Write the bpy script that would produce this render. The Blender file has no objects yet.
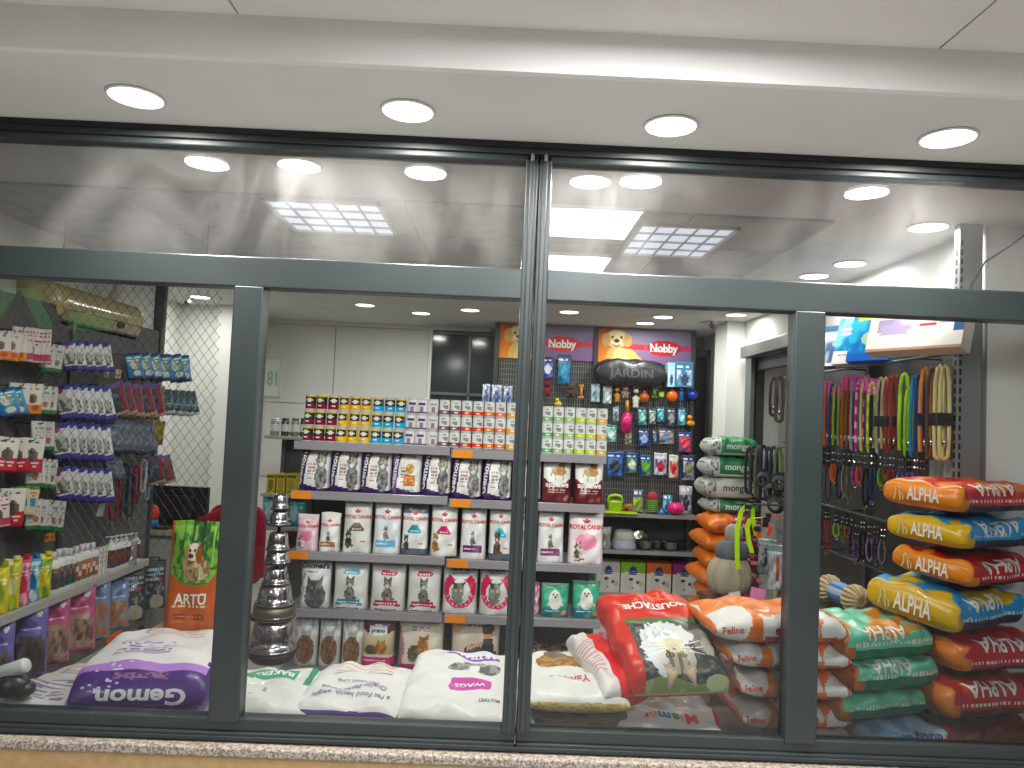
import bpy, math, random
import numpy as np
from mathutils import Vector, Matrix
from mathutils.bvhtree import BVHTree

random.seed(7)
COL = bpy.context.scene.collection
PI = math.pi
# ---------------------------------------------------------------- colour
_lc = {}
def lin(h):
    if not isinstance(h, str):
        return h
    if h not in _lc:
        o = []
        for i in (0, 2, 4):
            c = int(h[i:i+2], 16) / 255.0
            o.append(c / 12.92 if c <= 0.04045 else ((c + 0.055) / 1.055) ** 2.4)
        _lc[h] = tuple(o)
    return _lc[h]

# ---------------------------------------------------------------- camera maths
F, EYE, DIST = 740.0, 1.65, 2.5
def _rz(a): c, s = math.cos(a), math.sin(a); return np.array([[c, -s, 0], [s, c, 0], [0, 0, 1]])
def _rx(a): c, s = math.cos(a), math.sin(a); return np.array([[1, 0, 0], [0, c, -s], [0, s, c]])
RC = _rz(math.radians(-0.7)) @ _rx(math.radians(92.75)) @ _rz(math.radians(2.45))
CP = np.array([0.0, -DIST, EYE])
def at(px, py, X=None, Y=None, Z=None):
    d = RC @ np.array([(px - 512) / F, -(py - 384) / F, -1.0])
    t = (X - CP[0]) / d[0] if X is not None else (Y - CP[1]) / d[1] if Y is not None else (Z - CP[2]) / d[2]
    return CP + d * t

# ---------------------------------------------------------------- materials
MATS = {}
def _nt(name):
    m = bpy.data.materials.new(name); m.use_nodes = True
    nt = m.node_tree
    return m, nt, nt.nodes['Principled BSDF']
def M(kind):
    """Materials whose colour comes from the mesh's own face colours."""
    if kind in MATS: return MATS[kind]
    m, nt, b = _nt(kind)
    at_ = nt.nodes.new('ShaderNodeAttribute'); at_.attribute_name = 'Col'
    hs = nt.nodes.new('ShaderNodeHueSaturation'); hs.inputs['Saturation'].default_value = 1.14 if kind in ('film', 'paper', 'card', 'gloss', 'fabric', 'plastic') else 1.0
    nt.links.new(at_.outputs['Color'], hs.inputs['Color']); nt.links.new(hs.outputs['Color'], b.inputs['Base Color'])
    r, metal, coat, bump = {'film': (.40, 0, .08, .25), 'paper': (.6, 0, 0, .05), 'card': (.42, 0, .1, 0), 'plastic': (.35, 0, .1, 0),
                  'matte': (.8, 0, 0, .1), 'chrome': (.16, 1, 0, 0), 'steel': (.4, .85, 0, 0), 'rubber': (.6, 0, 0, 0),
                  'fabric': (.9, 0, 0, .3), 'powder': (.45, .2, 0, 0), 'gloss': (.18, 0, .4, 0)}[kind]
    b.inputs['Roughness'].default_value = r
    b.inputs['Metallic'].default_value = metal
    b.inputs['Coat Weight'].default_value = coat
    if bump:
        tc = nt.nodes.new('ShaderNodeTexCoord'); no = nt.nodes.new('ShaderNodeTexNoise'); bp = nt.nodes.new('ShaderNodeBump')
        no.inputs['Scale'].default_value = {'film': 22, 'paper': 60, 'matte': 80, 'fabric': 160}[kind]
        no.inputs['Detail'].default_value = 3
        bp.inputs['Strength'].default_value = bump; bp.inputs['Distance'].default_value = .02
        nt.links.new(tc.outputs['Object'], no.inputs['Vector']); nt.links.new(no.outputs['Fac'], bp.inputs['Height'])
        nt.links.new(bp.outputs['Normal'], b.inputs['Normal'])
    MATS[kind] = m
    return m
def surf_mat(name, c1, c2=None, scale=6, rough=.7, bump=0, metal=0, detail=4, lo=.35, hi=.65):
    if name in MATS: return MATS[name]
    m, nt, b = _nt(name)
    b.inputs['Roughness'].default_value = rough; b.inputs['Metallic'].default_value = metal
    if c2 is None:
        b.inputs['Base Color'].default_value = (*lin(c1), 1)
    tc = nt.nodes.new('ShaderNodeTexCoord'); no = nt.nodes.new('ShaderNodeTexNoise')
    no.inputs['Scale'].default_value = scale; no.inputs['Detail'].default_value = detail
    nt.links.new(tc.outputs['Object'], no.inputs['Vector'])
    if c2 is not None:
        cr = nt.nodes.new('ShaderNodeValToRGB')
        cr.color_ramp.elements[0].position = lo; cr.color_ramp.elements[1].position = hi
        cr.color_ramp.elements[0].color = (*lin(c1), 1); cr.color_ramp.elements[1].color = (*lin(c2), 1)
        nt.links.new(no.outputs['Fac'], cr.inputs['Fac']); nt.links.new(cr.outputs['Color'], b.inputs['Base Color'])
    if bump:
        bp = nt.nodes.new('ShaderNodeBump'); bp.inputs['Strength'].default_value = bump; bp.inputs['Distance'].default_value = .01
        nt.links.new(no.outputs['Fac'], bp.inputs['Height']); nt.links.new(bp.outputs['Normal'], b.inputs['Normal'])
    MATS[name] = m
    return m
def emit_mat(name, c, s):
    if name in MATS: return MATS[name]
    m = bpy.data.materials.new(name); m.use_nodes = True; nt = m.node_tree; nt.nodes.clear()
    o = nt.nodes.new('ShaderNodeOutputMaterial'); e = nt.nodes.new('ShaderNodeEmission')
    e.inputs['Color'].default_value = (*lin(c), 1); e.inputs['Strength'].default_value = s
    nt.links.new(e.outputs[0], o.inputs[0]); MATS[name] = m
    return m
def glass_mat(name, haze, tint='f4faf8', haze_scale=2.2, refl=1.0):
    """Thin shop-window glass: clear, mirrors by Fresnel, with wiped dust smears that scatter a little light."""
    m = bpy.data.materials.new(name); m.use_nodes = True; nt = m.node_tree; nt.nodes.clear()
    N = nt.nodes.new; Lk = nt.links.new
    o = N('ShaderNodeOutputMaterial'); tr = N('ShaderNodeBsdfTransparent'); gl = N('ShaderNodeBsdfGlossy'); fr = N('ShaderNodeFresnel')
    mx = N('ShaderNodeMixShader'); tr.inputs[0].default_value = (*lin(tint), 1); gl.inputs['Roughness'].default_value = 0.0
    fr.inputs[0].default_value = 1.5
    mu = N('ShaderNodeMath'); mu.operation = 'MULTIPLY'; mu.inputs[1].default_value = refl
    Lk(fr.outputs[0], mu.inputs[0]); Lk(mu.outputs[0], mx.inputs[0]); Lk(tr.outputs[0], mx.inputs[1]); Lk(gl.outputs[0], mx.inputs[2])
    tc = N('ShaderNodeTexCoord'); mp = N('ShaderNodeMapping'); mp.inputs['Scale'].default_value = (1, 1, .55)
    no = N('ShaderNodeTexNoise'); no.inputs['Scale'].default_value = haze_scale; no.inputs['Detail'].default_value = 6; no.inputs['Distortion'].default_value = .8
    rg = N('ShaderNodeMapRange'); rg.inputs[1].default_value = .42; rg.inputs[2].default_value = .78; rg.inputs[3].default_value = haze * .15; rg.inputs[4].default_value = haze
    tl = N('ShaderNodeBsdfTranslucent'); df = N('ShaderNodeBsdfDiffuse'); m2 = N('ShaderNodeMixShader'); m3 = N('ShaderNodeMixShader')
    m2.inputs[0].default_value = .5
    Lk(tc.outputs['Object'], mp.inputs[0]); Lk(mp.outputs[0], no.inputs['Vector']); Lk(no.outputs['Fac'], rg.inputs[0])
    Lk(tl.outputs[0], m2.inputs[1]); Lk(df.outputs[0], m2.inputs[2])
    Lk(rg.outputs[0], m3.inputs[0]); Lk(mx.outputs[0], m3.inputs[1]); Lk(m2.outputs[0], m3.inputs[2]); Lk(m3.outputs[0], o.inputs[0])
    return m
def clear_mat(name, tint, gloss=.1, body=None, amount=.0):
    if name in MATS: return MATS[name]
    m = bpy.data.materials.new(name); m.use_nodes = True; nt = m.node_tree; nt.nodes.clear()
    N = nt.nodes.new; Lk = nt.links.new
    o = N('ShaderNodeOutputMaterial'); tr = N('ShaderNodeBsdfTransparent'); gl = N('ShaderNodeBsdfGlossy'); mx = N('ShaderNodeMixShader')
    tr.inputs[0].default_value = (*lin(tint), 1); gl.inputs['Roughness'].default_value = .15
    mx.inputs[0].default_value = gloss
    Lk(tr.outputs[0], mx.inputs[1]); Lk(gl.outputs[0], mx.inputs[2])
    if body:
        df = N('ShaderNodeBsdfDiffuse'); df.inputs[0].default_value = (*lin(body), 1); m3 = N('ShaderNodeMixShader'); m3.inputs[0].default_value = amount
        Lk(mx.outputs[0], m3.inputs[1]); Lk(df.outputs[0], m3.inputs[2]); Lk(m3.outputs[0], o.inputs[0])
    else: Lk(mx.outputs[0], o.inputs[0])
    MATS[name] = m
    return m

# ---------------------------------------------------------------- mesh collector
class MB:
    def __init__(s): s.V = []; s.F = []; s.K = []
    def add(s, vs, fs, col):
        n = len(s.V); s.V.extend(tuple(float(q) for q in v) for v in vs)
        single = isinstance(col, str) or (len(col) == 3 and not hasattr(col[0], '__len__') and not isinstance(col[0], str))
        for i, f in enumerate(fs):
            s.F.append(tuple(n + k for k in f)); s.K.append(lin(col) if single else lin(col[i]))
        return s
    def box(s, a, b, col, M4=None):
        x0, y0, z0 = a; x1, y1, z1 = b
        vs = [(x, y, z) for x in (x0, x1) for y in (y0, y1) for z in (z0, z1)]
        if M4 is not None: vs = [tuple(M4 @ Vector(v)) for v in vs]
        return s.add(vs, [(0, 1, 3, 2), (4, 6, 7, 5), (0, 4, 5, 1), (2, 3, 7, 6), (0, 2, 6, 4), (1, 5, 7, 3)], col)
    def tube(s, pts, r, n=8, col='808080', closed=False, rs=None):
        P = [Vector(p) for p in pts]; m = len(P); vs = []; up0 = None
        for i, p in enumerate(P):
            a = P[(i - 1) % m] if (closed or i > 0) else p; b = P[(i + 1) % m] if (closed or i < m - 1) else p
            t = (b - a).normalized()
            if up0 is None: up0 = Vector((0, 0, 1)) if abs(t.z) < .9 else Vector((1, 0, 0))
            e1 = (up0 - t * up0.dot(t))
            if e1.length < 1e-5: e1 = t.orthogonal()
            e1.normalize(); up0 = e1; e2 = t.cross(e1); rr = rs[i] if rs else r
            for k in range(n):
                q = 2 * PI * k / n; vs.append(p + (e1 * math.cos(q) + e2 * math.sin(q)) * rr)
        fs = []
        for i in range(m if closed else m - 1):
            for k in range(n):
                fs.append((i * n + k, i * n + (k + 1) % n, ((i + 1) % m) * n + (k + 1) % n, ((i + 1) % m) * n + k))
        if not closed: fs += [tuple(range(n))[::-1], tuple((m - 1) * n + k for k in range(n))]
        return s.add(vs, fs, col)
    def ribbon(s, pts, w, t, side, col):
        """A flat strap: pts is its centre line, side the direction of its width."""
        sd = Vector(side).normalized(); P = [Vector(p) for p in pts]; vs = []
        for i, p in enumerate(P):
            tg = (P[min(i + 1, len(P) - 1)] - P[max(i - 1, 0)]).normalized(); nn = tg.cross(sd).normalized()
            for a, b in ((-1, -1), (1, -1), (1, 1), (-1, 1)): vs.append(p + sd * (a * w / 2) + nn * (b * t / 2))
        fs = []
        for i in range(len(P) - 1):
            for k in range(4): fs.append((i * 4 + k, i * 4 + (k + 1) % 4, i * 4 + 4 + (k + 1) % 4, i * 4 + 4 + k))
        fs += [(3, 2, 1, 0), tuple((len(P) - 1) * 4 + k for k in range(4))]
        if not isinstance(col, str) and len(col) != len(fs):
            col = [col[min(i // 4, len(col) - 1)] for i in range(len(fs))]
        return s.add(vs, fs, col)
    def lathe(s, prof, n=20, col='808080', c=(0, 0, 0), M4=None, paint=None, cap=True):
        vs = []; fs = []; ks = []
        for (r, z) in prof:
            for k in range(n):
                q = 2 * PI * k / n; v = Vector((c[0] + r * math.sin(q), c[1] - r * math.cos(q), c[2] + z)); vs.append(M4 @ v if M4 is not None else v)
        for i in range(len(prof) - 1):
            for k in range(n):
                fs.append((i * n + k, i * n + (k + 1) % n, (i + 1) * n + (k + 1) % n, (i + 1) * n + k))
                ks.append(paint(((k + .5) / n + .5) % 1, (prof[i][1] + prof[i + 1][1]) / 2, i) if paint else (col[i] if isinstance(col, list) else col))
        if cap:
            fs += [tuple(range(n))[::-1], tuple((len(prof) - 1) * n + k for k in range(n))]; ks += [ks[0], ks[-1]]
        return s.add(vs, fs, ks)
    def sphere(s, c, r, n=14, m=9, col='808080', sc=(1, 1, 1), M4=None):
        prof = [(max(1e-4, r * math.sin(PI * i / m)), -r * math.cos(PI * i / m)) for i in range(m + 1)]
        vs = []; fs = []
        for (rr, z) in prof:
            for k in range(n):
                v = Vector((rr * math.sin(2 * PI * k / n) * sc[0], -rr * math.cos(2 * PI * k / n) * sc[1], z * sc[2]))
                if M4 is not None: v = M4 @ v
                vs.append(v + Vector(c))
        for i in range(m):
            for k in range(n): fs.append((i * n + k, i * n + (k + 1) % n, (i + 1) * n + (k + 1) % n, (i + 1) * n + k))
        return s.add(vs, fs, col)
    def prism(s, poly, d, O, U, W, col):
        """Outline (2-D points) in the plane O + a*U + b*W, with thickness d along U x W."""
        U = Vector(U); W = Vector(W); nn = U.cross(W).normalized(); O = Vector(O); n = len(poly)
        vs = [O + U * a + W * b for a, b in poly] + [O + U * a + W * b + nn * d for a, b in poly]
        return s.add(vs, [tuple(range(n))[::-1], tuple(range(n, 2 * n))] + [(i, (i + 1) % n, n + (i + 1) % n, n + i) for i in range(n)], col)
    def build(s, name, mat, parent=None, smooth=False, bev=0, loc=None, rot=None):
        me = bpy.data.meshes.new(name); me.from_pydata(s.V, [], s.F)
        a = me.color_attributes.new('Col', 'FLOAT_COLOR', 'CORNER')
        cnt = [len(f) for f in s.F]
        k = np.repeat(np.array([(*c[:3], 1.0) for c in s.K], dtype=np.float32), cnt, axis=0)
        a.data.foreach_set('color', k.ravel())
        if smooth: me.polygons.foreach_set('use_smooth', [True] * len(s.F))
        me.materials.append(M(mat) if isinstance(mat, str) else mat)
        me.update()
        o = bpy.data.objects.new(name, me); COL.objects.link(o)
        if parent is not None: o.parent = parent
        if loc is not None: o.location = loc
        if rot is not None: o.rotation_euler = rot
        if bev:
            b = o.modifiers.new('b', 'BEVEL'); b.width = bev; b.segments = 2; b.limit_method = 'ANGLE'; b.angle_limit = .6
        return o

# ---------------------------------------------------------------- objects
def tag(o, label, cat, group=None, kind=None):
    if label: o['label'] = label
    if cat: o['category'] = cat
    if group: o['group'] = group
    if kind: o['kind'] = kind
    return o
def thing(name, label, cat, loc=(0, 0, 0), rot=(0, 0, 0), group=None):
    o = bpy.data.objects.new(name, None); COL.objects.link(o); o.empty_display_size = .05
    o.location = loc; o.rotation_euler = rot
    return tag(o, label, cat, group)
def dup(root, loc=None, rot=None, label=None, group=None, scale=None):
    r = root.copy(); COL.objects.link(r)
    if loc is not None: r.location = loc
    if rot is not None: r.rotation_euler = rot
    if scale is not None: r.scale = scale
    if label: r['label'] = label
    if group: r['group'] = group
    for ch in KIDS(root):
        c = ch.copy(); COL.objects.link(c); c.parent = r
        for g in KIDS(ch):
            d = g.copy(); COL.objects.link(d); d.parent = c
    return r
def KIDS(o): return [c for c in COL.objects if c.parent == o] if False else list(o.children)
def struct(name, mb, mat, bev=0, smooth=False):
    o = mb.build(name, mat, bev=bev, smooth=smooth); o['kind'] = 'structure'; return o
ORD = ['first', 'second', 'third', 'fourth', 'fifth', 'sixth', 'seventh', 'eighth', 'ninth', 'tenth', 'eleventh', 'twelfth', 'thirteenth', 'fourteenth', 'fifteenth', 'sixteenth', 'seventeenth', 'eighteenth', 'nineteenth', 'twentieth']

# ---------------------------------------------------------------- writing
_tx = {}
def text2d(sx, bold=.012, shear=0.0, space=1.0):
    """Outline letters as flat triangles: verts (height of capitals about 0.7), tris, width."""
    key = (sx, bold, shear, space)
    if key in _tx: return _tx[key]
    cu = bpy.data.curves.new('t', 'FONT'); cu.body = sx; cu.offset = bold; cu.shear = shear; cu.space_character = space; cu.resolution_u = 3
    cu.fill_mode = 'FRONT'
    o = bpy.data.objects.new('t', cu); COL.objects.link(o)
    dg = bpy.context.evaluated_depsgraph_get(); ev = o.evaluated_get(dg); me = ev.to_mesh()
    V = np.array([v.co[:2] for v in me.vertices]) if len(me.vertices) else np.zeros((0, 2))
    me.calc_loop_triangles(); T = [tuple(t.vertices) for t in me.loop_triangles]
    ev.to_mesh_clear(); bpy.data.objects.remove(o); bpy.data.curves.remove(cu)
    if len(V):
        mn = V.min(0); mx = V.max(0); V = V - np.array([(mn[0] + mx[0]) / 2, .35]); w = mx[0] - mn[0]
    else: w = 1
    _tx[key] = (V, T, w); return _tx[key]
def bvh(mb): return BVHTree.FromPolygons([Vector(v) for v in mb.V], mb.F)
def write(out, tree, sx, o, right, up, col, width=None, size=None, bold=.012, shear=0, eps=.0022, stretch=1.0, depth=.4, arc=0, edge=.022):
    """Lay letters onto a surface: they are dropped along -(right x up) from the plane at o."""
    V, T, w = text2d(sx, bold, shear)
    k = width / w if width else size / .7
    if tree is not None:      # cut long strokes so that they follow the curve
        V = [tuple(p) for p in V]; lim = edge / k
        for _ in range(4):
            mid = {}; T2 = []; more = False
            def mp(i, j):
                q = (min(i, j), max(i, j))
                if q not in mid: V.append(((V[i][0] + V[j][0]) / 2, (V[i][1] + V[j][1]) / 2)); mid[q] = len(V) - 1
                return mid[q]
            def lg(i, j): return (V[i][0] - V[j][0]) ** 2 + (V[i][1] - V[j][1]) ** 2
            for t in T:
                e = [lg(t[0], t[1]), lg(t[1], t[2]), lg(t[2], t[0])]; m_ = max(e)
                if m_ <= lim * lim: T2.append(t); continue
                more = True; i = e.index(m_); a, b, c_ = t[i], t[(i + 1) % 3], t[(i + 2) % 3]; q = mp(a, b); T2 += [(a, q, c_), (q, b, c_)]
            T = T2
            if not more: break
    R = Vector(right).normalized(); U = Vector(up).normalized(); n = R.cross(U).normalized(); O = Vector(o)
    P = []; ok = []
    for (x, y) in V:
        yy = y * k * stretch + arc * ((x * k) ** 2)
        p = O + R * (x * k) + U * yy
        if tree is None: P.append(p + n * eps); ok.append(True); continue
        h = tree.ray_cast(p + n * depth, -n, depth * 2)
        if h[0] is None: P.append(p); ok.append(False)
        else:
            nn = h[1] if h[1].dot(n) > 0 else -h[1]
            P.append(h[0] + nn * eps); ok.append(True)
    fs = [t for t in T if all(ok[i] for i in t)]
    out.add(P, fs, col)
    return out

# ---------------------------------------------------------------- printed designs
def inpoly(u, v, pl):
    r = np.zeros(u.shape, bool); n = len(pl)
    for i in range(n):
        x0, y0 = pl[i]; x1, y1 = pl[(i + 1) % n]
        if y0 == y1: continue
        c = ((y0 > v) != (y1 > v)) & (u < (x1 - x0) * (v - y0) / (y1 - y0) + x0); r ^= c
    return r
def vnoise(u, v, sc, seed=0):
    x = u * sc; y = v * sc; xi = np.floor(x).astype(int); yi = np.floor(y).astype(int); fx = x - xi; fy = y - yi
    fx = fx * fx * (3 - 2 * fx); fy = fy * fy * (3 - 2 * fy)
    def h(a, b):
        q = np.sin(a * 127.1 + b * 311.7 + seed * 74.7) * 43758.5453; return q - np.floor(q)
    return (h(xi, yi) * (1 - fx) + h(xi + 1, yi) * fx) * (1 - fy) + (h(xi, yi + 1) * (1 - fx) + h(xi + 1, yi + 1) * fx) * fy
def paint(ops, u, v):
    c = np.zeros((len(u), 3)); c[:] = .8
    for op in ops:
        k = op[0]
        if k == 'bg': c[:] = lin(op[1])
        elif k == 'r': m = (u >= op[1]) & (u <= op[3]) & (v >= op[2]) & (v <= op[4]); c[m] = lin(op[5])
        elif k == 'e': m = ((u - op[1]) / op[3]) ** 2 + ((v - op[2]) / op[4]) ** 2 <= 1; c[m] = lin(op[5])
        elif k == 'p': c[inpoly(u, v, op[1])] = lin(op[2])
        elif k == 't':      # rows of small print
            _, u0, v0, u1, v1, rows, col = op[:7]; m = (u >= u0) & (u <= u1) & (v >= v0) & (v <= v1)
            rr = (v - v0) / max(1e-6, v1 - v0) * rows; line = (rr % 1 > .3) & (rr % 1 < .8)
            word = vnoise(u, np.floor(rr) * .37, 30, 3) > .3; c[m & line & word] = lin(col)
        elif k == 'n':      # mottled picture area
            _, u0, v0, u1, v1, sc, c1, c2 = op[:8]; th = op[8] if len(op) > 8 else .5
            m = (u >= u0) & (u <= u1) & (v >= v0) & (v <= v1)
            q = np.clip((vnoise(u, v, sc, 1) * .65 + vnoise(u, v, sc * 2.3, 5) * .35 - th) * 4 + .5, 0, 1)[m][:, None]
            c[m] = np.array(lin(c1)) * (1 - q) + np.array(lin(c2)) * q
        elif k == 'ne':     # mottled ellipse
            _, cu, cv, ru, rv, sc, c1, c2 = op[:8]; m = ((u - cu) / ru) ** 2 + ((v - cv) / rv) ** 2 <= 1
            q = np.clip((vnoise(u, v, sc, 2) * .65 + vnoise(u, v, sc * 2.3, 6) * .35 - .5) * 4 + .5, 0, 1)[m][:, None]
            c[m] = np.array(lin(c1)) * (1 - q) + np.array(lin(c2)) * q
        elif k == 'g':      # printed fade from bottom colour to top colour
            _, u0, v0, u1, v1, c1, c2 = op[:7]; m = (u >= u0) & (u <= u1) & (v >= v0) & (v <= v1)
            q = ((v - v0) / (v1 - v0))[m][:, None]; c[m] = np.array(lin(c1)) * (1 - q) + np.array(lin(c2)) * q
    return c
def cat(cu, cv, s, c='6d6a66', c2='3c3a38', asp=1.4, face='c9c4bc', sit=True):
    """A small printed sitting cat, s = its height in v."""
    a = s * asp
    o = []
    if sit:
        o += [('ne', cu, cv + s * .26, a * .24, s * .3, 30, c, c2), ('e', cu + a * .24, cv + s * .1, a * .13, s * .05, c2)]
    o += [('p', [(cu - a * .17, cv + s * .7), (cu - a * .15, cv + s * 1.0), (cu - a * .02, cv + s * .84)], c2),
          ('p', [(cu + a * .17, cv + s * .7), (cu + a * .15, cv + s * 1.0), (cu + a * .02, cv + s * .84)], c2),
          ('ne', cu, cv + s * .7, a * .19, s * .19, 40, c, c2), ('e', cu, cv + s * .62, a * .09, s * .07, face),
          ('e', cu - a * .08, cv + s * .73, a * .03, s * .025, '1d2420'), ('e', cu + a * .08, cv + s * .73, a * .03, s * .025, '1d2420')]
    return o

# ---------------------------------------------------------------- bags
def standing_bag(w, h, t, ops, back='d8d6d4', side=None, nu=26, nv=38, seal=.05, seed=0, lean=0.0, topw=1.0, wr=1.0, botw=1.0):
    """A filled bag standing on its base: flat foot, bulging front, flat welded top. Front faces -Y."""
    rnd = random.Random(seed); ph = [rnd.uniform(0, 6.28) for _ in range(6)]
    nb = 8; vs = []; fs = []
    vv = np.linspace(0, 1, nv + 1)
    for v in vv:
        k = min(1, v / (1 - seal)); T = t / 2 * (max(0, 1 - k ** 2.6)) ** .6 + .0022
        if v < .04: T *= .93 + v
        pw = 7 - 4.5 * min(1, k * 1.4)
        W = w * (1 - .035 * math.sin(PI * min(1, k))) * (botw + (topw - botw) * k)
        ring = []
        for i in range(nu + 1):
            u = i / nu; b = max(0, 1 - abs(2 * u - 1) ** pw) ** .55
            wrk = wr * .0032 * (math.sin(9 * u + 7 * v + ph[0]) + math.sin(17 * v - 8 * u + ph[1]) + .7 * math.sin(23 * u * (1 - v) + ph[2])) * min(1, T / .02)
            ring.append((W * (u - .5), -(T * b) + wrk * b + lean * v * h, h * v + .004 * math.sin(5 * u + ph[3]) * (v > .9)))
        for i in range(nb - 1):
            u = 1 - (i + 1) / nb; b = max(0, 1 - abs(2 * u - 1) ** pw) ** .55
            ring.append((W * (u - .5), T * b + lean * v * h, h * v))
        vs += ring
    n = nu + nb
    uf = []; idx = []
    for j in range(nv):
        for i in range(n):
            fs.append((j * n + i, j * n + (i + 1) % n, (j + 1) * n + (i + 1) % n, (j + 1) * n + i))
            if i < nu: uf.append(((i + .5) / nu, (j + .5) / nv)); idx.append(len(fs) - 1)
    fs += [tuple(range(n))[::-1], tuple(nv * n + k for k in range(n))]
    cols = [lin(back)] * len(fs)
    uf = np.array(uf); cc = paint(ops, uf[:, 0], uf[:, 1])
    for q, i in enumerate(idx): cols[i] = tuple(cc[q])
    m = MB(); m.add(vs, fs, cols); return m

def lying_bag(W, L, H, paintf, ns=44, nr=40, seed=0, pe=6.0, pc=2.6, end=.02, flat=.62, bend=0.0, wr=1.0, sealz=.5):
    """A filled bag lying flat: length along +Y from 0 to L, width along X, resting on z=0.
    paintf(x, y, z, nx, ny, nz) gets arrays: x in -.5..5, y in 0..1, z in 0..1 and the face normal."""
    rnd = random.Random(seed); ph = [rnd.uniform(0, 6.28) for _ in range(8)]
    ss = [(1 - math.cos(PI * i / ns)) / 2 * .55 + .45 * i / ns for i in range(ns + 1)]
    # outline points spread evenly along the rounded cross-section
    qd = np.linspace(0, 2 * PI, 4001); xd = np.sign(np.cos(qd)) * np.abs(np.cos(qd)) ** (2 / (pc + 1.2)); zd = np.sign(np.sin(qd)) * np.abs(np.sin(qd)) ** (2 / pc)
    al = np.concatenate([[0], np.cumsum(np.hypot(np.diff(xd) * W, np.diff(zd) * H))]); tq = np.linspace(0, al[-1], nr + 1)[:-1]
    RXZ = list(zip(np.interp(tq, al, xd), np.interp(tq, al, zd)))
    vs = []
    for s_ in ss:
        e = max(0, 1 - abs(2 * s_ - 1) ** pe) ** .5
        hh = max(end, e); ww = .93 + .07 * e
        for k in range(nr):
            x, z = RXZ[k]; cx = x
            wk = wr * .0045 * (math.sin(8 * x + 11 * s_ + ph[0]) + math.sin(19 * s_ - 4 * x + ph[1]) + .8 * math.sin(13 * x * s_ + ph[2]) + .6 * math.sin(31 * s_ + 5 * x + ph[3])) * e
            tp = H * (sealz + (1 - sealz) * hh); bt = H * sealz * (1 - hh)
            zz = (tp + bt) / 2 + (tp - bt) / 2 * z + wk * (1 if z > 0 else 0)
            vs.append((W / 2 * x * ww + wk * .6 * abs(cx), L * s_ + .35 * wk, max(0.0, zz) - bend * (2 * s_ - 1) ** 2 * 0))
    fs = []
    for j in range(ns):
        for k in range(nr): fs.append((j * nr + k, j * nr + (k + 1) % nr, (j + 1) * nr + (k + 1) % nr, (j + 1) * nr + k))
    fs = [f[::-1] for f in fs]
    fs += [tuple(range(nr)), tuple(ns * nr + k for k in range(nr))[::-1]]
    A = np.array(vs); ctr = np.array([A[list(f)].mean(0) for f in fs])
    nrm = np.array([np.cross(A[f[1]] - A[f[0]], A[f[2]] - A[f[0]]) if len(f) > 3 else (0, 0, 1) for f in fs])
    nrm = np.array([np.cross(A[f[2]] - A[f[0]], A[f[3]] - A[f[1]]) for f in fs])
    nrm /= (np.linalg.norm(nrm, axis=1)[:, None] + 1e-12)
    c = paintf(ctr[:, 0] / W, ctr[:, 1] / L, ctr[:, 2] / H, nrm[:, 0], nrm[:, 1], nrm[:, 2])
    m = MB(); m.add(vs, fs, [tuple(q) for q in c]); return m
# ================================================================ camera, view
cam_d = bpy.data.cameras.new('camera'); cam = bpy.data.objects.new('camera', cam_d); COL.objects.link(cam)
cam_d.sensor_width = 36; cam_d.lens = F / 1024 * 36; cam_d.clip_start = .02
cam.matrix_world = Matrix.Translation(Vector(CP)) @ Matrix([list(r) for r in RC]).to_4x4()
sc = bpy.context.scene; sc.camera = cam
sc.view_settings.view_transform = 'Standard'; sc.view_settings.look = 'None'; sc.view_settings.gamma = 1; sc.view_settings.use_curve_mapping = False
sc.view_settings.exposure = 0.0
try:
    sc.cycles.use_denoising = True; sc.cycles.max_bounces = 10; sc.cycles.transparent_max_bounces = 24; sc.cycles.diffuse_bounces = 4
    sc.cycles.sample_clamp_indirect = 6; sc.cycles.caustics_reflective = False; sc.cycles.caustics_refractive = False
except Exception: pass
w = bpy.data.worlds.new('world'); sc.world = w; w.use_nodes = True
w.node_tree.nodes['Background'].inputs[0].default_value = (*lin('c8cdd2'), 1); w.node_tree.nodes['Background'].inputs[1].default_value = .05

ZC = 2.537           # shop ceiling
ZS = 2.585           # soffit over the window
XL, XR, YB = -2.85, 1.98, 4.80
# ================================================================ setting
wall_m = surf_mat('painted_plaster', 'dcdbd7', 'dfdedb', 2, .75, .02)
MBx = lambda *a: MB().box(*a)
m = MB().box((-3.4, .03, -.06), (2.6, 5.1, 0), 'b5b2ab')
o = m.build('floor', surf_mat('floor_tile', 'a09e99', 'a8a6a1', 3, .35, 0)); o['kind'] = 'structure'
# back wall in two steps, left wall with the thicker stretch that carries the cooler, right wall with its opening
struct('wall_back', MB().box((-2.42, YB, 0), (2.2, YB + .1, 2.7), 'dddcd8'), wall_m)
struct('wall_left_end', MB().box((-2.95, 4.0, 0), (-2.42, 4.9, 2.7), 'dddcd8'), wall_m)
struct('wall_left', MB().box((-2.95, 2.6, 0), (-2.85, 4.1, 2.7), 'dddcd8').box((-2.95, .03, 0), (-2.42, 2.6, 2.7), 'dddcd8'), wall_m)
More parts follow.
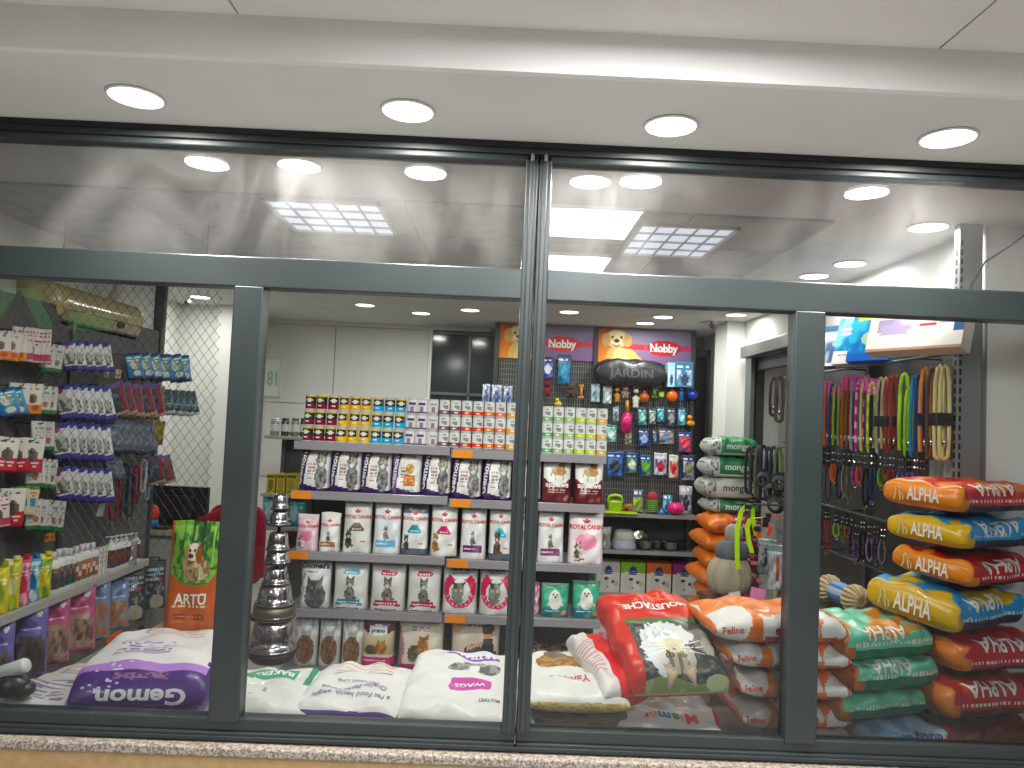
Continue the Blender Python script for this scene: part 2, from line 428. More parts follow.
# right wall: solid near the window, opening from Y 2.05 to 3.2
struct('wall_right', MB().box((XR, .50, 0), (2.2, 2.5, 2.7), 'e4e3df').box((2.16, .03, 0), (2.2, .50, 2.7), 'e4e3df').box((XR, 2.5, 2.3), (2.2, 3.35, 2.7), 'e4e3df').box((XR, 3.35, 0), (2.2, 4.9, 2.7), 'e4e3df'), wall_m)
struct('wall_right_recess', MB().box((2.6, 1.9, 0), (2.7, 3.6, 2.7), 'e4e3df').box((2.2, 3.45, 0), (2.7, 3.55, 2.7), 'e4e3df').box((2.2, 2.4, 0), (2.7, 2.5, 2.7), 'e4e3df'), wall_m)
struct('pillar', MB().box((1.83, 3.55, 0), (1.98, 3.90, ZC), 'e2e2dc'), wall_m, bev=.004)
alum = surf_mat('grey_paint_aluminium', '283030', '2d3535', 3, .36, 0, .15)
alum_d = surf_mat('grey_aluminium_trim', '5d6463', '666d6c', 4, .4, 0, .2)
# opening trim in the right wall
struct('trim_1', MB().box((1.90, 2.4, 2.22), (1.985, 3.42, 2.31), '8a8d89').box((1.95, 3.30, 0), (1.985, 3.44, 2.22), '8a8d89'), alum_d, bev=.004)
struct('trim_2', MB().box((2.0, 2.5, 2.12), (2.06, 3.36, 2.22), '2c2e2e').box((2.0, 3.30, 0), (2.06, 3.36, 2.22), '2c2e2e'), surf_mat('dark_door_frame', '2a2c2c', '333636', 4, .5))
# ceilings: shop (with tile joints), soffit outside, fascia, corridor ceiling
ceil_m = surf_mat('ceiling_board', 'cbcbc7', 'd2d2ce', 4, .85, .03)
m = MB().box((-3.2, .03, ZC), (2.7, 5.1, ZC + .08), 'ccccc8')
struct('ceiling', m, ceil_m)
# lay-in tiles: shallow boards with open joints between them
m = MB()
xs = [-2.35, -1.7, -1.09, -.50, .70, 1.3, 1.9][:0]
tile_x = [-2.84, -2.24, -1.64, -1.04, -.44, .16, .76, 1.36]; 
for i in range(len(tile_x) - 1):
    for j, (y0, y1) in enumerate(((.52, 1.08), (1.08, 1.68), (1.68, 2.28), (2.28, 2.88))):
        m.box((tile_x[i] + .006, y0 + .006, ZC - .012), (tile_x[i + 1] - .006, y1 - .006, ZC + .001), 'bdbdb7')
struct('ceiling_tiles', m, surf_mat('ceiling_tile', 'a6a7a4', 'b4b5b2', 7, .9, .06))
struct('ceiling_soffit', MB().box((-5, -.535, ZS), (5, .03, ZS + .3), 'cfcdc8'), surf_mat('soffit_board', 'cfcfcb', 'd6d6d2', 2, .8, .02))
m = MB().box((-5, -.56, ZS - .004), (5, -.535, 2.83), 'e2e2de')
struct('trim_fascia', m, surf_mat('fascia_paint', 'dddcd7', 'e4e3df', 2, .75, .02))
m = MB()
xt = [-5, -3.6, -2.2, -.75, at(952, 38, Z=2.70)[0], 3.1, 5]
for i in range(6): m.box((xt[i] + .003, -2.02, 2.70), (xt[i + 1] - .003, -.56, 2.79), 'd0cec9'); m.box((xt[i] + .006, -6.6, 2.70), (xt[i + 1] - .006, -2.03, 2.79), 'd0cec9')
struct('ceiling_corridor', m, surf_mat('corridor_ceiling', 'cecdca', 'd6d5d2', 2, .85, .02))
# the passage the photographer stands in
struct('floor_corridor', MB().box((-5, -6.6, -.06), (5, -.02, 0), 'a8a39a'), surf_mat('corridor_floor', 'b9b8b5', 'c4c3c0', 3, .5))
struct('wall_corridor', MB().box((-5, -6.7, 0), (5, -6.6, 2.8), '8f8f8c').box((-5.1, -6.7, 0), (-5, 0, 2.8), '8f8f8c').box((5, -6.7, 0), (5.1, 0, 2.8), '8f8f8c'), surf_mat('corridor_wall', '3a3b3b', '444545', 2, .8))
# wall under the window and its stone sill
struct('wall_front', MB().box((-5, -.06, 0), (5, .05, .535), 'c8ae84').box((-5, -.06, .5), (-2.9, .05, 2.6), 'c8ae84').box((2.25, -.06, .5), (5, .05, 2.6), 'c8ae84'), surf_mat('beige_render', 'a08558', 'ab9066', 30, .9, .2))
sill_m = surf_mat('speckled_stone', '5e574f', 'a3988b', 130, .5, .1, detail=2, lo=.38, hi=.6)
struct('trim_sill', MB().box((-5, -.075, .536), (5, .12, .566), 'b0a598'), sill_m, bev=.006)

# ================================================================ shop window
def bar(name, a, b, bev=.004): return MB().box(a, b, '465253')
yF, yK = -.035, .035
ZT0, ZT1 = 2.525, 2.583; ZR0, ZR1 = 2.054, 2.158; ZB0, ZB1 = .567, .637
m = MB()
m.box((-2.9, yF, ZT0), (2.25, yK, ZT1), '1')if False else None
def frame_obj(name, boxes):
    mm = MB()
    for a, b in boxes: mm.box(a, b, '465253')
    return struct(name, mm, alum, bev=.005)
frame_obj('window_1_top_rail', [((-2.9, yF, ZT0), (.088, yK, ZT1)), ((.094, yF, ZT0), (2.25, yK, ZT1))])
struct('window_1_top_shade', MB().box((-2.9, yF - .016, ZT0 + .020), (2.3, yF - .0005, ZT1 + .001), '15191a').box((-2.9, yF - .022, ZT0 + .040), (2.3, yF - .016, ZT1 + .0015), '15191a'), surf_mat('top_rail_shade', '14181a', '191d1e', 8, .45), bev=.002)  # black strip puts the shade under the soffit into the rail's colour
frame_obj('window_1_transom', [((-2.9, yF, ZR0), (.05, yK, ZR1)), ((.132, yF, ZR0), (2.25, yK, ZR1))])
frame_obj('window_1_bottom_rail', [((-2.9, yF, ZB0), (.088, yK, ZB0 + .03)), ((.094, yF, ZB0), (2.25, yK, ZB0 + .03)), ((-2.9, yF + .012, ZB0 + .03), (.088, yK, ZB1)), ((.094, yF + .012, ZB0 + .03), (2.25, yK, ZB1)), ((-2.9, yF - .006, ZB0 + .006), (2.25, yF, ZB0 + .02))])
frame_obj('window_1_centre_post', [((.046, yF, ZB1 - .01), (.0885, yK, ZT0 + .02)), ((.0925, yF, ZB1 - .01), (.135, yK, ZT0 + .02)), ((.06, yF - .008, ZB1), (.078, yF, ZT0)), ((.103, yF - .008, ZB1), (.121, yF, ZT0))])
frame_obj('window_1_post', [((-.912, yF, ZB1 - .01), (-.812, yK, ZR0 + .005))])
frame_obj('window_2_post', [((.975, yF, ZB1 - .01), (1.079, yK, ZR0 + .005))])
frame_obj('window_1_side_post', [((-2.9, yF, ZB1 - .01), (-2.8, yK, ZT0 + .02)), ((2.2, yF, ZB1 - .01), (2.3, yK, ZT0 + .02))])
g_low = glass_mat('window_glass', .013, refl=1.0); g_up = glass_mat('dusty_window_glass', .17, haze_scale=2.6)
panes = [(-2.8, -.912, ZB1, ZR0), (-.812, .046, ZB1, ZR0), (.135, .975, ZB1, ZR0), (1.079, 2.2, ZB1, ZR0), (-2.8, .046, ZR1, ZT0), (.135, 2.2, ZR1, ZT0)]
for i, (a, b, z0, z1) in enumerate(panes):
    mm = MB(); mm.add([(a, 0, z0), (b, 0, z0), (b, 0, z1), (a, 0, z1)], [(0, 1, 2, 3)], 'ffffff')
    o = mm.build('window_%d_glass' % (i + 1), g_up if i > 3 else g_low); o['kind'] = 'structure'
# corner gasket lugs at the head of the centre post


# ================================================================ lamps
def lamp_area(name, loc, size, power, col='fffbf4', rot=(0, 0, 0), shape='DISK', spread=PI):
    d = bpy.data.lights.new(name, 'AREA'); d.shape = shape; d.size = size; d.energy = power; d.color = lin(col); d.spread = spread
    o = bpy.data.objects.new(name, d); COL.objects.link(o); o.location = loc; o.rotation_euler = rot
    return o
em_out = emit_mat('downlight_glow', 'fff8ee', 9.0)
em_in = emit_mat('shop_downlight_glow', 'fffaf4', 7.0)
def downlight(x, y, z, r, label, group, em, power):
    t = thing('downlight', label, 'ceiling light', (x, y, z), group=group)
    mm = MB().lathe([(r, .0), (r + .006, -.002), (r + .008, -.004), (r + .005, -.006), (r, -.008)], 28, 'e8e6e0', cap=False); mm.build('trim_ring', 'powder', t, True)
    mm = MB().lathe([(r, -.006), (r * .6, -.007), (.002, -.007)], 28, 'ffffff', cap=False); mm.build('diffuser', em, t)
    l = lamp_area('downlight_lamp', (0, 0, -.02), r * 2, power); l.parent = t
    return t
GO = 'downlights in the soffit above the window'; GI = 'downlights in the shop ceiling'
for i, (px, py) in enumerate(((136, 96), (408, 110), (671, 125), (948, 137))):
    p = at(px, py, Z=ZS); downlight(p[0], p[1], ZS, .077, 'round white downlight in the soffit above the window, %s from the left' % ORD[i], GO, em_out, 23)
inl = [((299, 170), 'round shop downlight closest behind the upper left pane'), ((590, 186), 'round shop downlight just right of the centre window post'),
       ((928, 231), 'round shop downlight seen high in the upper right pane near the right wall'), ((850, 267), 'shop downlight low in the upper right pane, above the boxes of the leash rack'),
       ((814, 279), 'shop downlight half hidden just over the transom on the right'), ((347, 293), 'shop downlight just under the transom above the can wall, nearest one'),
       ((365, 307), 'shop downlight over the can wall behind the nearest one there'), ((421, 315), 'far shop downlight in front of the pale back panel'),
       ((470, 312), 'shop downlight in front of the dark glass strip of the back wall'), ((569, 314), 'shop downlight above the middle of the purple banner'),
       ((663, 319), 'shop downlight above the right half of the purple banner'), ((645, 325), 'shop downlight against the purple banner, farthest one'),
       ((736, 317), 'shop downlight beside the white pillar'), ((200, 299), 'shop downlight at the white end wall behind the mesh screen')]
for (px, py), lb in inl:
    p = at(px, py, Z=ZC - .02); zz = ZC - (.012 if .52 < p[1] < 2.88 and p[0] < 1.36 else 0)
    downlight(min(p[0], 1.86), p[1], zz, .075, lb, GI, em_in, (6 if p[0] > 1.5 else 19) if p[1] < 2 else 6.6)
for x, y in ((-2.0, 1.2), (-.3, 1.6), (.9, 1.3), (-1.9, .35), (.3, 2.6)):
    pass
# louvred fluorescent fittings in the tile grid (dim in the photo)
def troffer(x0, x1, y0, y1, label):
    t = thing('louvre_light', label, 'ceiling light', ((x0 + x1) / 2, (y0 + y1) / 2, ZC - .012), group='louvred square lights in the shop ceiling')
    w_, l_ = (x1 - x0) / 2, (y1 - y0) / 2
    mm = MB()
    for a, b in (((-w_, -l_, -.012), (w_, -l_ + .018, .0)), ((-w_, l_ - .018, -.012), (w_, l_, .0)), ((-w_, -l_, -.012), (-w_ + .018, l_, 0)), ((w_ - .018, -l_, -.012), (w_, l_, 0))): mm.box(a, b, 'd8d8d4')
    mm.build('frame', 'powder', t)
    mm = MB().box((-w_ + .018, -l_ + .018, -.003), (w_ - .018, l_ - .018, -.001), 'ffffff'); mm.build('diffuser', emit_mat('louvre_glow', 'eef0ff', .75), t)
    mm = MB()
    for i in range(1, 4): y = -l_ + 2 * l_ * i / 4; mm.box((-w_ + .018, y - .004, -.012), (w_ - .018, y + .004, -.0035), 'b9bbbd')
    for i in range(1, 5): x = -w_ + 2 * w_ * i / 5; mm.box((x - .004, -l_ + .018, -.011), (x + .004, l_ - .018, -.0035), 'b9bbbd')
    mm.build('louvre', 'powder', t)
troffer(-1.04, -.54, .54, 1.06, 'square louvred ceiling light behind the upper left pane')
troffer(.56, 1.0, .66, 1.24, 'square louvred ceiling light behind the upper right pane')
# square panel lights of the passage, behind the photographer's head (central two mirrored in the panes, side two added for light)
def panel(x, y, label):
    t = thing('panel_light', label, 'ceiling light', (x, y, 2.70), group='square panel lights of the passage ceiling')
    MB().box((-.3, -.3, -.012), (.3, .3, -.0), 'e6e6e2').build('frame', 'powder', t, bev=.003)
    MB().box((-.28, -.28, -.0135), (.28, .28, -.0125), 'ffffff').build('diffuser', emit_mat('panel_glow', 'fbfbff', 4.5), t)
    l = lamp_area('panel_lamp', (0, 0, -.03), .55, 42, 'fdfbff', shape='SQUARE'); l.parent = t
panel(.36, -1.27, 'square panel light in the passage ceiling nearest the window')
panel(.36, -2.28, 'square panel light in the passage ceiling above the viewer')
panel(-2.2, -3.15, 'added unseen square panel light in the passage ceiling towards the left')  # added to light the passage, its mirror image falls behind the transom
panel(2.2, -3.15, 'added unseen square panel light in the passage ceiling towards the right')  # added light like its left twin, likewise out of view

# lit sign of the shop across the passage (seen only as a mirror image in the panes)
sg = thing('lit_sign', 'dark sign with green lit zigzag bars on the shop across the passage', 'sign', (-4.1, -4.3, 2.48))
MB().box((-.72, -.04, -.20), (.72, .0, .20), '1c2420').build('casing', 'powder', sg, bev=.004)
mm = MB(); mm.prism([(-.70, -.18), (-.56, -.18), (-.36, .18), (-.50, .18)], .006, (0, .001, 0), (1, 0, 0), (0, 0, 1), 'ffffff').prism([(-.36, .18), (-.22, .18), (-.02, -.18), (-.16, -.18)], .006, (0, .001, 0), (1, 0, 0), (0, 0, 1), 'ffffff').prism([(.1, -.18), (.5, -.18), (.5, -.02), (.1, -.02)], .006, (0, .001, 0), (1, 0, 0), (0, 0, 1), 'ffffff')
for v in range(len(mm.V)): mm.V[v] = (mm.V[v][0], abs(mm.V[v][1]), mm.V[v][2])
mm.build('light_bars', emit_mat('green_sign_glow', '4fc06a', 2.6), sg)
for x in (-.5, .44): MB().box((x, -.08, .15), (x + .06, -.02, .222), '2a2c2c').build('bracket', 'powder', sg)

pts = [at(1040, 224, Y=.48), at(1010, 246, Y=.485), at(985, 262, Y=.488), at(972, 284, Y=.488), at(968, 310, Y=.488)]
o = MB().tube([tuple(p) for p in pts], .004, 6, '2c2d2e').build('cable', 'rubber', smooth=True); tag(o, 'thin black cable sagging down the white wall at the right end', 'cable')
for x in (.067, .112): struct('window_1_post_cap', MB().box((x - .006, yF - .026, ZT0 - .006), (x + .006, yF - .008, ZT0 + .018), 'c9cccb'), alum_d, bev=.002)
# ================================================================ helper placements
def span(x0, x1, yb, yt, Y):
    """Real position and size of something that stands at depth Y and covers these columns and rows."""
    c = (x0 + x1) / 2; b = at(c, yb, Y=Y); t = at(c, yt, Y=Y); a = at(x0, yb, Y=Y); d = at(x1, yb, Y=Y)
    return b[0], b[2], float(np.hypot(d[0] - a[0], 0)), float(t[2] - b[2])
def lettering(bag, tree, lines, name='lettering'):
    """lines: (text, x, z, width, colour[, kwargs]) on the front of a bag that faces -Y."""
    m = MB()
    for ln in lines:
        tx, x, z, wd, col = ln[:5]; kw = dict(ln[5]) if len(ln) > 5 else {}
        r = kw.pop('right', (1, 0, 0)); u = kw.pop('up', (0, 0, 1))
        write(m, tree, tx, (x, 0, z), r, u, col, width=wd, **kw)
    return m.build(name, 'paper', bag)
def make_bag(name, label, cat, x, y, z, w, h, t, ops, lines=(), group=None, seed=0, rz=0, lean=0.0, back='d8d6d4', mat='film', nu=26, nv=38, **kw):
    mb = standing_bag(w, h, t, ops, back=back, seed=seed, nu=nu, nv=nv, lean=lean, **kw)
    o = mb.build(name, mat, smooth=True); tag(o, label, cat, group); o.location = (x, y, z); o.rotation_euler = (0, 0, rz)
    if lines: lettering(o, bvh(mb), lines)
    return o

# ================================================================ gondola (double bay shelf unit in the middle of the shop)
GY = 1.9; GX0, GXm, GX1 = -1.215, -.292, .632
SH = [.160, .494, .826, 1.178, 1.468]
SD = [.42, .36, .36, .36, .36]
go = thing('shelf_unit', 'grey two bay shop shelf unit carrying cat food bags and a wall of cans', 'shelf', (0, 0, 0))
grey_s = '8b898b'
m = MB().box((GX0 - .01, GY + .40, .02), (GX1 + .01, GY + .43, 1.47), '3b3b3c')
m.box((GX0 - .01, GY + .375, .02), (GX0 + .03, GY + .405, 1.47), '5a5a5a').box((GXm - .02, GY + .375, .02), (GXm + .02, GY + .405, 1.47), '5a5a5a').box((GX1 - .03, GY + .375, .02), (GX1 + .01, GY + .405, 1.47), '5a5a5a')
m.build('back_panel', 'powder', go)
for k, z in enumerate(SH):
    for b, (x0, x1) in enumerate(((GX0, GXm - .004), (GXm + .004, GX1))):
        y0 = GY - (SD[k] - .36); dz = -.012 * b if k in (2, 3, 4) else 0
        s_ = MB().box((x0, y0 + .004, z + dz - .022), (x1, GY + .40, z + dz), grey_s).build('shelf', 'powder', go, bev=.002)
        MB().box((x0, y0 - .012, z + dz - .046), (x1, y0 + .004, z + dz + .004), '989398').build('price_rail', 'gloss', s_, bev=.003)
        if k in (1, 2, 3) or (k == 4 and b == 1) :
            if k == 1 and b == 0: continue
            xa = x0 + (.002 if b == 0 else .012)
            MB().box((xa, y0 - .0145, z + dz - .044), (xa + .115, y0 - .0125, z + dz + .002), 'f0913a').build('price_tag', 'paper', s_)
MB().box((GX0, GY - .03, .0), (GX1, GY + .40, .125), '4a4848').build('base_plinth', 'powder', go, bev=.003)

def g_at(px, Y=GY + .02): return at(px, 500, Y=Y)[0]
def row(px0, px1, ytop, k, b=0):
    """x, z, w, h of a bag on shelf k."""
    dz = -.012 * b if k in (2, 3, 4) else 0
    z = SH[k] + dz; Y = GY + .03; c = (px0 + px1) / 2
    yb = 420
    # columns are read at the foot of the bag
    d = at(c, 500, Y=Y); zz = z
    # find the row that lies on the shelf, then read x there
    lo, hi = 300., 760.
    for _ in range(40):
        mid = (lo + hi) / 2
        if at(c, mid, Y=Y)[2] > zz: lo = mid
        else: hi = mid
    x0 = at(px0, lo, Y=Y)[0]; x1 = at(px1, lo, Y=Y)[0]; top = at(c, ytop, Y=Y)[2]
    return (x0 + x1) / 2, z, x1 - x0, top - z

# ---------------------------------------------------------------- cans: three tiers on top
def can_mb(c_label, top, kind, r=.0315, h=.094):
    prof = [(r * .93, 0), (r, .003), (r, .008)] + [(r, .008 + (h - .016) * i / 10) for i in range(1, 11)] + [(r, h - .004), (r * .95, h - .001), (r * .93, h), (r * .9, h - .003), (.001, h - .003)]
    def pt(u, z, i):
        if z < .007 or z > h - .007: return 'c9c9c9'
        v = (z - .008) / (h - .016); du = (u - .5) * 6.28 * r / (h - .016)
        if kind == 'dog':      # dark strip with a small terrier head over a coloured lower half
            if v > .88: return 'e0c25a'
            if v > .42:
                if (du / .24) ** 2 + ((v - .64) / .18) ** 2 < 1: return 'e9e4da' if abs(du) > .06 or v < .62 else '4b3a2a'
                return '33301f' if abs(du) < .42 else top
            if v < .14: return 'e4dcd0' if abs(du) < .25 and v > .07 else c_label
            return c_label if not (.24 < v < .34 and abs(du) < .2) else 'f0e6d8'
        if kind == 'sleek':    # white can with a grey animal and a coloured foot
            if v < .30: return c_label if not (abs(du) < .16 and .1 < v < .2) else 'f4f4f0'
            if ((du - .06) / .22) ** 2 + ((v - .55) / .17) ** 2 < 1 and (du > 0 or v > .5): return '8f8f90'
            if .84 < v < .93 and abs(du) < .2: return '8a8a90'
            return 'e7e6e4'
        if kind == 'kit':
            if .60 < v < .85 and abs(du) < .26: return c_label
            if (du / .2) ** 2 + ((v - .32) / .2) ** 2 < 1: return '8d8386'
            if v < .12: return c_label
            return 'e6e3e4'
    return MB().lathe(prof, 18, paint=pt, cap=True)
CW = .0655
can_kinds = [('maroon', '8c2340', '2f281e', 'dog', 3), ('yellow', 'f2bd2e', 'e9b52b', 'dog', 3), ('blue', '3fb2e0', '2a86b8', 'dog', 3),
             ('white and violet', '6a4a86', None, 'kit', 2), ('white and grey', 'b9aeb4', None, 'kit', 1), ('white and plum', '8b5a6a', None, 'sleek', 2), ('white and red', 'e8604a', None, 'sleek', 2), ('white and orange', 'f08a58', None, 'sleek', 2),
             ('white and amber', 'f2b257', None, 'sleek', 2)]
# columns by picture: bottom tier spans the top shelf of both bays
xs0 = at(302, 440, Y=GY + .05)[0]; xs1 = at(604, 452, Y=GY + .05)[0]
kinds_r = [('white and green', '6fb46e', None, 'sleek', 1), ('white and sage', 'a9c187', None, 'sleek', 2), ('white and lime', 'c8dc3e', None, 'sleek', 2), ('white and yellow', 'f1b95c', None, 'sleek', 1)]
proto = {}
def can_at(nm, cl, tp, kd, x, y, z, label):
    if nm not in proto:
        o = can_mb(cl, tp, kd).build('food_can', 'gloss', smooth=False); proto[nm] = o
    else:
        o = proto[nm].copy(); COL.objects.link(o)
    o.location = (x, y, z); tag(o, label, 'can', 'pet food cans stacked on the top shelf'); o.rotation_euler = (0, 0, random.uniform(-.25, .25))
tiers = ['bottom', 'middle', 'top']
def can_run(kinds, x, dz, y, step):
    for nm, cl, tp, kd, n in kinds:
        for i in range(n):
            for t_ in range(3):
                xx = x + (t_ * .004 if x < -.5 else 0)
                where = '' if n == 1 else ', %s of its colour from the left' % ORD[i]
                can_at(nm, cl, tp, kd, xx + random.uniform(-.0015, .0015), y, SH[4] + dz + t_ * .0945, '%s pet food can, %s tier%s' % (nm, tiers[t_], where))
            x += step
    return x
nL = sum(k[4] for k in can_kinds)
rstart = at(541, 452, Y=GY + .05)[0] + .0335
stepL = .0675
can_run(can_kinds, xs0 + .033, 0.0, GY + .05, stepL)
can_run(kinds_r, rstart, -.012, GY + .05, .0655)

# ---------------------------------------------------------------- second shelf: purple-spined cat food and two maroon bags
def gem_ops(orange=False):
    o = [('bg', 'e6e4e4'), ('p', [(.0, .0), (1, .0), (1, .07), (.55, .10), (.0, .2)], '3a1f58'), ('p', [(0, 0), (.2, 0), (.2, .3), (.25, .7), (.34, 1), (0, 1)], '3a1f58'),
         ('p', [(.22, .5), (.27, .8), (.42, 1.0), (.34, 1.0), (.24, .75)], 'e0973c'), ('t', .36, .86, .82, .93, 1, 'c98f9a'), ('t', .30, .36, .52, .66, 4, 'a9867a'), ('r', .30, .28, .46, .31, 'c98f6a')]
    if orange: o += [('r', .42, .2, .82, .48, 'd8783c'), ('ne', .62, .62, .14, .12, 20, 'd9b06a', 'a87940'), ('t', .46, .24, .78, .44, 3, 'e8c9a0'), ('t', .36, .08, .86, .14, 1, '6a5a52'), ('r', 0, 0, .2, 1, '7f5aa2'), ('n', 0, 0, .2, 1, 9, '6a4590', 'a98ac4')]
    else: o += [('ne', .74, .34, .19, .30, 16, '8c8a8a', '474646'), ('ne', .72, .72, .17, .15, 22, '9a9898', '4d4c4c'), ('p', [(.57, .78), (.56, .93), (.69, .84)], '565454'), ('p', [(.87, .78), (.88, .92), (.77, .85)], '565454'), ('e', .68, .73, .028, .022, 'd8c66a'), ('e', .79, .73, .028, .022, 'd8c66a'), ('e', .73, .64, .07, .05, 'd5d0ca')]
    return o
G2 = 'white cat food bags with a purple spine on the second shelf'
names7 = [(297, 328.5), (328.5, 359.5), (359.5, 390), (390, 420.5), (420.5, 450), (450, 481), (481, 511), (511, 541)]
tops7 = [448.5, 449.5, 451, 452.5, 452.5, 456.5, 457, 458.5]
for i, (a, b) in enumerate(names7):
    bay = 0 if i < 5 else 1
    x, z, w_, h_ = row(a, b, tops7[i], 3, bay)
    lb = ['first from the shelf unit left end', 'second from the shelf unit left end', 'third from the shelf unit left end', None, 'right next to the orange-printed one', 'first in the second bay', 'second in the second bay', 'half behind the centre window post'][i]
    lb = 'white cat food bag with a lilac spine and orange picture on the second shelf' if i == 3 else 'white and purple cat food bag with grey kitten, ' + lb
    make_bag('cat_food_bag', lb, 'pet food bag', x, GY + .078, z, w_ * .985, h_, .12, gem_ops(i == 3), [('Gemon', -w_ * .40, h_ * .52, h_ * .78, 'efecf2', dict(right=(0.12, 0, 1), up=(-1, 0, .12), bold=.03, stretch=.62))], G2, seed=i, back='3a1f58')
def app_ops():
    return [('bg', '6a2c30'), ('r', 0, .56, 1, 1, 'e8e6e2'), ('p', [(.04, 1), (.04, .62), (.16, .50), (.5, .40), (.84, .50), (.96, .62), (.96, 1)], 'eceae6'), ('r', 0, .93, 1, 1, 'd8d2ce'), ('r', 0, 0, .04, 1, '74383a'), ('r', .96, 0, 1, 1, '74383a'),
            ('ne', .55, .72, .25, .1, 14, 'c79e62', '9c7a4a'), ('ne', .66, .84, .12, .09, 20, 'c79e62', 'a8834e'), ('p', [(.56, .88), (.56, .98), (.65, .92)], 'a8834e'), ('p', [(.77, .88), (.78, .98), (.69, .92)], 'a8834e'), ('r', .42, .52, .47, .66, 'c79e62'), ('r', .68, .52, .73, .66, 'c79e62'),
            ('p', [(.25, .68), (.28, .60), (.34, .72)], 'b08a54'), ('t', .2, .22, .8, .32, 2, 'c9a9a4'), ('t', .3, .06, .7, .10, 1, 'c9a9a4')]
for i, (a, b) in enumerate(((541, 571.5), (573, 604))):
    x, z, w_, h_ = row(a, b, 459.5 + i, 3, 1)
    make_bag('cat_food_bag', 'maroon and white cat food bag with tan cat, ' + ('beside the window post' if i == 0 else 'at the shelf end'), 'pet food bag', x, GY + .078, z, w_ * .98, h_, .12, app_ops(), [('applaws', 0, h_ * .43, w_ * .74, 'f3efec', dict(bold=.03))], 'maroon cat food bags on the second shelf', seed=20 + i, back='6a2c30')

# ---------------------------------------------------------------- third shelf: white bags with a red crest line
def rc_ops(arc='c2356f', foot=None, body='e7e5e2', catc=('7a746a', '3d3a36'), catx=.24, cats=.38, head=None, kind='arc'):
    o = [('bg', body)]
    if head: o += [('r', 0, .78, 1, 1, head)]
    if foot: o += [('r', 0, 0, 1, .12, foot)]
    o += [('e', .5, .80, .10, .035, 'cf4a4a'), ('r', .05, .622, .95, .632, 'cc4a48'), ('r', .0, .955, 1, .96, 'c9c6c2')]
    if kind == 'arc':
        o += [('p', [(.5 + .26 * math.cos(q), .42 + .16 * math.sin(q)) for q in np.linspace(0, PI, 14)], arc), ('t', .36, .45, .66, .51, 2, 'efe9e6'), ('r', .62, .28, .86, .30, 'bdb9b4'), ('r', .66, .22, .84, .235, 'd07a6a')]
        o += cat(catx, .1, cats, catc[0], catc[1], 1.5)
    elif kind == 'vet':
        o += cat(.47, .28, .26, '8f8f8d', '575756', 1.5) + [('r', .12, .14, .84, .26, arc), ('t', .16, .17, .6, .23, 1, 'e9eef0')]
    elif kind == 'kitten':
        o += [('p', [(.5 + .32 * math.cos(q), .42 + .15 * math.sin(q)) for q in np.linspace(0, 2 * PI, 20)], arc), ('t', .34, .40, .7, .46, 2, 'f8eef2')] + cat(.26, .06, .36, 'd8cfc4', '5c4a42', 1.4) + [('g', 0, 0, 1, .03, 'e9b9c6', 'e9d9dc')]
    return o
BR = 'white cat kibble bags with a red crest on the third shelf'
r3 = [(294, 317, 515, 'white and pink kitten food bag, small and leftmost on the third shelf', rc_ops('e58fb0', None, 'eccdd6', ('e8dfe0', '6a5658'), .2, .3, kind='kitten'), 0),
      (317.5, 339, 513, 'small white vet diet bag with a brown strip on the third shelf', rc_ops('a5735a', kind='vet'), 0),
      (340.5, 370.5, 500.5, 'white cat food bag with a brown arch and grey cat', rc_ops('6c5648', None, 'dedbd5', ('5a5854', '2c2b2a'), .23, .36), 0),
      (371, 400, 501, 'white vet cat food bag with a light blue strip', rc_ops('7fb9d8', None, 'e2e4e6', kind='vet'), 0),
      (399.5, 427.5, 502.5, 'white cat food bag with dark grey head, teal arch and grey foot', rc_ops('3f97a8', '5e6570', 'e2e2e2', ('5d5b5a', '30302f'), .2, .3, head='5c646e'), 0),
      (428.5, 457, 504, 'white cat food bag with a magenta arch and ginger cat', rc_ops('c2306e', None, 'e6e3df', ('c0925a', '8a6238'), .2, .36), 0),
      (458.5, 486, 505, 'white vet cat food bag with a purple strip left of the window post', rc_ops('7c3a6e', None, 'e4e2e2', kind='vet'), 1),
      (487, 511, 505, 'white cat food bag with an aqua arch and tabby cat, left of the window post', rc_ops('35b3cf', '5e6570', 'e2e2e2', ('7a6248', '3f3226'), .38, .44), 1),
      (511.5, 535, 507, 'white cat food bag almost hidden behind the centre window post', rc_ops('6f9a5a', None, 'e2e2e0'), 1),
      (536, 564, 508.5, 'white vet cat food bag with a purple strip right of the window post', rc_ops('8a4a78', None, 'e4e2e2', kind='vet'), 1),
      (566.5, 604, 510.5, 'large white and pink kitten food bag at the right end of the third shelf', rc_ops('ee9fb6', None, 'ecdfe0', kind='kitten'), 1)]
for i, (a, b, yt, lb, ops, bay) in enumerate(r3):
    x, z, w_, h_ = row(a, b, yt, 2, bay)
    make_bag('cat_food_bag', lb, 'pet food bag', x, GY + .066, z, w_ * .97, h_, .10, ops, [('ROYAL CANIN', 0, h_ * .69, w_ * .86, 'c22f30', dict(bold=.03, stretch=1.25))], BR, seed=40 + i, mat='film', topw=.96)

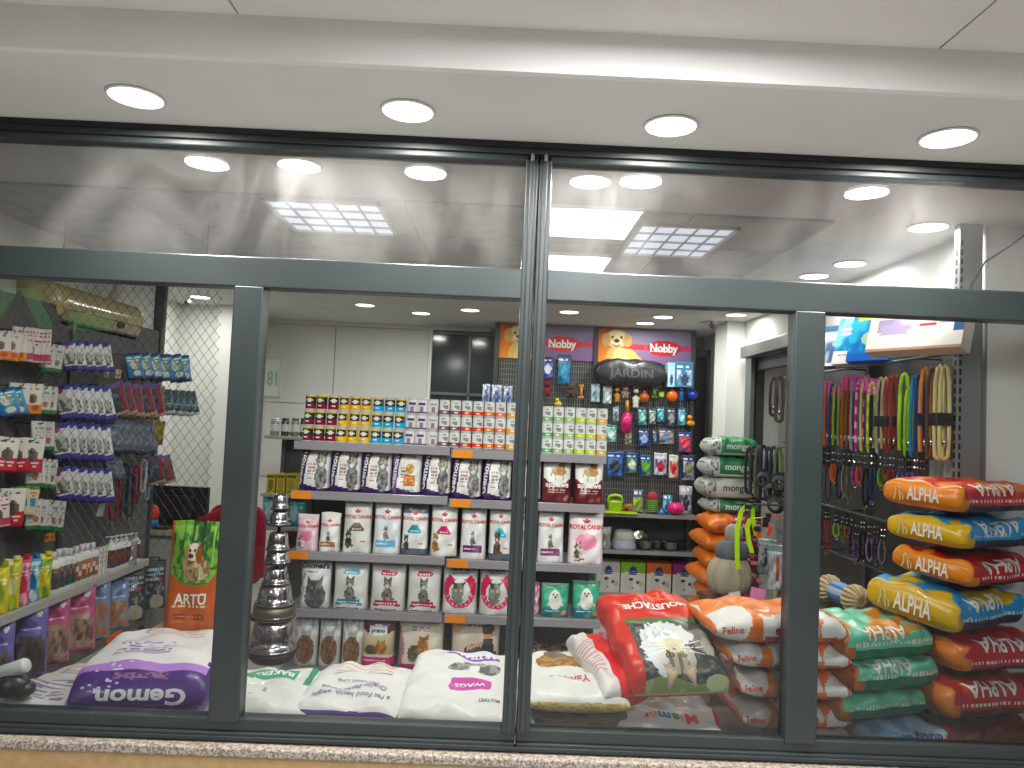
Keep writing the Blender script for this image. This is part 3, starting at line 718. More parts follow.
# ---------------------------------------------------------------- fourth shelf
def doc_ops():
    return [('bg', 'e4e4e2'), ('n', 0, .05, .18, .8, 14, 'e4e4e2', '8aa070', .62), ('n', 0, .0, 1, .14, 10, 'd4d6d0', 'a9b498', .6), ('ne', .55, .26, .34, .27, 14, '6a6a70', '4a4a50'), ('ne', .52, .44, .28, .17, 18, '74747a', '4b4b52'), ('p', [(.26, .48), (.28, .70), (.44, .56)], '55555c'), ('p', [(.78, .5), (.76, .70), (.6, .56)], '55555c'), ('e', .42, .45, .05, .03, 'd9a03c'), ('e', .63, .45, .05, .03, 'd9a03c'), ('e', .42, .45, .02, .022, '141414'), ('e', .63, .45, .02, .022, '141414'), ('p', [(.49, .40), (.56, .40), (.525, .37)], 'a07a7a'), ('t', .22, .76, .6, .80, 1, '55555a')]
def pf_ops(c, tagc):
    return [('bg', 'dcdad6'), ('p', [(.3 + .0, .76), (.74, .76), (.76, .80), (.74, .86), (.3, .86), (.28, .80)], tagc), ('t', .34, .79, .7, .83, 1, 'efefec'), ('n', 0, .0, 1, .15, 8, 'dcdad6', 'c9c4ba', .6)] + cat(.5, .22, .52, '8f8a84', '4c4844', 1.25) + [('r', .16, .12, .82, .24, c), ('r', .12, .10, .26, .16, c), ('r', .72, .10, .88, .16, c), ('t', .2, .14, .78, .2, 1, 'f0eae6'), ('t', .14, .02, .86, .10, 2, '3c3836')]
def round_ops():
    return [('bg', 'dfdddc'), ('e', .5, .52, .47, .40, 'd8345a'), ('p', [(.12, .9), (.88, .9), (.7, .74), (.5, .70), (.3, .74)], 'dfdddc'), ('e', .5, .88, .34, .10, 'c9c7c6'), ('t', .28, .84, .72, .92, 2, '5a5a5a'), ('e', .5, .47, .30, .26, 'e6e4e2'), ('ne', .46, .44, .2, .22, 16, '4a4a4a', '8a8a8a'), ('p', [(.30, .56), (.28, .70), (.42, .62)], '3e3e3e'), ('p', [(.62, .58), (.66, .70), (.54, .64)], '3e3e3e'), ('e', .40, .5, .04, .03, 'd9d36a'), ('e', .55, .5, .04, .03, 'd9d36a'), ('p', [(.58, .3), (.86, .42), (.62, .56)], 'd8d6d4')] + [('e', .5 + .38 * math.cos(q), .50 + .33 * math.sin(q), .035, .028, 'e8a4b4') for q in np.linspace(PI * 1.12, PI * 1.88, 8)]
BF = 'bags on the fourth shelf'
r4 = [(297, 329, 562, 'white cat food bag with a big grey cat head and black lettering', doc_ops(), 0, ('Docmed\'s', -.01, .90, .84, '222222')),
      (330.5, 367, 564, 'white cat food bag with a turquoise band and grey kitten', pf_ops('1f8aa6', '4fb0ba'), 0, None),
      (368, 404.5, 565, 'white cat food bag with a crimson band, next to the turquoise one', pf_ops('b02850', 'c8365e'), 0, None),
      (405, 440, 566, 'white cat food bag with a crimson band, next to the round pink print', pf_ops('b02850', 'c8365e'), 0, None),
      (440.5, 477, 567, 'white cat food bag with a round pink print, left one of two', round_ops(), 0, None),
      (477.5, 513, 567, 'white cat food bag with a round pink print, right one of two', round_ops(), 1, None)]
for i, (a, b, yt, lb, ops, bay, tx) in enumerate(r4):
    x, z, w_, h_ = row(a, b, yt, 1, bay)
    ln = [(tx[0], w_ * tx[1], h_ * tx[2], w_ * tx[3], tx[4], dict(bold=.035))] if tx else ()
    make_bag('cat_food_bag', lb, 'pet food bag', x, GY + .078, z, w_ * .97, h_, .12, ops, ln, BF, seed=60 + i, lean=.0)
x, z, w_, h_ = row(527, 540, 585, 1, 1)
make_bag('treat_bag', 'pink and white treat bag peeking out beside the window post', 'pet food bag', x, GY + .12, z, w_, h_, .07, [('bg', 'd9879a'), ('n', 0, 0, 1, 1, 12, 'd9708c', 'ece2e4', .55)], (), BF, seed=71)
def seal_ops(seed=0):
    return [('bg', '52b795'), ('p', [(0, .0), (1, 0), (1, .30), (.7, .22), (.4, .34), (.0, .26)], '17757f'), ('n', 0, .0, 1, .12, 6, '17757f', '7a6a50', .6), ('e', .5, .50, .24, .28, 'f0ece2'), ('e', .5, .66, .17, .15, 'f6f2ea'), ('e', .43, .68, .025, .03, '1c1c1c'), ('e', .57, .68, .025, .03, '1c1c1c'), ('e', .5, .62, .04, .025, '2a2422'), ('p', [(.26, .36), (.3, .5), (.14, .34)], 'e6e0d4'), ('p', [(.74, .36), (.7, .5), (.86, .34)], 'e6e0d4'), ('r', .0, .86, 1, 1, '3f9478'), ('t', .2, .84, .8, .94, 1, 'd9c05a'), ('t', .12, .14, .7, .22, 1, 'd6e8e6'), ('r', .74, .1, .9, .2, 'c9803a')]
for i, (a, b, yt) in enumerate(((540, 569.5, 584), (571.5, 600.5, 582.5))):
    x, z, w_, h_ = row(a, b, yt, 1, 1)
    make_bag('litter_bag', 'green and teal bag with a white seal pup, ' + ('nearer the window post' if i == 0 else 'at the end of the fourth shelf'), 'pet food bag', x, GY + .078, z, w_ * .96, h_ * (1 if i else .97), .09, seal_ops(), (), BF, seed=72 + i, mat='film', lean=.02 if i == 0 else 0, nu=30, nv=34)

# ---------------------------------------------------------------- base shelf
# clear pouches of brown kibble
for i, (a, b) in enumerate(((290.5, 315), (315.5, 338), (338.5, 361))):
    z = SH[0]; x0 = at(a, 664, Y=GY)[0]; x1 = at(b, 664, Y=GY)[0]; w_ = x1 - x0; h_ = at((a + b) / 2, 617 + i, Y=GY)[2] - z; x = (x0 + x1) / 2
    ops = [('bg', 'c4c4c1'), ('n', 0, .6, 1, 1, 9, 'a9a9a6', 'e6e6e4', .5), ('p', [(.5 + (.40 if q < PI else .40) * math.cos(q), .34 + (.30 if math.sin(q) < 0 else .26) * math.sin(q)) for q in np.linspace(0, 2 * PI, 24)], '6e4f3a'), ('ne', .5, .34, .39, .28, 26, '5e4230', '8f6a4c')]
    o = make_bag('kibble_pouch', 'clear pouch of loose brown kibble on the base shelf, %s' % ('next to the chrome bowl tower', 'middle one of three', 'next to the pink box')[i], 'kibble bag', x, GY + .065, z, w_ * .98, h_, .09, ops, (), 'clear kibble pouches on the base shelf', seed=80 + i, nv=44)
# pink board boxes and bags
def pink_ops(kind):
    o = [('bg', 'd8ccb4'), ('g', 0, .3, 1, .72, 'a9a070', 'dccbb0'), ('r', 0, 0, 1, .08, '7c1f40'), ('r', 0, .08, 1, .24, 'cf2f77'), ('t', .1, .13, .9, .2, 1, 'f2d6e0'), ('r', 0, .74, 1, 1, '7c2046'), ('e', .5, .76, .36, .10, 'f2eef0'), ('e', .18, .76, .07, .07, '3a2430'), ('e', .82, .76, .07, .07, '3a2430'), ('r', .28, .70, .72, .82, 'f2eef0')]
    o += [('ne', .32, .38, .2, .10, 14, '3c4228', '6a5a34'), ('ne', .62, .42, .17, .12, 18, 'c98a52', '8a5a34'), ('p', [(.5, .5), (.5, .6), (.58, .54)], '9c6a3c'), ('p', [(.74, .5), (.75, .6), (.66, .54)], '9c6a3c')]
    return o
x0 = at(358.5, 664, Y=GY)[0]; x1 = at(393, 664, Y=GY)[0]; h_ = at(375, 620, Y=GY)[2] - SH[0]
make_bag('cat_food_box', 'dark pink cat food pack with two animals on the base shelf, beside the clear pouches', 'pet food bag', (x0 + x1) / 2, GY + .08, SH[0], (x1 - x0) * .97, h_, .13, pink_ops(0), [('preno', 0, h_ * .76, (x1 - x0) * .40, '2a1a24', dict(bold=.03))], 'pink packs on the base shelf', seed=101, mat='card', seal=.01, wr=.2)
def cream_ops():
    return [('bg', 'e2d8c6'), ('r', 0, .86, 1, 1, 'd8ccb8'), ('r', 0, 0, 1, .1, 'c0326c'), ('e', .5, .97, .4, .12, 'eee8e2'), ('t', .3, .70, .7, .8, 2, 'b8809a'), ('ne', .36, .30, .14, .16, 12, '4a4434', '8a7a58'), ('ne', .56, .40, .13, .20, 16, 'd39a62', '9c6a3c'), ('p', [(.46, .52), (.46, .66), (.54, .58)], 'a8743f'), ('p', [(.66, .52), (.67, .66), (.58, .58)], 'a8743f'), ('e', .6, .24, .16, .08, 'c9a070'), ('p', [(0, .0), (.10, .1), (.16, .4), (.04, .8), (0, .8)], 'b88a96')]
x0 = at(394.5, 664, Y=GY)[0]; x1 = at(443, 664, Y=GY)[0]; h_ = at(418, 618, Y=GY)[2] - SH[0]
make_bag('cat_food_bag', 'cream cat food bag with a ginger cat behind the lying white bag', 'pet food bag', (x0 + x1) / 2, GY + .09, SH[0], (x1 - x0) * .97, h_, .12, cream_ops(), [('preno', 0, h_ * .93, (x1 - x0) * .34, '2a1a24', dict(bold=.03))], 'pink packs on the base shelf', seed=102, nu=34)
def girl_ops():
    return [('bg', 'e2d4c2'), ('r', 0, 0, 1, .22, 'c02a68'), ('t', .1, .04, .9, .10, 1, 'f0d0dc'), ('e', .12, .82, .12, .12, 'e8b48a'), ('t', .34, .82, .72, .92, 2, 'b04a78'), ('p', [(.2, .22), (.55, .30), (.95, .40), (.95, .22)], '3a4a6a'), ('ne', .48, .40, .2, .12, 14, '2e3650', '4a5674'), ('e', .76, .72, .10, .12, 'd8a078'), ('e', .76, .80, .13, .10, '2c201a'), ('p', [(.62, .28), (.66, .62), (.86, .62), (.92, .28)], '2c2c34'), ('p', [(.35, .40), (.66, .52), (.66, .58), (.32, .48)], 'd8a884')]
x0 = at(448, 664, Y=GY)[0]; x1 = at(500, 664, Y=GY)[0]; h_ = at(474, 621, Y=GY)[2] - SH[0]
make_bag('pet_food_bag', 'cream and pink bag with a reclining figure print, behind the lying white bag', 'pet food bag', (x0 + x1) / 2, GY + .09, SH[0], (x1 - x0) * .97, h_, .12, girl_ops(), (), 'pink packs on the base shelf', seed=103, nu=36)
# two soft magenta bags lying in the right bay
for i, (a, b, yy) in enumerate(((528, 552, 655), (550, 602, 658))):
    x0 = at(a, yy, Y=GY)[0]; x1 = at(b, yy, Y=GY)[0]; W = x1 - x0
    def pf(x, y, z, nx, ny, nz):
        c = np.zeros((len(x), 3)); c[:] = lin('8a3a66'); c[ny < -.45] = lin('c83f92'); c[(ny < -.45) & (np.abs(z - .5) < .1)] = lin('f0dce8')
        q = vnoise(x + 3 * i, y * 1.6, 9, i) > .5; c[(nz > .3) & q] = lin('5a4636'); c[(nz > .3) & ~q] = lin('b3a08e'); return c
    o = lying_bag(W * .97, .34, .115, pf, seed=110 + i, ns=36, nr=36).build('pet_food_bag', 'film', smooth=True)
    o.location = ((x0 + x1) / 2, GY - .02, SH[0]); tag(o, 'flat lying bag with a magenta end on the base shelf, %s' % ('mostly behind the window post' if i == 0 else 'at the shelf end'), 'pet food bag', 'magenta bags lying on the base shelf')
# ================================================================ display deck behind the panes
DZ = .50
m = MB().box((-2.40, .06, 0), (1.94, .60, DZ - .02), '4a4038').box((-2.42, .05, DZ - .02), (1.97, .62, DZ), '77695a')
struct('trim_display_deck', m, surf_mat('deck_board', '5f5548', '75695a', 9, .7), bev=.004)

def lie(name, label, mb, x, y, z, rz=0, rx=0, ry=0, group=None, mat='film', lines=(), cat='pet food bag'):
    o = mb.build(name, mat, smooth=True); tag(o, label, cat, group); o.location = (x, y, z); o.rotation_euler = (rx, ry, rz)
    if lines:
        tree = bvh(mb); lm = MB()
        for ln in lines:
            tx, p, r, u, wd, col = ln[:6]; kw = ln[6] if len(ln) > 6 else {}
            write(lm, tree, tx, p, r, u, col, width=wd, **kw)
        lm.build('lettering', 'paper', o)
    return o
def L_(*hx): return [lin(h) for h in hx]
def base(n, c): a = np.zeros((n, 3)); a[:] = lin(c); return a
def X_(px, py, Y): return at(px, py, Y=Y)[0]

# ---- large violet and white dog food bag at the far left
def pf_gem(front=True):
    def f(x, y, z, nx, ny, nz):
        c = base(len(x), '4a2a72')
        top = (nz > .35) & (y > .17); lil = (nz > .3) & (y > .105) & (y <= .17); c[lil] = lin('b48ad0')
        c[top] = lin('dedcdc'); c[(nz > .35) & (y > .94)] = lin('4a2a72')
        q = top & (x > -.3) & (x < .12); u = x; v = y
        tt = q & (y > .26) & (y < .48) & ((y * 26) % 1 > .45) & (vnoise(x, np.floor(y * 26), 34, 2) > .32); c[tt] = lin('8d7aa6')
        bx = top & (np.abs(y - .72) < .13) & (np.abs(x - .02) < .26); ed = bx & ((np.abs(np.abs(y - .72) - .13) < .012) | (np.abs(np.abs(x - .02) - .26) < .008)); c[ed] = lin('a9a2a4')
        c[bx & ~ed & ((y * 22) % 1 > .55) & (vnoise(x, np.floor(y * 22), 18, 4) > .4)] = lin('d9b79a')
        sp = (ny < -.2) & (vnoise(x, z, 40, 7) > .80) & (z > .35) & (x < -.1); c[sp] = lin('d8c9e6')
        st = (ny < -.15) & (np.abs(z - .70) < .05) & (np.abs(x) < .2) & (vnoise(x, z, 60, 8) > .45); c[st] = lin('8f6a8a')
        rs = (nx > .5) & (y > .04); c[rs] = lin('3f2466'); c[rs & (z < .42) & (y > .12)] = lin('dad8d8')
        return c
    return f
xl, xr = X_(60, 712, .09), X_(200, 716, .09)
mbg = lying_bag((xr - xl) * .98, .60, .155, pf_gem(), ns=100, nr=96, seed=3, pe=3.4, pc=3.4, end=.10, sealz=.12)
W = (xr - xl)
lie('dog_food_bag', 'large violet and white dog food bag with upside-down white lettering on its near end', mbg, (xl + xr) / 2 + .01, .10, .595, .13, lines=[
    ('Gemon', (.015, 0, .050), (-1, 0, 0), (0, -.35, -1), W * .62, 'e6e2ea', dict(bold=.03, stretch=.72)),
    ('Gemon', (0, .30, .070), (0, -1, 0), (0, 0, -1), .36, 'e6e2ea', dict(bold=.03, stretch=.8)) if False else ('emon', (.3, .30, .085), (0, 1, 0), (0, 0, 1), .30, 'e2dfe6', dict(bold=.03, stretch=.9))], group='violet dog food bags lying behind the glass')
# ---- its two neighbours underneath
def pf_plain(rim='4a2a72', body='d6d4d2', rows=True):
    def f(x, y, z, nx, ny, nz):
        c = base(len(x), body); e = (np.abs(nx) > .75) | (y < .02) | (y > .96); c[e] = lin(rim)
        t = (nz > .4) & rows & (np.abs(x) < .36) & (y > .12) & (y < .46) & ((y * 18) % 1 > .5) & (vnoise(x, np.floor(y * 18), 26, 2) > .34); c[t] = lin('8e82a0')
        bx = (nz > .4) & (np.abs(y - .74) < .14) & (np.abs(x) < .3); ed = bx & ((np.abs(np.abs(y - .74) - .14) < .014) | (np.abs(np.abs(x) - .3) < .01)); c[ed] = lin('8f8a8c')
        c[bx & ~ed & (((y + x * .12) * 16) % 1 > .72)] = lin('d8a890')
        return c
    return f
xl, xr = X_(-36, 712, .10), X_(112, 714, .10)
lie('dog_food_bag', 'white and violet dog food bag low in the left window corner', lying_bag(xr - xl, .48, .115, pf_plain(), ns=70, nr=64, seed=5, pe=4), (xl + xr) / 2, .09, DZ, -.16, group='violet dog food bags lying behind the glass')
xl, xr = X_(104, 716, .10), X_(214, 718, .10)
lie('dog_food_bag', 'violet dog food bag squeezed below the large one beside the window post', lying_bag(xr - xl, .5, .10, pf_plain('4a2a72', '8f7ab0'), ns=50, nr=48, seed=6, pe=4), (xl + xr) / 2, .08, DZ, -.03, group='violet dog food bags lying behind the glass')
# ---- dark bundle in the corner
t = thing('bundle', 'black wrapped bundle with a white roll on top in the lower left window corner', 'bundle', (X_(8, 706, .12), .13, .615))
mm = MB(); mm.sphere((0, 0, .045), .06, 18, 12, '1c1c1e', (1.0, .8, .75)); mm.sphere((.03, .01, .03), .045, 14, 10, '242426', (1, .9, .7)); mm.sphere((-.05, .0, .03), .05, 14, 10, '161618', (1, .9, .7)); mm.build('black_wrap', 'film', t, True)
MB().lathe([(.001, -.06), (.022, -.06), (.026, -.055), (.026, .05), (.022, .058), (.001, .058)], 18, 'dcdcda', M4=Matrix.Translation((-.005, 0, .095)) @ Matrix.Rotation(1.2, 4, 'Y')).build('white_roll', 'plastic', t, True)

# ---- orange standing bag with a jungle picture
def artu_ops():
    o = [('bg', 'c25a22'), ('g', 0, 0, 1, .5, 'bd5a22', 'c9662a')]
    pic = [(.06, 1), (.06, .52), (.3, .43), (.55, .415), (.8, .43), (.94, .52), (.94, 1)]
    o += [('p', pic, '3f7a34')]
    o2 = [('n', .06, .44, .94, 1, 14, '2b5a28', '7fb052', .5)]
    for k, (u, w_) in enumerate(((.14, .03), (.27, .02), (.42, .05), (.60, .06), (.70, .03), (.84, .02), (.35, .02))):
        o2 += [('r', u, .58, u + w_, 1, ['7aa85a', '24482a', '1f4a2a', '1c3c26', '2e6030', '9ac46a', '8cba68'][k])]
    o2 += [('n', .06, .44, .94, .56, 20, '3f7a34', '86b05a', .5), ('ne', .52, .60, .20, .13, 14, '6a4a2c', 'b39a72'), ('ne', .66, .56, .16, .09, 18, 'c9b490', '8a6a44'), ('e', .50, .72, .14, .08, 'd9cdb4'), ('e', .60, .70, .06, .09, '8a5a30'), ('e', .38, .70, .05, .08, 'a8825a'), ('e', .52, .735, .025, .012, '20180f'), ('e', .43, .735, .025, .012, '20180f'), ('e', .45, .685, .05, .022, '3a2a20'), ('n', .36, .46, .62, .56, 24, 'a08a68', '5a4430', .5)]
    o += o2
    o += [('p', [(0, 0), (0, .52), (.06, .52), (.3, .43), (.55, .415), (.8, .43), (.94, .52), (1, .52), (1, 0)], 'c25a22'), ('r', 0, .5, .055, 1, 'b8582a'), ('r', .945, .5, 1, 1, 'b8582a'), ('t', .18, .205, .84, .235, 1, 'ecd8b0'), ('r', .22, .10, .42, .15, '8a3418'), ('r', .56, .10, .76, .15, '8a3418'), ('t', .24, .11, .74, .14, 1, 'd9a06a'), ('t', .2, .06, .8, .08, 1, 'd88a50')]
    return o
Ya = .66
x0, x1 = X_(160, 634, Ya), X_(216, 636, Ya); zt = at(190, 522, Y=Ya)[2]; zb = .715
ha = zt - zb
mba = standing_bag(x1 - x0, ha, .10, artu_ops(), back='b8582a', nu=60, nv=100, seed=9, topw=.93)
o = mba.build('dog_food_bag', 'film', smooth=True); tag(o, 'orange dog food bag standing upright with a green jungle picture of a dog', 'pet food bag'); o.location = ((x0 + x1) / 2, Ya + .04, zb); o.rotation_euler = (0, 0, .06)
lettering(o, bvh(mba), [('ARTU', 0, ha * .29, (x1 - x0) * .54, 'f0ece4', dict(bold=.022, stretch=1.25)), ('-', (x1 - x0) * .215, ha * .355, (x1 - x0) * .09, 'f0ece4', dict(bold=.02))])
# plain carton it stands on, hidden behind the lying bag
o = MB().box((-.16, -.11, 0), (.16, .11, .213), '9c7f5c').build('carton', 'card', bev=.004); o.location = ((x0 + x1) / 2, Ya + .04, .5); tag(o, 'brown carton under the orange standing bag', 'box')

# ---- white green-label bag between the posts
def pf_bak(x, y, z, nx, ny, nz):
    c = base(len(x), 'd9d9d6'); g = (nz > .3) & (y > .58) & (y < .80) & (x < .16); c[g] = lin('4a9a76')
    c[(nz > .3) & (x > .26) & (x < .36) & (y > .5) & (y < .94)] = lin('3a8a66'); d = (nz > .4) & (((x + .2) / .16) ** 2 + ((y - .28) / .18) ** 2 < 1) & (vnoise(x, y, 16, 4) > .62); c[d] = lin('9aa09a'); return c
xl, xr = X_(206, 718, .10), X_(312, 722, .10); W = xr - xl
lie('dog_food_bag', 'white bag with green label lying beside the first window post', lying_bag(W, .40, .10, pf_bak, ns=60, nr=60, seed=8, pe=4.5, pc=3), (xl + xr) / 2, .09, .545, .0, rx=.02, lines=[('BAKERS', (-.03, .275, .2), (-1, 0, 0), (0, -1, 0), W * .40, 'e8f0ea', dict(bold=.03, stretch=.9))])
# ---- white bag with violet rim, upside-down small print
xl, xr = X_(286, 722, .10), X_(396, 725, .10); W = xr - xl
lie('dog_food_bag', 'white lying bag with violet rim and a framed label, left of the pink plate bag', lying_bag(W, .44, .12, pf_plain('5a3a86', 'dcdad8', False), ns=80, nr=72, seed=11, pe=4.2, pc=3), (xl + xr) / 2 + .01, .09, .545, -.06, rx=.02, lines=[
    ('a Pet Food health, weight', (.0, .075, .2), (-1, 0, 0), (0, -1, 0), W * .74, '6a5a86', dict(bold=.004, stretch=1.5)), ('Quality Performance', (.0, .125, .2), (-1, 0, 0), (0, -1, 0), W * .62, '6a5a86', dict(bold=.004, stretch=1.4)), ('Pet Food Line', (.0, .185, .2), (-1, 0, 0), (0, -1, 0), W * .4, '7a7086', dict(bold=.004, stretch=1.3))])
# ---- white bag with pink name plate
def pf_wags(x, y, z, nx, ny, nz):
    c = base(len(x), 'dddbd9'); t = nz > .2
    pk = t & (np.abs(x - .07) < .18) & (np.abs(y - .36) < .085) & (((np.abs(x - .07) - .14).clip(0) / .04) ** 2 + ((np.abs(y - .36) - .045).clip(0) / .04) ** 2 < 1); c[pk] = lin('c45aa6')
    for (cx, cy, rx, ry) in ((-.06, .60, .10, .07), (.21, .585, .11, .065), (.07, .68, .10, .05)):
        q = t & (((x - cx) / rx) ** 2 + ((y - cy) / ry) ** 2 < 1); c[q] = lin('5c625c'); c[q & (vnoise(x, y, 30, 3) > .55)] = lin('8e968e')
    c[t & (((x - .08) / .05) ** 2 + ((y - .60) / .07) ** 2 < 1)] = lin('dfe3df')
    bd = t & (np.abs(y - .79 + .05 * x) < .028) & (x > -.2) & (x < .30); c[bd] = lin('8a5ab0'); bd = t & (np.abs(y - .89 + .05 * x) < .025) & (x > -.19) & (x < -.02); c[bd] = lin('8a5ab0')
    return c
xl, xr = X_(392, 724, .09), X_(515, 728, .09); W = xr - xl
lie('dog_food_bag', 'white bag with an upside-down pink name plate, left of the centre post', lying_bag(W, .50, .115, pf_wags, ns=150, nr=200, seed=13, pe=5, pc=3), (xl + xr) / 2 + .005, .085, .545, -.05, rx=.14, ry=.03, lines=[
    ('WAGS', (.068 * W, .18, .25), (-1, 0, 0), (0, -1, 0), W * .27, 'f2e6f0', dict(bold=.02, stretch=.9)), ('ARTISAN', (.08 * W, .40, .25), (-1, .05, 0), (0, -1, 0), W * .4, 'efe8f4', dict(bold=.03, stretch=.8)), ('MULTIPET', (.25 * W, .085, .25), (-1, 0, 0), (0, -1, 0), W * .18, '3c3c3c', dict(bold=.01))])

# ---- right of the centre post: white and gold bag on a brown one
def pf_gold(x, y, z, nx, ny, nz):
    c = base(len(x), 'd9d7d3'); e0 = (y < .012 + .02 * vnoise(x, z, 9, 2)) & (z < .62); c[e0] = lin('c9ac62'); c[e0 & (vnoise(x, z, 30, 2) > .5)] = lin('e0cc90')
    e = (nz > .3) & (((x + .04) / .30) ** 2 + ((y - .66) / .16) ** 2 < 1); c[e] = lin('b08a58'); c[e & (vnoise(x, y * 1.3, 26, 3) > .5)] = lin('8a6438'); c[(nz > .3) & (((x + .12) / .12) ** 2 + ((y - .80) / .07) ** 2 < 1)] = lin('6a6050')
    return c
def pf_brown(x, y, z, nx, ny, nz):
    c = base(len(x), '6a6052'); c[vnoise(x, y + z, 9, 4) > .55] = lin('4e463c'); return c
xl, xr = X_(522, 727, .09), X_(640, 730, .09); W = xr - xl
lie('pet_food_bag', 'dull brown bag lying under the white and gold one, right of the centre post', lying_bag(W, .42, .13, pf_brown, ns=50, nr=50, seed=15, pe=5), (xl + xr) / 2, .085, DZ, -.02)
lie('pet_food_bag', 'white bag with a gold near edge and tan oval picture, right of the post', lying_bag(W * .93, .46, .10, pf_gold, ns=110, nr=130, seed=16, pe=4.5), (xl + xr) / 2 - .01, .085, .628, .03, rx=.03, lines=[
    ('Yampro', (-.02, .12, .25), (-1, 0, 0), (0, -1, 0), W * .36, 'c2606a', dict(bold=.02, stretch=1.1)), ('Senior', (.12, .135, .25), (-1, 0, 0), (0, -1, 0), W * .26, 'c2606a', dict(bold=.02, stretch=1.1))])
# ---- white pack with coloured letters, low in front
def pf_mia(x, y, z, nx, ny, nz):
    c = base(len(x), 'd9d8d5'); c[(np.abs(x) > .44)] = lin('c9404a'); c[(nz < -.3)] = lin('b0b0ac'); return c
xl, xr = X_(608, 731, .08), X_(734, 734, .08); W = xr - xl
lie('cat_food_bag', 'white pack with upside-down coloured letters, flat below the red cat bag', lying_bag(W * .97, .40, .135, pf_mia, ns=64, nr=70, seed=18, pe=3.4), (xl + xr) / 2, .075, DZ, .0, lines=[(ch, (xx * W, .07, .25), (-1, 0, 0), (0, -1, 0), W * wd_, cc_, dict(bold=.045)) for ch, xx, wd_, cc_ in (('M', .20, .10, 'd9453f'), ('i', .125, .02, 'e8953a'), ('a', .07, .065, '58a860'), ('m', -.02, .10, '3a92b8'), ('o', -.11, .065, 'e0b03c'), ('r', -.17, .04, 'd9453f'))])
# ---- big red cat food bag leaning on the pile
def moust(x, y, z, nx, ny, nz):
    c = base(len(x), 'c93a2e'); u = x; v = y
    t = (nz > -.05) & (z > .03)
    arc = (y * .52 + z * .14) / (.57 * .52 + .133)
    pic = t & (x > -.36) & (x < .475) & (arc < 1)
    pu = (x + .36) / .835; pv = arc
    cc = np.zeros_like(c); cc[:] = lin('33362f')
    n1 = vnoise(pu, pv, 9, 1); n2 = vnoise(pu, pv, 26, 2)
    cc[n2 > .62] = lin('5a5e54'); g = pv < .22 + .05 * np.sin(pu * 7); cc[g] = lin('7f8f58'); cc[g & (n1 > .5)] = lin('9aa878'); cc[g & (pv < .07)] = lin('5f7040'); cc[(pv > .93)] = lin('4f6a3c')
    hot = ((pu - .86) / .14) ** 2 + ((pv - .18) / .09) ** 2 < 1; cc[hot] = lin('b9c49a')
    pv0 = pv; pv = pv * 1.0 + .06
    # an upside-down cat: ears hang towards the viewer, pale ruff and body above
    def el(cx, cy, rx, ry, col, fz=0.0):
        q = ((pu - cx) / rx) ** 2 + ((pv - cy) / ry) ** 2 < 1 + fz * (n2 - .5); cc[q] = lin(col); return q
    el(.72, .80, .22, .20, '4a4844', .8); el(.80, .74, .14, .16, '8a857e', .6); el(.86, .66, .08, .12, 'b9b0a2', .3)
    el(.25, .66, .20, .30, 'd3d6d9', .7); el(.42, .82, .30, .17, 'd8dadb', .6); q = el(.36, .80, .22, .13, 'e6e7e6', .6); cc[q & (n2 > .6)] = lin('bfc5ca')
    q = el(.42, .54, .215, .20, 'a89c8c'); cc[q & (np.sin((pu - .42) * 70 * (1.3 - pv)) > .45)] = lin('6a6258')
    el(.42, .70, .17, .085, 'ddd3b4', .2); el(.42, .645, .10, .06, 'cfc4ac'); el(.24, .56, .06, .12, 'cdc9c2', .5); el(.60, .56, .06, .12, 'bdb6aa', .5)
    el(.335, .56, .055, .032, '2f352c'); el(.335, .56, .035, .022, '8f9a5a'); el(.335, .56, .013, .021, '10120f'); el(.505, .56, .055, .032, '2f352c'); el(.505, .56, .035, .022, '8f9a5a'); el(.505, .56, .013, .021, '10120f')
    el(.42, .635, .032, .02, 'a86a60')
    for pl in ([(.24, .47), (.27, .17), (.42, .385)], [(.45, .385), (.60, .19), (.62, .48)]):
        e = inpoly(pu, pv, pl); cc[e] = lin('b3a48e')
        mx_ = np.mean([p[0] for p in pl]); my_ = np.mean([p[1] for p in pl]); e2 = inpoly((pu - mx_) * 1.7 + mx_, (pv - my_) * 1.7 + my_, pl); cc[e2] = lin('dcc0a6')
    for sl_ in (.18, -.05, -.28):
        wh = np.abs(pv - .66 - sl_ * np.abs(pu - .42)) < .005; cc[wh & (np.abs(pu - .42) > .09) & (np.abs(pu - .42) < .36)] = lin('eeeeea')
    pv = pv0
    c[pic] = cc[pic]
    c[t & (y > .78) & (y < .87) & (x > -.12) & (x < .30) & ((y * 40) % 1 > .45) & (vnoise(x, np.floor(y * 40), 30, 2) > .35)] = lin('e88a78')
    c[(nx < -.55)] = lin('c2382e')
    return c
Yb = .10; xl, xr = X_(634, 712, Yb), X_(734, 716, Yb); W = xr - xl + .02
lie('cat_food_bag', 'big red cat food bag leaning back with an upside-down picture of a fluffy cat', lying_bag(W, .52, .14, moust, ns=190, nr=190, seed=21, pe=7, pc=3.8, end=.06, sealz=.25), (xl + xr) / 2 - .01,   .125, .690, .15, rx=.36, ry=-.02, lines=[
    ('MOUSTACHE', (.01, .365, .3), (-1, 0, 0), (0, -1, 0), W * .70, 'f0e4e0', dict(bold=.03, stretch=1.1))])
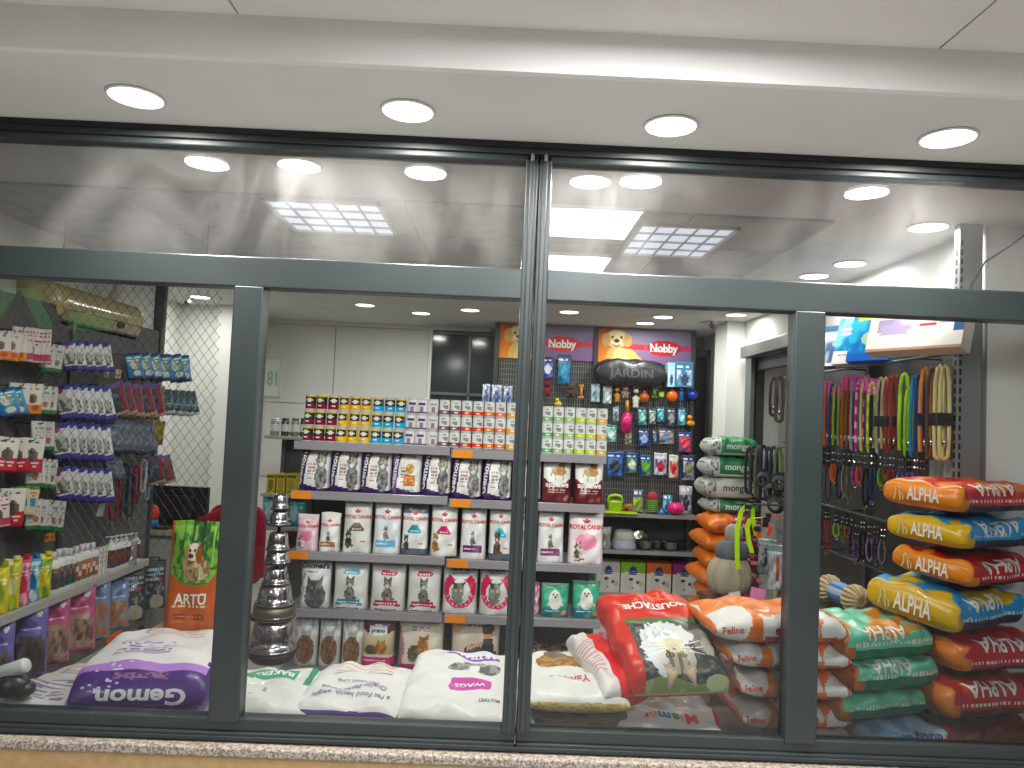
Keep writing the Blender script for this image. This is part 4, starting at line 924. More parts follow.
# red-and-white bag seen edge-on at its left
def pf_rw(x, y, z, nx, ny, nz):
    c = base(len(x), 'cf4a4a'); c[x < -.12] = lin('d6d2ce'); c[(nz > .3) & (x < -.2) & (y > .2) & (y < .7) & ((y * 20) % 1 > .6)] = lin('c9a0a0'); return c
xl = X_(598, 726, .12)
lie('cat_food_bag', 'red and white bag wedged between the white-gold bag and the red cat bag', lying_bag(.17, .46, .13, pf_rw, ns=50, nr=44, seed=23, pe=5), X_(636, 700, .2) - .05, .12, .64, .22, rx=.12)

# ---- orange and white bags in a pile in front of the second post
def pf_or(k):
    def f(x, y, z, nx, ny, nz):       # long axis y runs to the right in the shop; the side x<0 faces the street
        c = base(len(x), 'd9722a'); c[nz > .6] = lin('dd7a30')
        s = (nz <= .75) | (x < -.1)
        wv = .045 * np.sin(y * 23)
        wh = s & (z > .34 + .10 * np.cos(y * 9)) & (z < .97) & (y > .30 + wv) ; c[wh] = lin('d8d6d2')
        wl = s & (y < .235 + .10 * (z - .5)) & (z > .12) & (y > .015); c[wl] = lin('d6d3ce')
        c[s & (z < .34) & (y > .36) & (y < .9)] = lin('b3561f'); c[s & (z < .11)] = lin('cfccc6')
        c[s & (y > .74) & (y < .98) & (((y - .86) / .10) ** 2 + ((z - .55) / .42) ** 2 > 1)] = lin('d46a26')
        return c
    return f
Yo = .12
z0 = .545
for k, (ya, yb, sx) in enumerate(((704, 735, 736), (674, 703, 736), (646, 673, 726), (604, 648, 708))):
    xa = X_(sx, (ya + yb) / 2, Yo + .05); xb = X_(846, (ya + yb) / 2, Yo + .05); Lb = xb - xa
    zb = at(780, yb, Y=Yo)[2]; zt = at(780, ya + (10 if k == 3 else 4), Y=Yo + .06)[2]; hb = max(.085, zt - zb)
    W_ = .36
    # rotate so that the bag's length runs along +X and its x<0 side ... faces -Y
    mb_ = lying_bag(W_, Lb, hb * 1.02, lambda x, y, z, nx, ny, nz, k=k: pf_or(k)(-x, y, z, nx, ny, nz), ns=100, nr=60, seed=30 + k, pe=5, pc=2.8)
    ln = [(ch, (.3, Lb * yy, hb * .60), (0, 1, 0), (0, 0, 1), Lb * wd_, cc_, dict(bold=.045, stretch=1.0)) for ch, yy, wd_, cc_ in (('e', .45, .045, 'cf3f5a'), ('u', .52, .05, '2f9a8a'), ('w', .60, .07, '2f8aa8'), ('s', .68, .04, 'd9453f'))] if k != 1 else []
    ln += [('Feline', (.3, Lb * .125, hb * .56), (0, 1, .10), (0, -.1, 1), Lb * .15, 'd9543f', dict(bold=.02))]
    o = lie('cat_food_bag', 'orange and white bag before the right window post, ' + ('bottom one', 'second from the bottom', 'second from the top', 'top one')[k], mb_, xa, Yo + W_ / 2 - .005 * k, zb, -PI / 2 + (.03, -.02, .02, .06)[k], lines=ln, group='orange and white bags in a pile')
# ================================================================ right window: piles of dog food bags
def pf_alpha(endc, sidec, lowc, topc, lowz=.40, acc=None):
    def f(x, y, z, nx, ny, nz):
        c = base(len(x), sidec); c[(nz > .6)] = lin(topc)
        c[(nz < .85) & (z < lowz) & (y > .07)] = lin(lowc)
        zig = (nz < .8) & (np.abs(z - lowz - .13 - .02 * np.sign(np.sin(y * 150))) < .022) & (y > .08); c[zig] = lin('e4dfd8')
        if acc is not None:
            q = (nz > .3) & (vnoise(x, y, 7, 4) > .58); c[q] = lin(acc)
        c[(y < .03) | ((ny < -.3) & (y < .2))] = lin(endc); c[(y < .10) & (z < .5) & (nx > .2)] = lin(endc)
        return c
    return f
def alpha_bag(label, px, py, Y, th, W, L, H, pf, ry=0., rx=0., endtx=True, side='ALPHA', seed=0, stretch=1.7, ns=90, nr=72, group='dog food bags piled in the right window corner', topside=False):
    """px, py: the foot of the bag's street-side corner of its left end, at depth Y."""
    p = at(px, py, Y=Y)
    mb_ = lying_bag(W, L, H, pf, ns=ns, nr=nr, seed=seed, pe=20, pc=4.6, end=.62, wr=1.0)
    ln = []
    if endtx:
        ln += [('ALPHA', (.03 * W, 0, H * .52), (1, 0, 0), (0, 0, 1), W * .40, 'efe9df', dict(bold=.02, stretch=stretch))]
    if side:
        zz = .84 if not topside else .97
        ln += [(side, (W * .47, L * .44, H * .88), (0, -1, 0), (.75, 0, -1), L * .50, 'ebe6df', dict(bold=.02, stretch=1.05))] if not topside else [(side, (W * .30, L * .46, H + .2), (0, -1, 0), (1, 0, 0), L * .5, 'ebe6df', dict(bold=.02, stretch=1.1))]
    o = lie('dog_food_bag', label, mb_, 0, 0, 0, th, rx=rx, ry=ry, lines=ln, group=group)
    # put the street-side corner (W/2, 0) of the left end on the chosen point
    if endtx:      # the small line drawing of a sitting dog beside the name
        em = MB(); tree = bvh(mb_)
        def stroke(pts):
            P = []
            for (u, v) in pts:
                h_ = tree.ray_cast(Vector((-.27 * W + u * W * .075, -.4, H * .5 + v * H * .33)), Vector((0, 1, 0)))
                if h_[0] is not None: P.append(h_[0] + Vector((0, -.002, 0)))
            if len(P) > 1: em.ribbon(P, .0042, .002, (0, 0, 1) if abs(P[0].x - P[-1].x) > abs(P[0].z - P[-1].z) else (1, 0, 0), 'd9c9a0')
        for sk in ([(-.9, -.9), (-.6, -.1), (-.7, .5), (-.45, 1.0), (-.2, .5)], [(-.2, .5), (.2, .35), (.0, .1), (.1, -.4), (.25, -.9)], [(-.6, -.9), (.0, -.9), (.7, -.85), (.6, -.3), (.1, .1)]): stroke(sk)
        em.build('emblem', 'paper', o)
    c, s = math.cos(th), math.sin(th); o.location = (p[0] - c * W / 2, p[1] - s * W / 2, p[2])
    return o
D65 = math.radians(-65)
# upper pile, ends towards the viewer
alpha_bag('topmost red and orange dog food bag of the right-hand pile', 962, 514, .16, D65, .325, .45, .105, pf_alpha('e08220', 'c22434', '2c2226', 'c9342e', .34, 'd9702a'), ry=.02, seed=1)
alpha_bag('yellow and blue dog food bag, second from the top of the right-hand pile', 966, 551, .16, D65, .325, .45, .098, pf_alpha('d9ae2c', '2494d0', '232c4a', '2a9ad6', .42), ry=.03, seed=2)
alpha_bag('red and orange dog food bag between two yellow-ended ones', 972, 588, .15, D65, .33, .45, .090, pf_alpha('e0862a', 'c01c30', '3a1c22', 'c9302e', .30), ry=.06, seed=3)
alpha_bag('large yellow and blue dog food bag, fourth from the top of the right-hand pile', 957, 634, .13, math.radians(-60), .36, .46, .125, pf_alpha('d3a92a', '2a97d4', '2a2f52', '2f9bd8', .36, 'd9b64a'), ry=.10, seed=4, stretch=2.0)
# lower right, long sides towards the viewer
D80 = math.radians(-76)
alpha_bag('red dog food bag with an orange end, just below the large yellow one', 962, 676, .14, D80, .30, .42, .115, pf_alpha('d2742a', 'bf2436', '4a1e20', 'c02a34', .22), seed=5, endtx=False, stretch=1.2, topside=False)
alpha_bag('red dog food bag with an orange end, low in the right window corner', 950, 724, .12, D80, .30, .44, .125, pf_alpha('cf7226', 'bd2030', '5a2a22', 'b93a2c', .32), seed=6, endtx=False)
alpha_bag('dark red dog food bag at the very bottom of the right window corner', 950, 762, .12, D80, .30, .44, .095, pf_alpha('8a4a22', '5e2c24', '4a241e', '6a2a24', .3), seed=7, endtx=False, side=None)
# flat red bag further back
alpha_bag('red and orange dog food bag lying behind the green ones', 884, 640, .46, D80, .12, .42, .06, pf_alpha('cf7a3a', 'a8402f', '8a3428', 'c2582e', .3, 'cf7a3a'), seed=8, endtx=False, side=None, ns=50, nr=40)
# green bags in front
D70 = math.radians(-72)
gpf = pf_alpha('a85f2a', '74c4a4', '0c6a4e', '6fbf9e', .46)
alpha_bag('green dog food bag with brown end, top of the green stack', 846, 664, .13, D70, .30, .405, .115, pf_alpha('ad652c', '74c6a6', '0d6b50', '78bfa0', .44, 'c98a52'), seed=11, endtx=False, ry=.02)
alpha_bag('green dog food bag with brown end, middle of the green stack', 856, 697, .11, D70, .30, .385, .105, gpf, seed=12, endtx=False)
alpha_bag('green dog food bag, lowest of the green stack', 842, 726, .10, D70, .28, .385, .088, gpf, seed=13, endtx=False, side=None)
def pf_tr(x, y, z, nx, ny, nz):
    c = base(len(x), '8fb4dc'); c[vnoise(y, z, 8, 2) > .55] = lin('b9cfe6'); c[((y - .5) / .34) ** 2 + ((z - .15) / .42) ** 2 < 1] = lin('8f8f78'); return c
p0 = at(842, 745, Y=.10)
mb_ = lying_bag(.28, .40, .10, pf_tr, ns=60, nr=60, seed=14, pe=4)
lie('pet_food_bag', 'light blue bag with upside-down dark lettering under the green stack', mb_, p0[0] + .1, .10 + .16, .515, math.radians(-86), lines=[('Traditional', (.3, .22, .072), (0, -1, 0), (0, 0, -1), .19, '3a4f7a', dict(bold=.02, stretch=.9))])
o = MB().box((0, 0, 0), (.60, .30, .018), '6e5c48').build('board', 'matte', bev=.003) if False else None
# ================================================================ left side: pegboard wall, cooler, bottles, litter bags, counter
RX = -2.22
rk = thing('pegboard_rack', 'dark grey pegboard wall rack with prongs, along the left wall', 'rack', (RX, 1.3, 0)); ZU, ZL = .757, .435
m = MB().box((-.03, -.98, .62), (0, 1.0, 2.12), '5c5b5a'); m.build('back_panel', surf_mat('pegboard_grey', '4f4e4d', '5d5c5a', 40, .7, .25), rk)
for y in (-.98, .0, .97): MB().box((-.02, y, .0), (.012, y + .03, 2.14), '4a4a4a').build('upright', 'powder', rk, bev=.002)
# shelves of the rack: upper one for bottles, lower one for litter
s_ = MB().box((0, -.98, ZU - .022), (.22, .55, ZU), 'a9a8a4').build('shelf', 'powder', rk); MB().box((.205, -.98, ZU - .037), (.222, .55, ZU + .003), 'b5b4b0').build('price_rail', 'powder', s_, bev=.002)
s_ = MB().box((0, -.98, ZL - .02), (.22, .55, ZL), '6a625c').build('shelf', 'powder', rk); MB().box((.207, -.98, ZL - .045), (.224, .55, ZL + .002), '5a524c').build('price_rail', 'powder', s_, bev=.002)
for py_, yy in ((.43, .255),): MB().box((.2245, .12, ZL - .042), (.2265, .27, ZL), 'd8623a').build('price_tag', 'paper', s_)
SHX = -2.0
ZU, ZL = .757, .435

# ---- hanging packs: a small header-card bag on a prong
def pack_mb(w, h, t, ops, seed): return standing_bag(w, h, t, ops, seed=seed, nu=12, nv=20, seal=.16, back='b8b6b4')
packs = {}
def hang(kind, ops, px, yt, yb, label, group, X=-2.12, th=.75, asp=.62, t=.018, name='treat_pack'):
    p = at(px, yt, X=X); q = at(px, yb, X=X); h = p[2] - q[2]; w_ = h * asp
    if kind not in packs:
        o = pack_mb(1.0 * asp, 1.0, .16, ops, len(packs)).build(name, 'film', smooth=True); packs[kind] = o
    else: o = packs[kind].copy(); COL.objects.link(o)
    o.scale = (h, h, h); o.location = (p[0], p[1], p[2] - h); o.rotation_euler = (random.uniform(-.06, .10), random.uniform(-.10, .10), th + random.uniform(-.28, .28))
    if kind in ('bl', 'gb', 'wv', 'dk', 'gy'):
        a_ = -random.uniform(.16, .34); o.rotation_euler[1] = a_; tz = o.rotation_euler[2]
        o.location.x -= math.sin(a_) * h * math.cos(tz); o.location.y -= math.sin(a_) * h * math.sin(tz); o.location.z += h * (1 - math.cos(a_))
    tag(o, label, 'pet product pack', group)
    hk = MB().tube([(0.0, p[1] - 1.3, p[2] - .012), (p[0] - RX + .012, p[1] - 1.3, p[2] - .012), (p[0] - RX + .018, p[1] - 1.3, p[2] + .004)], .0025, 6, '9a9a9a').build('prong', 'chrome', rk)
    return o
OP = {
 'wo': [('bg', 'd6d2c8'), ('r', 0, 0, 1, .30, 'e08a2c'), ('ne', .45, .50, .2, .16, 10, '4a3a2c', '8a6a4a'), ('t', .1, .78, .9, .94, 2, '6a6058'), ('e', .65, .2, .2, .1, 'c24a2a'), ('r', .8, .4, 1, .7, 'd6d2c8')],
 'wp': [('bg', 'd8d0cc'), ('r', 0, .05, 1, .25, 'b0506a'), ('t', .1, .45, .9, .95, 4, 'a84a5a'), ('ne', .4, .35, .2, .14, 10, '5a4a3a', '8a7a64')],
 'wg': [('bg', 'c9c9c4'), ('r', 0, 0, 1, .13, '2f6a3a'), ('t', .2, .2, .8, .8, 5, '8a8f8a'), ('e', .6, .35, .16, .12, 'a86a5a')],
 'wv': [('bg', 'd6d4d6'), ('r', 0, 0, 1, .14, '4a4590'), ('p', [(0, 1), (0, .74), (1, .9), (1, 1)], '454a9c'), ('e', .3, .84, .2, .08, '9a3a4a'), ('ne', .5, .42, .34, .22, 12, '3c4038', 'b0b0a4'), ('t', .1, .2, .9, .28, 1, '5a6a50')],
 'bl': [('bg', '2f7fb0'), ('g', 0, 0, 1, 1, '1f5a94', '5fb0d2'), ('ne', .5, .6, .3, .2, 9, 'd6dcd0', '8a9a7a'), ('r', 0, .88, 1, 1, '274a80'), ('t', .1, .7, .9, .84, 2, 'e6eef0'), ('r', 0, 0, 1, .12, '14284a'), ('e', .6, .25, .25, .1, 'cfd8c0')],
 'dk': [('bg', '2e3642'), ('n', 0, 0, 1, .7, 8, '222830', '5a6676', .55), ('r', .7, .1, .9, .9, '8a2c3a'), ('r', 0, .86, 1, 1, '6a5a8a'), ('r', 0, 0, 1, .1, 'a8907e')],
 'gb': [('bg', '25323e'), ('n', 0, 0, 1, 1, 7, '1c2830', '4a6a7a', .55), ('t', .1, .2, .9, .6, 3, '7a8a90'), ('r', 0, .0, 1, .08, 'b8c0c4')],
 'gy': [('bg', '4a5260'), ('n', .1, .1, .9, .85, 8, '2e343e', '7a8496', .5), ('r', 0, .88, 1, 1, '3a4658')],
 'wr': [('bg', 'd9d4cc'), ('r', 0, 0, 1, .42, 'b8283a'), ('ne', .5, .5, .24, .2, 9, '2e2620', '6a5a4a'), ('t', .15, .1, .85, .32, 2, 'e6cfcc'), ('t', .15, .8, .85, .94, 1, '4a4a4a')],
 'cb': [('bg', 'cfc4a0'), ('r', .2, .3, .8, .6, '2f8ab0'), ('r', 0, .9, 1, 1, '5a7a3a'), ('t', .15, .64, .85, .84, 2, 'a8502e')],
 'or': [('bg', 'c9822c'), ('r', 0, .5, 1, 1, '3a5a34'), ('t', .1, .15, .9, .4, 1, '6a3a1a')],
 'be': [('bg', 'c9b8a4'), ('r', .2, .3, .8, .45, 'a8563a')],
 'ol': [('bg', '6a6a2a'), ('n', 0, 0, 1, 1, 7, '5a4a24', 'a8903a', .5)],
}
KN = {'wo': 'white and orange', 'wp': 'white and pink', 'wg': 'white and green', 'wv': 'white and violet', 'bl': 'sky blue', 'dk': 'dark, red-striped', 'gb': 'dark blue-green', 'gy': 'grey blister', 'wr': 'white and red', 'cb': 'cream and blue', 'or': 'orange and green', 'be': 'small beige', 'ol': 'olive'}
rows = {'top': [('wo', 3, 0, 22, 331, 360), ('wp', 5, 18, 46, 327, 361), ('wg', 2, 46, 58, 344, 372), ('wv', 5, 62, 106, 341, 370), ('be', 2, 100, 124, 369, 378), ('bl', 6, 128, 186, 353, 380)],
        'second': [('bl', 2, 0, 14, 388, 418), ('wo', 2, 14, 40, 383, 413), ('wg', 2, 41, 54, 386, 414), ('wv', 6, 58, 104, 385, 419), ('or', 1, 99, 105, 383, 395), ('dk', 5, 107, 154, 383, 416), ('ol', 1, 153, 160, 385, 412), ('gb', 5, 160, 192, 390, 414)],
        'third': [('wr', 3, 0, 38, 437, 471), ('wg', 2, 36, 52, 421, 450), ('wv', 6, 54, 104, 423, 459), ('gy', 6, 108, 147, 421, 452), ('ol', 2, 147, 160, 420, 444)],
        'fourth': [('wg', 4, 32, 52, 458, 487), ('wv', 6, 56, 106, 467, 500), ('gy', 2, 108, 116, 458, 480), ('dk', 2, 150, 164, 456, 484)],
        'lowest': [('wp', 1, 0, 6, 492, 526), ('wr', 1, 4, 20, 488, 526), ('cb', 2, 19, 32, 486, 514), ('wg', 5, 31, 60, 499, 529), ('or', 1, 41, 60, 524, 541)]}
for rn, gs in rows.items():
    for gi, (k, n, a, b, yt, yb) in enumerate(gs):
        for i in range(n):
            px = a + (b - a) * (i + .5) / n
            hang(k, OP[k], px, yt + i * .5, yb + i * .5, '%s pack, %s row of the pegboard%s' % (KN[k], rn, '' if n == 1 else ', %s of its colour from the window' % ORD[i]), 'packs hanging on the left pegboard', asp=.50 if k in ('wv', 'wg', 'wp') else .62, X=-2.10 if k != 'be' else -2.14)
# straps hanging lower right on the rack
def strap(px, yt, yb, w_px, col, label, X=-2.13):
    p = at(px, yt, X=X); q = at(px, yb, X=X); h = p[2] - q[2]; w = w_px * (p[1] + DIST) / F * .35
    t = thing('leash', label, 'leash', (p[0], p[1], p[2]), (0, 0, .7), group='leads hanging low on the left pegboard')
    pts = [(-w, 0, 0), (-w * 1.25, .0, -h * .5), (-w * .7, 0, -h * .94), (0, 0, -h), (w * .7, 0, -h * .94), (w * 1.25, 0, -h * .5), (w, 0, 0), (0, 0, .012)]
    MB().tube(pts, .008, 8, col, closed=True).build('webbing', 'fabric', t, True)
    MB().lathe([(.001, -.012), (.012, -.010), (.012, .012), (.001, .014)], 10, 'b0b0b0').build('clip', 'chrome', t, loc=(0, 0, -h - .01))
    MB().tube([(0.0, p[1] - 1.3, p[2] + .006), (p[0] - RX + .012, p[1] - 1.3, p[2] + .006)], .0025, 6, '9a9a9a').build('prong', 'chrome', rk)
strap(116, 472, 520, 10, '9a1c30', 'red lead hanging on the left pegboard'); strap(137, 468, 505, 7, '8a2434', 'thin red lead beside the pale straps on the left pegboard')
strap(126, 466, 512, 9, '2c313c', 'dark lead next to the red one on the left pegboard'); strap(144, 462, 492, 6, 'b8bcc0', 'pale strap on the left pegboard'); strap(149, 462, 500, 6, '8c98a4', 'pale blue strap on the left pegboard, above the counter')
strap(132, 476, 516, 9, '3a4048', 'dark lead hanging above the counter edge')
# white paper tag
t = MB().box((-.016, -.001, -.11), (.016, .001, 0), 'c9c9c6').build('paper_tag', 'paper'); p = at(104, 496, X=-2.12); t.location = p; t.rotation_euler = (.1, .12, .7); tag(t, 'long white paper tag below the lowest white and violet packs', 'tag')
MB().tube([(0.0, p[1] - 1.3, p[2] - .004), (p[0] - RX + .004, p[1] - 1.3, p[2] - .004)], .0025, 6, '9a9a9a').build('prong', 'chrome', rk)

# ---- bottles and packs on the upper shelf
def bottle_mb(r, h, pump, lab, cap='dedede', body='dcdcda', r2=None):
    prof = [(.001, 0), (r * .95, 0), (r, .004), (r, h * .70), (r * .8, h * .76), (r * .38, h * .80), (r * .38, h * .84)]
    b = MB().lathe(prof, 16, body)
    l = MB().lathe([(r * 1.012, h * .12), (r * 1.012, h * .62)], 16, paint=lambda u, z, i: lab, cap=False)
    l2 = MB()
    for i in range(4): l2.lathe([(r * 1.013, h * (.12 + .125 * i)), (r * 1.013, h * (.12 + .125 * (i + 1)))], 16, cap=False, paint=lambda u, z, k, i=i: lab[(int(u * 8) + i) % len(lab)] if isinstance(lab, list) else lab)
    c = MB()
    if pump: c.lathe([(r * .42, h * .83), (r * .42, h * .88), (r * .12, h * .885), (r * .12, h * .95), (r * .30, h * .955), (r * .30, h), (.001, h)], 12, cap); c.box((-r * .9, -r * .16, h * .955), (0, r * .16, h * .99), cap)
    else: c.lathe([(r * .44, h * .83), (r * .44, h * .98), (r * .36, h), (.001, h)], 12, cap)
    return b, l2, c
bp = {}
def bottle(kind, px, yb, yt, label, group, pump=False, lab='888888', cap='dedede', body='dcdcda', X=-2.06, rr=.17):
    y = at(px, yb, X=X)[1]; h = at(px, yt, X=X)[2] - ZU
    if kind not in bp:
        t = thing('shampoo_bottle', label, 'bottle'); b, l, c = bottle_mb(rr * .2, .2, pump, lab, cap, body)
        b.build('body', 'plastic', t, True); l.build('label', 'paper', t, True); c.build('pump' if pump else 'cap', 'plastic', t, True); bp[kind] = t
    else: t = dup(bp[kind])
    s_ = h / .2; t.scale = (s_, s_, s_); t.location = (X, y, ZU); t.rotation_euler = (0, 0, random.uniform(.3, .9)); tag(t, label, 'bottle', group)
GB = 'bottles on the left shelf'
for i, (px, yt) in enumerate(((50, 553), (56, 550), (62, 549), (67, 549))): bottle('dog', px, 600 - i * 3, yt, 'white bottle with a dark dog label on the left shelf, %s from the window' % ORD[i], GB, lab=['3a3a3c', '5a4a4a', '8a7a70', '4a3f5a', '2f4a3a'], X=-2.045)
for i, (px, yt) in enumerate(((73, 547), (79, 545), (84, 544), (90, 543))): bottle('med', px, 590 - i * 3, yt, 'white bottle with an orange and blue label on the left shelf, %s from the window' % ORD[i], GB, lab=['d9d6d0', 'c97a4a', '7a8ab0', 'd9d6d0', '3f7a5a', 'c2503a'], X=-2.045)
for i, px in enumerate((109, 114, 119, 124, 129, 134)): bottle('pump', px, 575 - i * 2, 537 - i * .8, 'white pump bottle with a brown and plum label, %s from the window' % ORD[i], 'pump bottles at the far end of the left shelf', True, ['6a3f34', '7a5a3a', '5a2f4a', '8a5a3a', '4a3a6a'], X=-2.04, rr=.16)
def carton(name, label, cat, group, px0, px1, ybm, yt, ops, X, z, th, depth=.05, mat='card', nu=18, nv=26, sx=1.0):
    y0 = at(px0, ybm, X=X)[1]; y1 = at(px1, ybm, X=X)[1]; pc = at((px0 + px1) / 2, ybm, X=X); d = pc[1] + DIST
    wv = (px1 - px0) * d / F * sx; h = at((px0 + px1) / 2, yt, X=X)[2] - z
    mb_ = MB(); uu = [(i + .5) / nu for j in range(nv) for i in range(nu)]; vv = [(j + .5) / nv for j in range(nv) for i in range(nu)]
    cc = paint(ops, np.array(uu), np.array(vv)); vs = [(wv * (i / nu - .5), -depth / 2, h * j / nv) for j in range(nv + 1) for i in range(nu + 1)]
    fs = [(j * (nu + 1) + i, j * (nu + 1) + i + 1, (j + 1) * (nu + 1) + i + 1, (j + 1) * (nu + 1) + i) for j in range(nv) for i in range(nu)]
    mb_.add(vs, fs, [tuple(q) for q in cc])
    a, b = -wv / 2, wv / 2; y_ = depth / 2; ya = -depth / 2; ec = ops[0][1]
    mb_.add([(a, ya, 0), (b, ya, 0), (b, y_, 0), (a, y_, 0), (a, ya, h), (b, ya, h), (b, y_, h), (a, y_, h)], [(3, 2, 1, 0), (4, 5, 6, 7), (1, 2, 6, 5), (2, 3, 7, 6), (3, 0, 4, 7)], ec)
    o = mb_.build(name, mat); o.location = (pc[0], pc[1], z); o.rotation_euler = (0, 0, th); tag(o, label, cat, group); return o
for i, (a, b) in enumerate(((94, 97.5), (98.5, 101.5), (102, 105))):
    carton('carton', 'narrow white carton on the left shelf, %s from the window' % ORD[i], 'box', 'narrow cartons on the left shelf', a, b, 578 - i, 549 - i, [('bg', 'dcdbd6'), ('r', .6, 0, .8, 1, ['a8a04a', '7a4a6a', '6a8a3a'][i]), ('t', .1, .4, .5, .9, 3, '8a8a86')], -2.04, ZU, .6, .05, sx=1.2)
WP = 'bright pouches at the window end of the left shelf'
pc_ = [('lime and yellow', ['c2c22e', 'e0d24a', '8fae2a']), ('yellow-green', ['d2c23a', 'b8c24a', 'e6e0b0']), ('pink and red', ['d8507a', 'e8b0c0', 'c22a4a']), ('blue and white', ['3a9ac2', 'c8dce0', '2f7ab0']), ('yellow and green', ['d9c22a', '7ab03a', 'e8d84a'])]
for i, (a, b, yb_, yt_) in enumerate(((-10, 4, 618, 566), (3, 16, 612, 560), (15, 26, 608, 558), (25, 36, 603, 557), (36, 48, 600, 555))):
    nm, cl = pc_[i]; X = -2.05; pcn = at((a + b) / 2, yb_, X=X); h = at((a + b) / 2, yt_, X=X)[2] - ZU; d = pcn[1] + DIST; wv = (b - a) * d / F * 1.15
    mb_ = standing_bag(wv, h, .06, [('bg', cl[0]), ('n', 0, 0, 1, .8, 5, cl[0], cl[1], .5), ('e', .5, .45, .3, .16, cl[2]), ('r', 0, .82, 1, .9, cl[1]), ('t', .2, .6, .8, .74, 2, 'f0efe8'), ('e', .6, .18, .25, .1, cl[1]), ('r', .1, .9, .5, 1, cl[2])], seed=200 + i, nu=16, nv=26)
    o = mb_.build('wipes_pouch', 'film', smooth=True); o.location = (X, pcn[1], ZU); o.rotation_euler = (0, 0, .55); tag(o, '%s pouch on the left shelf' % nm, 'pouch', WP)
    MB().lathe([(.014, 0), (.014, .014), (.001, .014)], 10, cl[2]).build('cap', 'plastic', o, loc=(wv * .2, 0, h * .99))

# ---- litter bags on the lower shelf
def litter_ops(c, dk, cat_):
    return [('bg', c), ('p', [(.0, .0), (.0, .5), (.16, .46), (.2, .6), (.5, .58), (.8, .6), (.84, .46), (1, .5), (1, 0)], cat_[0]), ('n', .08, .04, .92, .5, 9, cat_[0], cat_[1], .5), ('r', 0, 0, .07, .75, 'c9c6cc'), ('r', .93, 0, 1, .75, c), ('r', .0, .0, 1, .05, c), ('e', .5, .74, .17, .06, dk), ('t', .2, .66, .8, .72, 1, 'e6e2e8'), ('e', .74, .88, .08, .04, 'dfe0e6'), ('r', 0, .97, 1, 1, dk)]
LB = [(-22, 10, 688, 622, 'violet', '7a72b4', '5a5296', ('6a5a5e', '3a302e')), (10, 43, 680, 607, 'violet', '7d75b8', '5a5296', ('5a4a46', '322a28')), (37, 66, 664, 598, 'pink', 'c86a90', 'a84a70', ('a89080', '6a4c40')), (57, 92, 652, 588, 'pink', 'cc6c94', 'a84a70', ('b09a88', '6a4a3c')),
      (84, 107, 643, 579, 'pale blue', '8199bd', '5f7aa0', ('b07a52', '8a8a96')), (103, 126, 640, 582, 'pale blue', '7f97bc', '5f7aa0', ('b57c52', '8f8c94')), (113, 143, 628, 569, 'black', '2c2e32', '1c1e22', ('4a5250', '2c2e32')), (138, 163, 620, 561, 'black', '2a2c30', '1b1c20', ('4a5250', '2a2c30'))]
for i, (a, b, yb_, yt_, nm, c, dk, ct) in enumerate(LB):
    X = -2.05; pcn = at((a + b) / 2, yb_, X=X); h = at((a + b) / 2, yt_, X=X)[2] - ZL; d = pcn[1] + DIST; wv = (b - a) * d / F * 1.0
    ops = litter_ops(c, dk, ct)
    if nm == 'black': ops = [('bg', c), ('t', .1, .56, .9, .84, 3, 'b8bcc0'), ('n', .1, .3, .9, .54, 14, c, '9a9ea2', .62), ('e', .6, .16, .26, .15, 'b3aa98'), ('r', 0, 0, .12, .8, 'c4c4c2'), ('e', .6, .74, .12, .05, '3f8a9a'), ('e', .72, .6, .1, .05, 'b05a6a')]
    t = thing('litter_bag', '%s cat litter bag on the low left shelf, %s' % (nm, 'nearer the window' if i in (0, 2, 4, 6) else 'farther from the window'), 'litter bag', (X, pcn[1], ZL), (0, 0, .62), group='litter bags on the low left shelf')
    standing_bag(wv, h, .11, ops, back=c, seed=220 + i, nu=28, nv=36, seal=.06, topw=.86).build('bag', 'film', t, True)
    MB().tube([(-wv * .2, 0, h - .012), (-wv * .16, 0, h + .012), (wv * .16, 0, h + .012), (wv * .2, 0, h - .012)], .006, 6, dk).build('handle', 'plastic', t, True)

# ---- air conditioner on the bulkhead
A0 = at(64, 300, X=-2.2); A1 = at(146, 310, X=-2.2)
yA0, yA1 = 1.16, 2.02; zA0, zA1 = 2.035, 2.25
ac = thing('air_conditioner', 'long champagne-coloured wall air conditioner high on the left wall', 'air conditioner', (-2.42, (yA0 + yA1) / 2, zA0))
prof = [(0, .21), (.13, .21), (.185, .195), (.215, .165), (.225, .11), (.215, .055), (.185, .02), (.14, .0), (0, .0)]
L2 = (yA1 - yA0) / 2
m = MB(); n = len(prof); vs = []; ks = []
yl = [-L2, -L2 + .012, -L2 + .03] + list(np.linspace(-L2 + .06, L2 - .06, 10)) + [L2 - .03, L2 - .012, L2]
for y in yl:
    e = min(1, (L2 - abs(y)) / .03); s_ = .86 + .14 * math.sqrt(max(0, 1 - (1 - e) ** 2))
    vs += [(x * s_, y, .105 + (z - .105) * s_) for x, z in prof]
fs = [(j * n + i, j * n + (i + 1) % n, (j + 1) * n + (i + 1) % n, (j + 1) * n + i) for j in range(len(yl) - 1) for i in range(n)]
m.add(vs, fs + [tuple(range(n))[::-1], tuple((len(yl) - 1) * n + i for i in range(n))], 'b9ac86'); m.build('housing', 'gloss', ac, True)
MB().box((.10, -L2 + .05, -.004), (.20, L2 - .05, .012), '3a3a34').build('air_outlet', 'powder', ac)
fl = MB(); fl.add([(.222, -L2 + .04, .075), (.222, L2 - .04, .075), (.205, L2 - .04, .022), (.205, -L2 + .04, .022)], [(0, 1, 2, 3)], 'a79a74'); fl.box((.215, -L2 + .03, .074), (.2265, L2 - .03, .078), '6a634c'); fl.build('flap', 'gloss', ac)
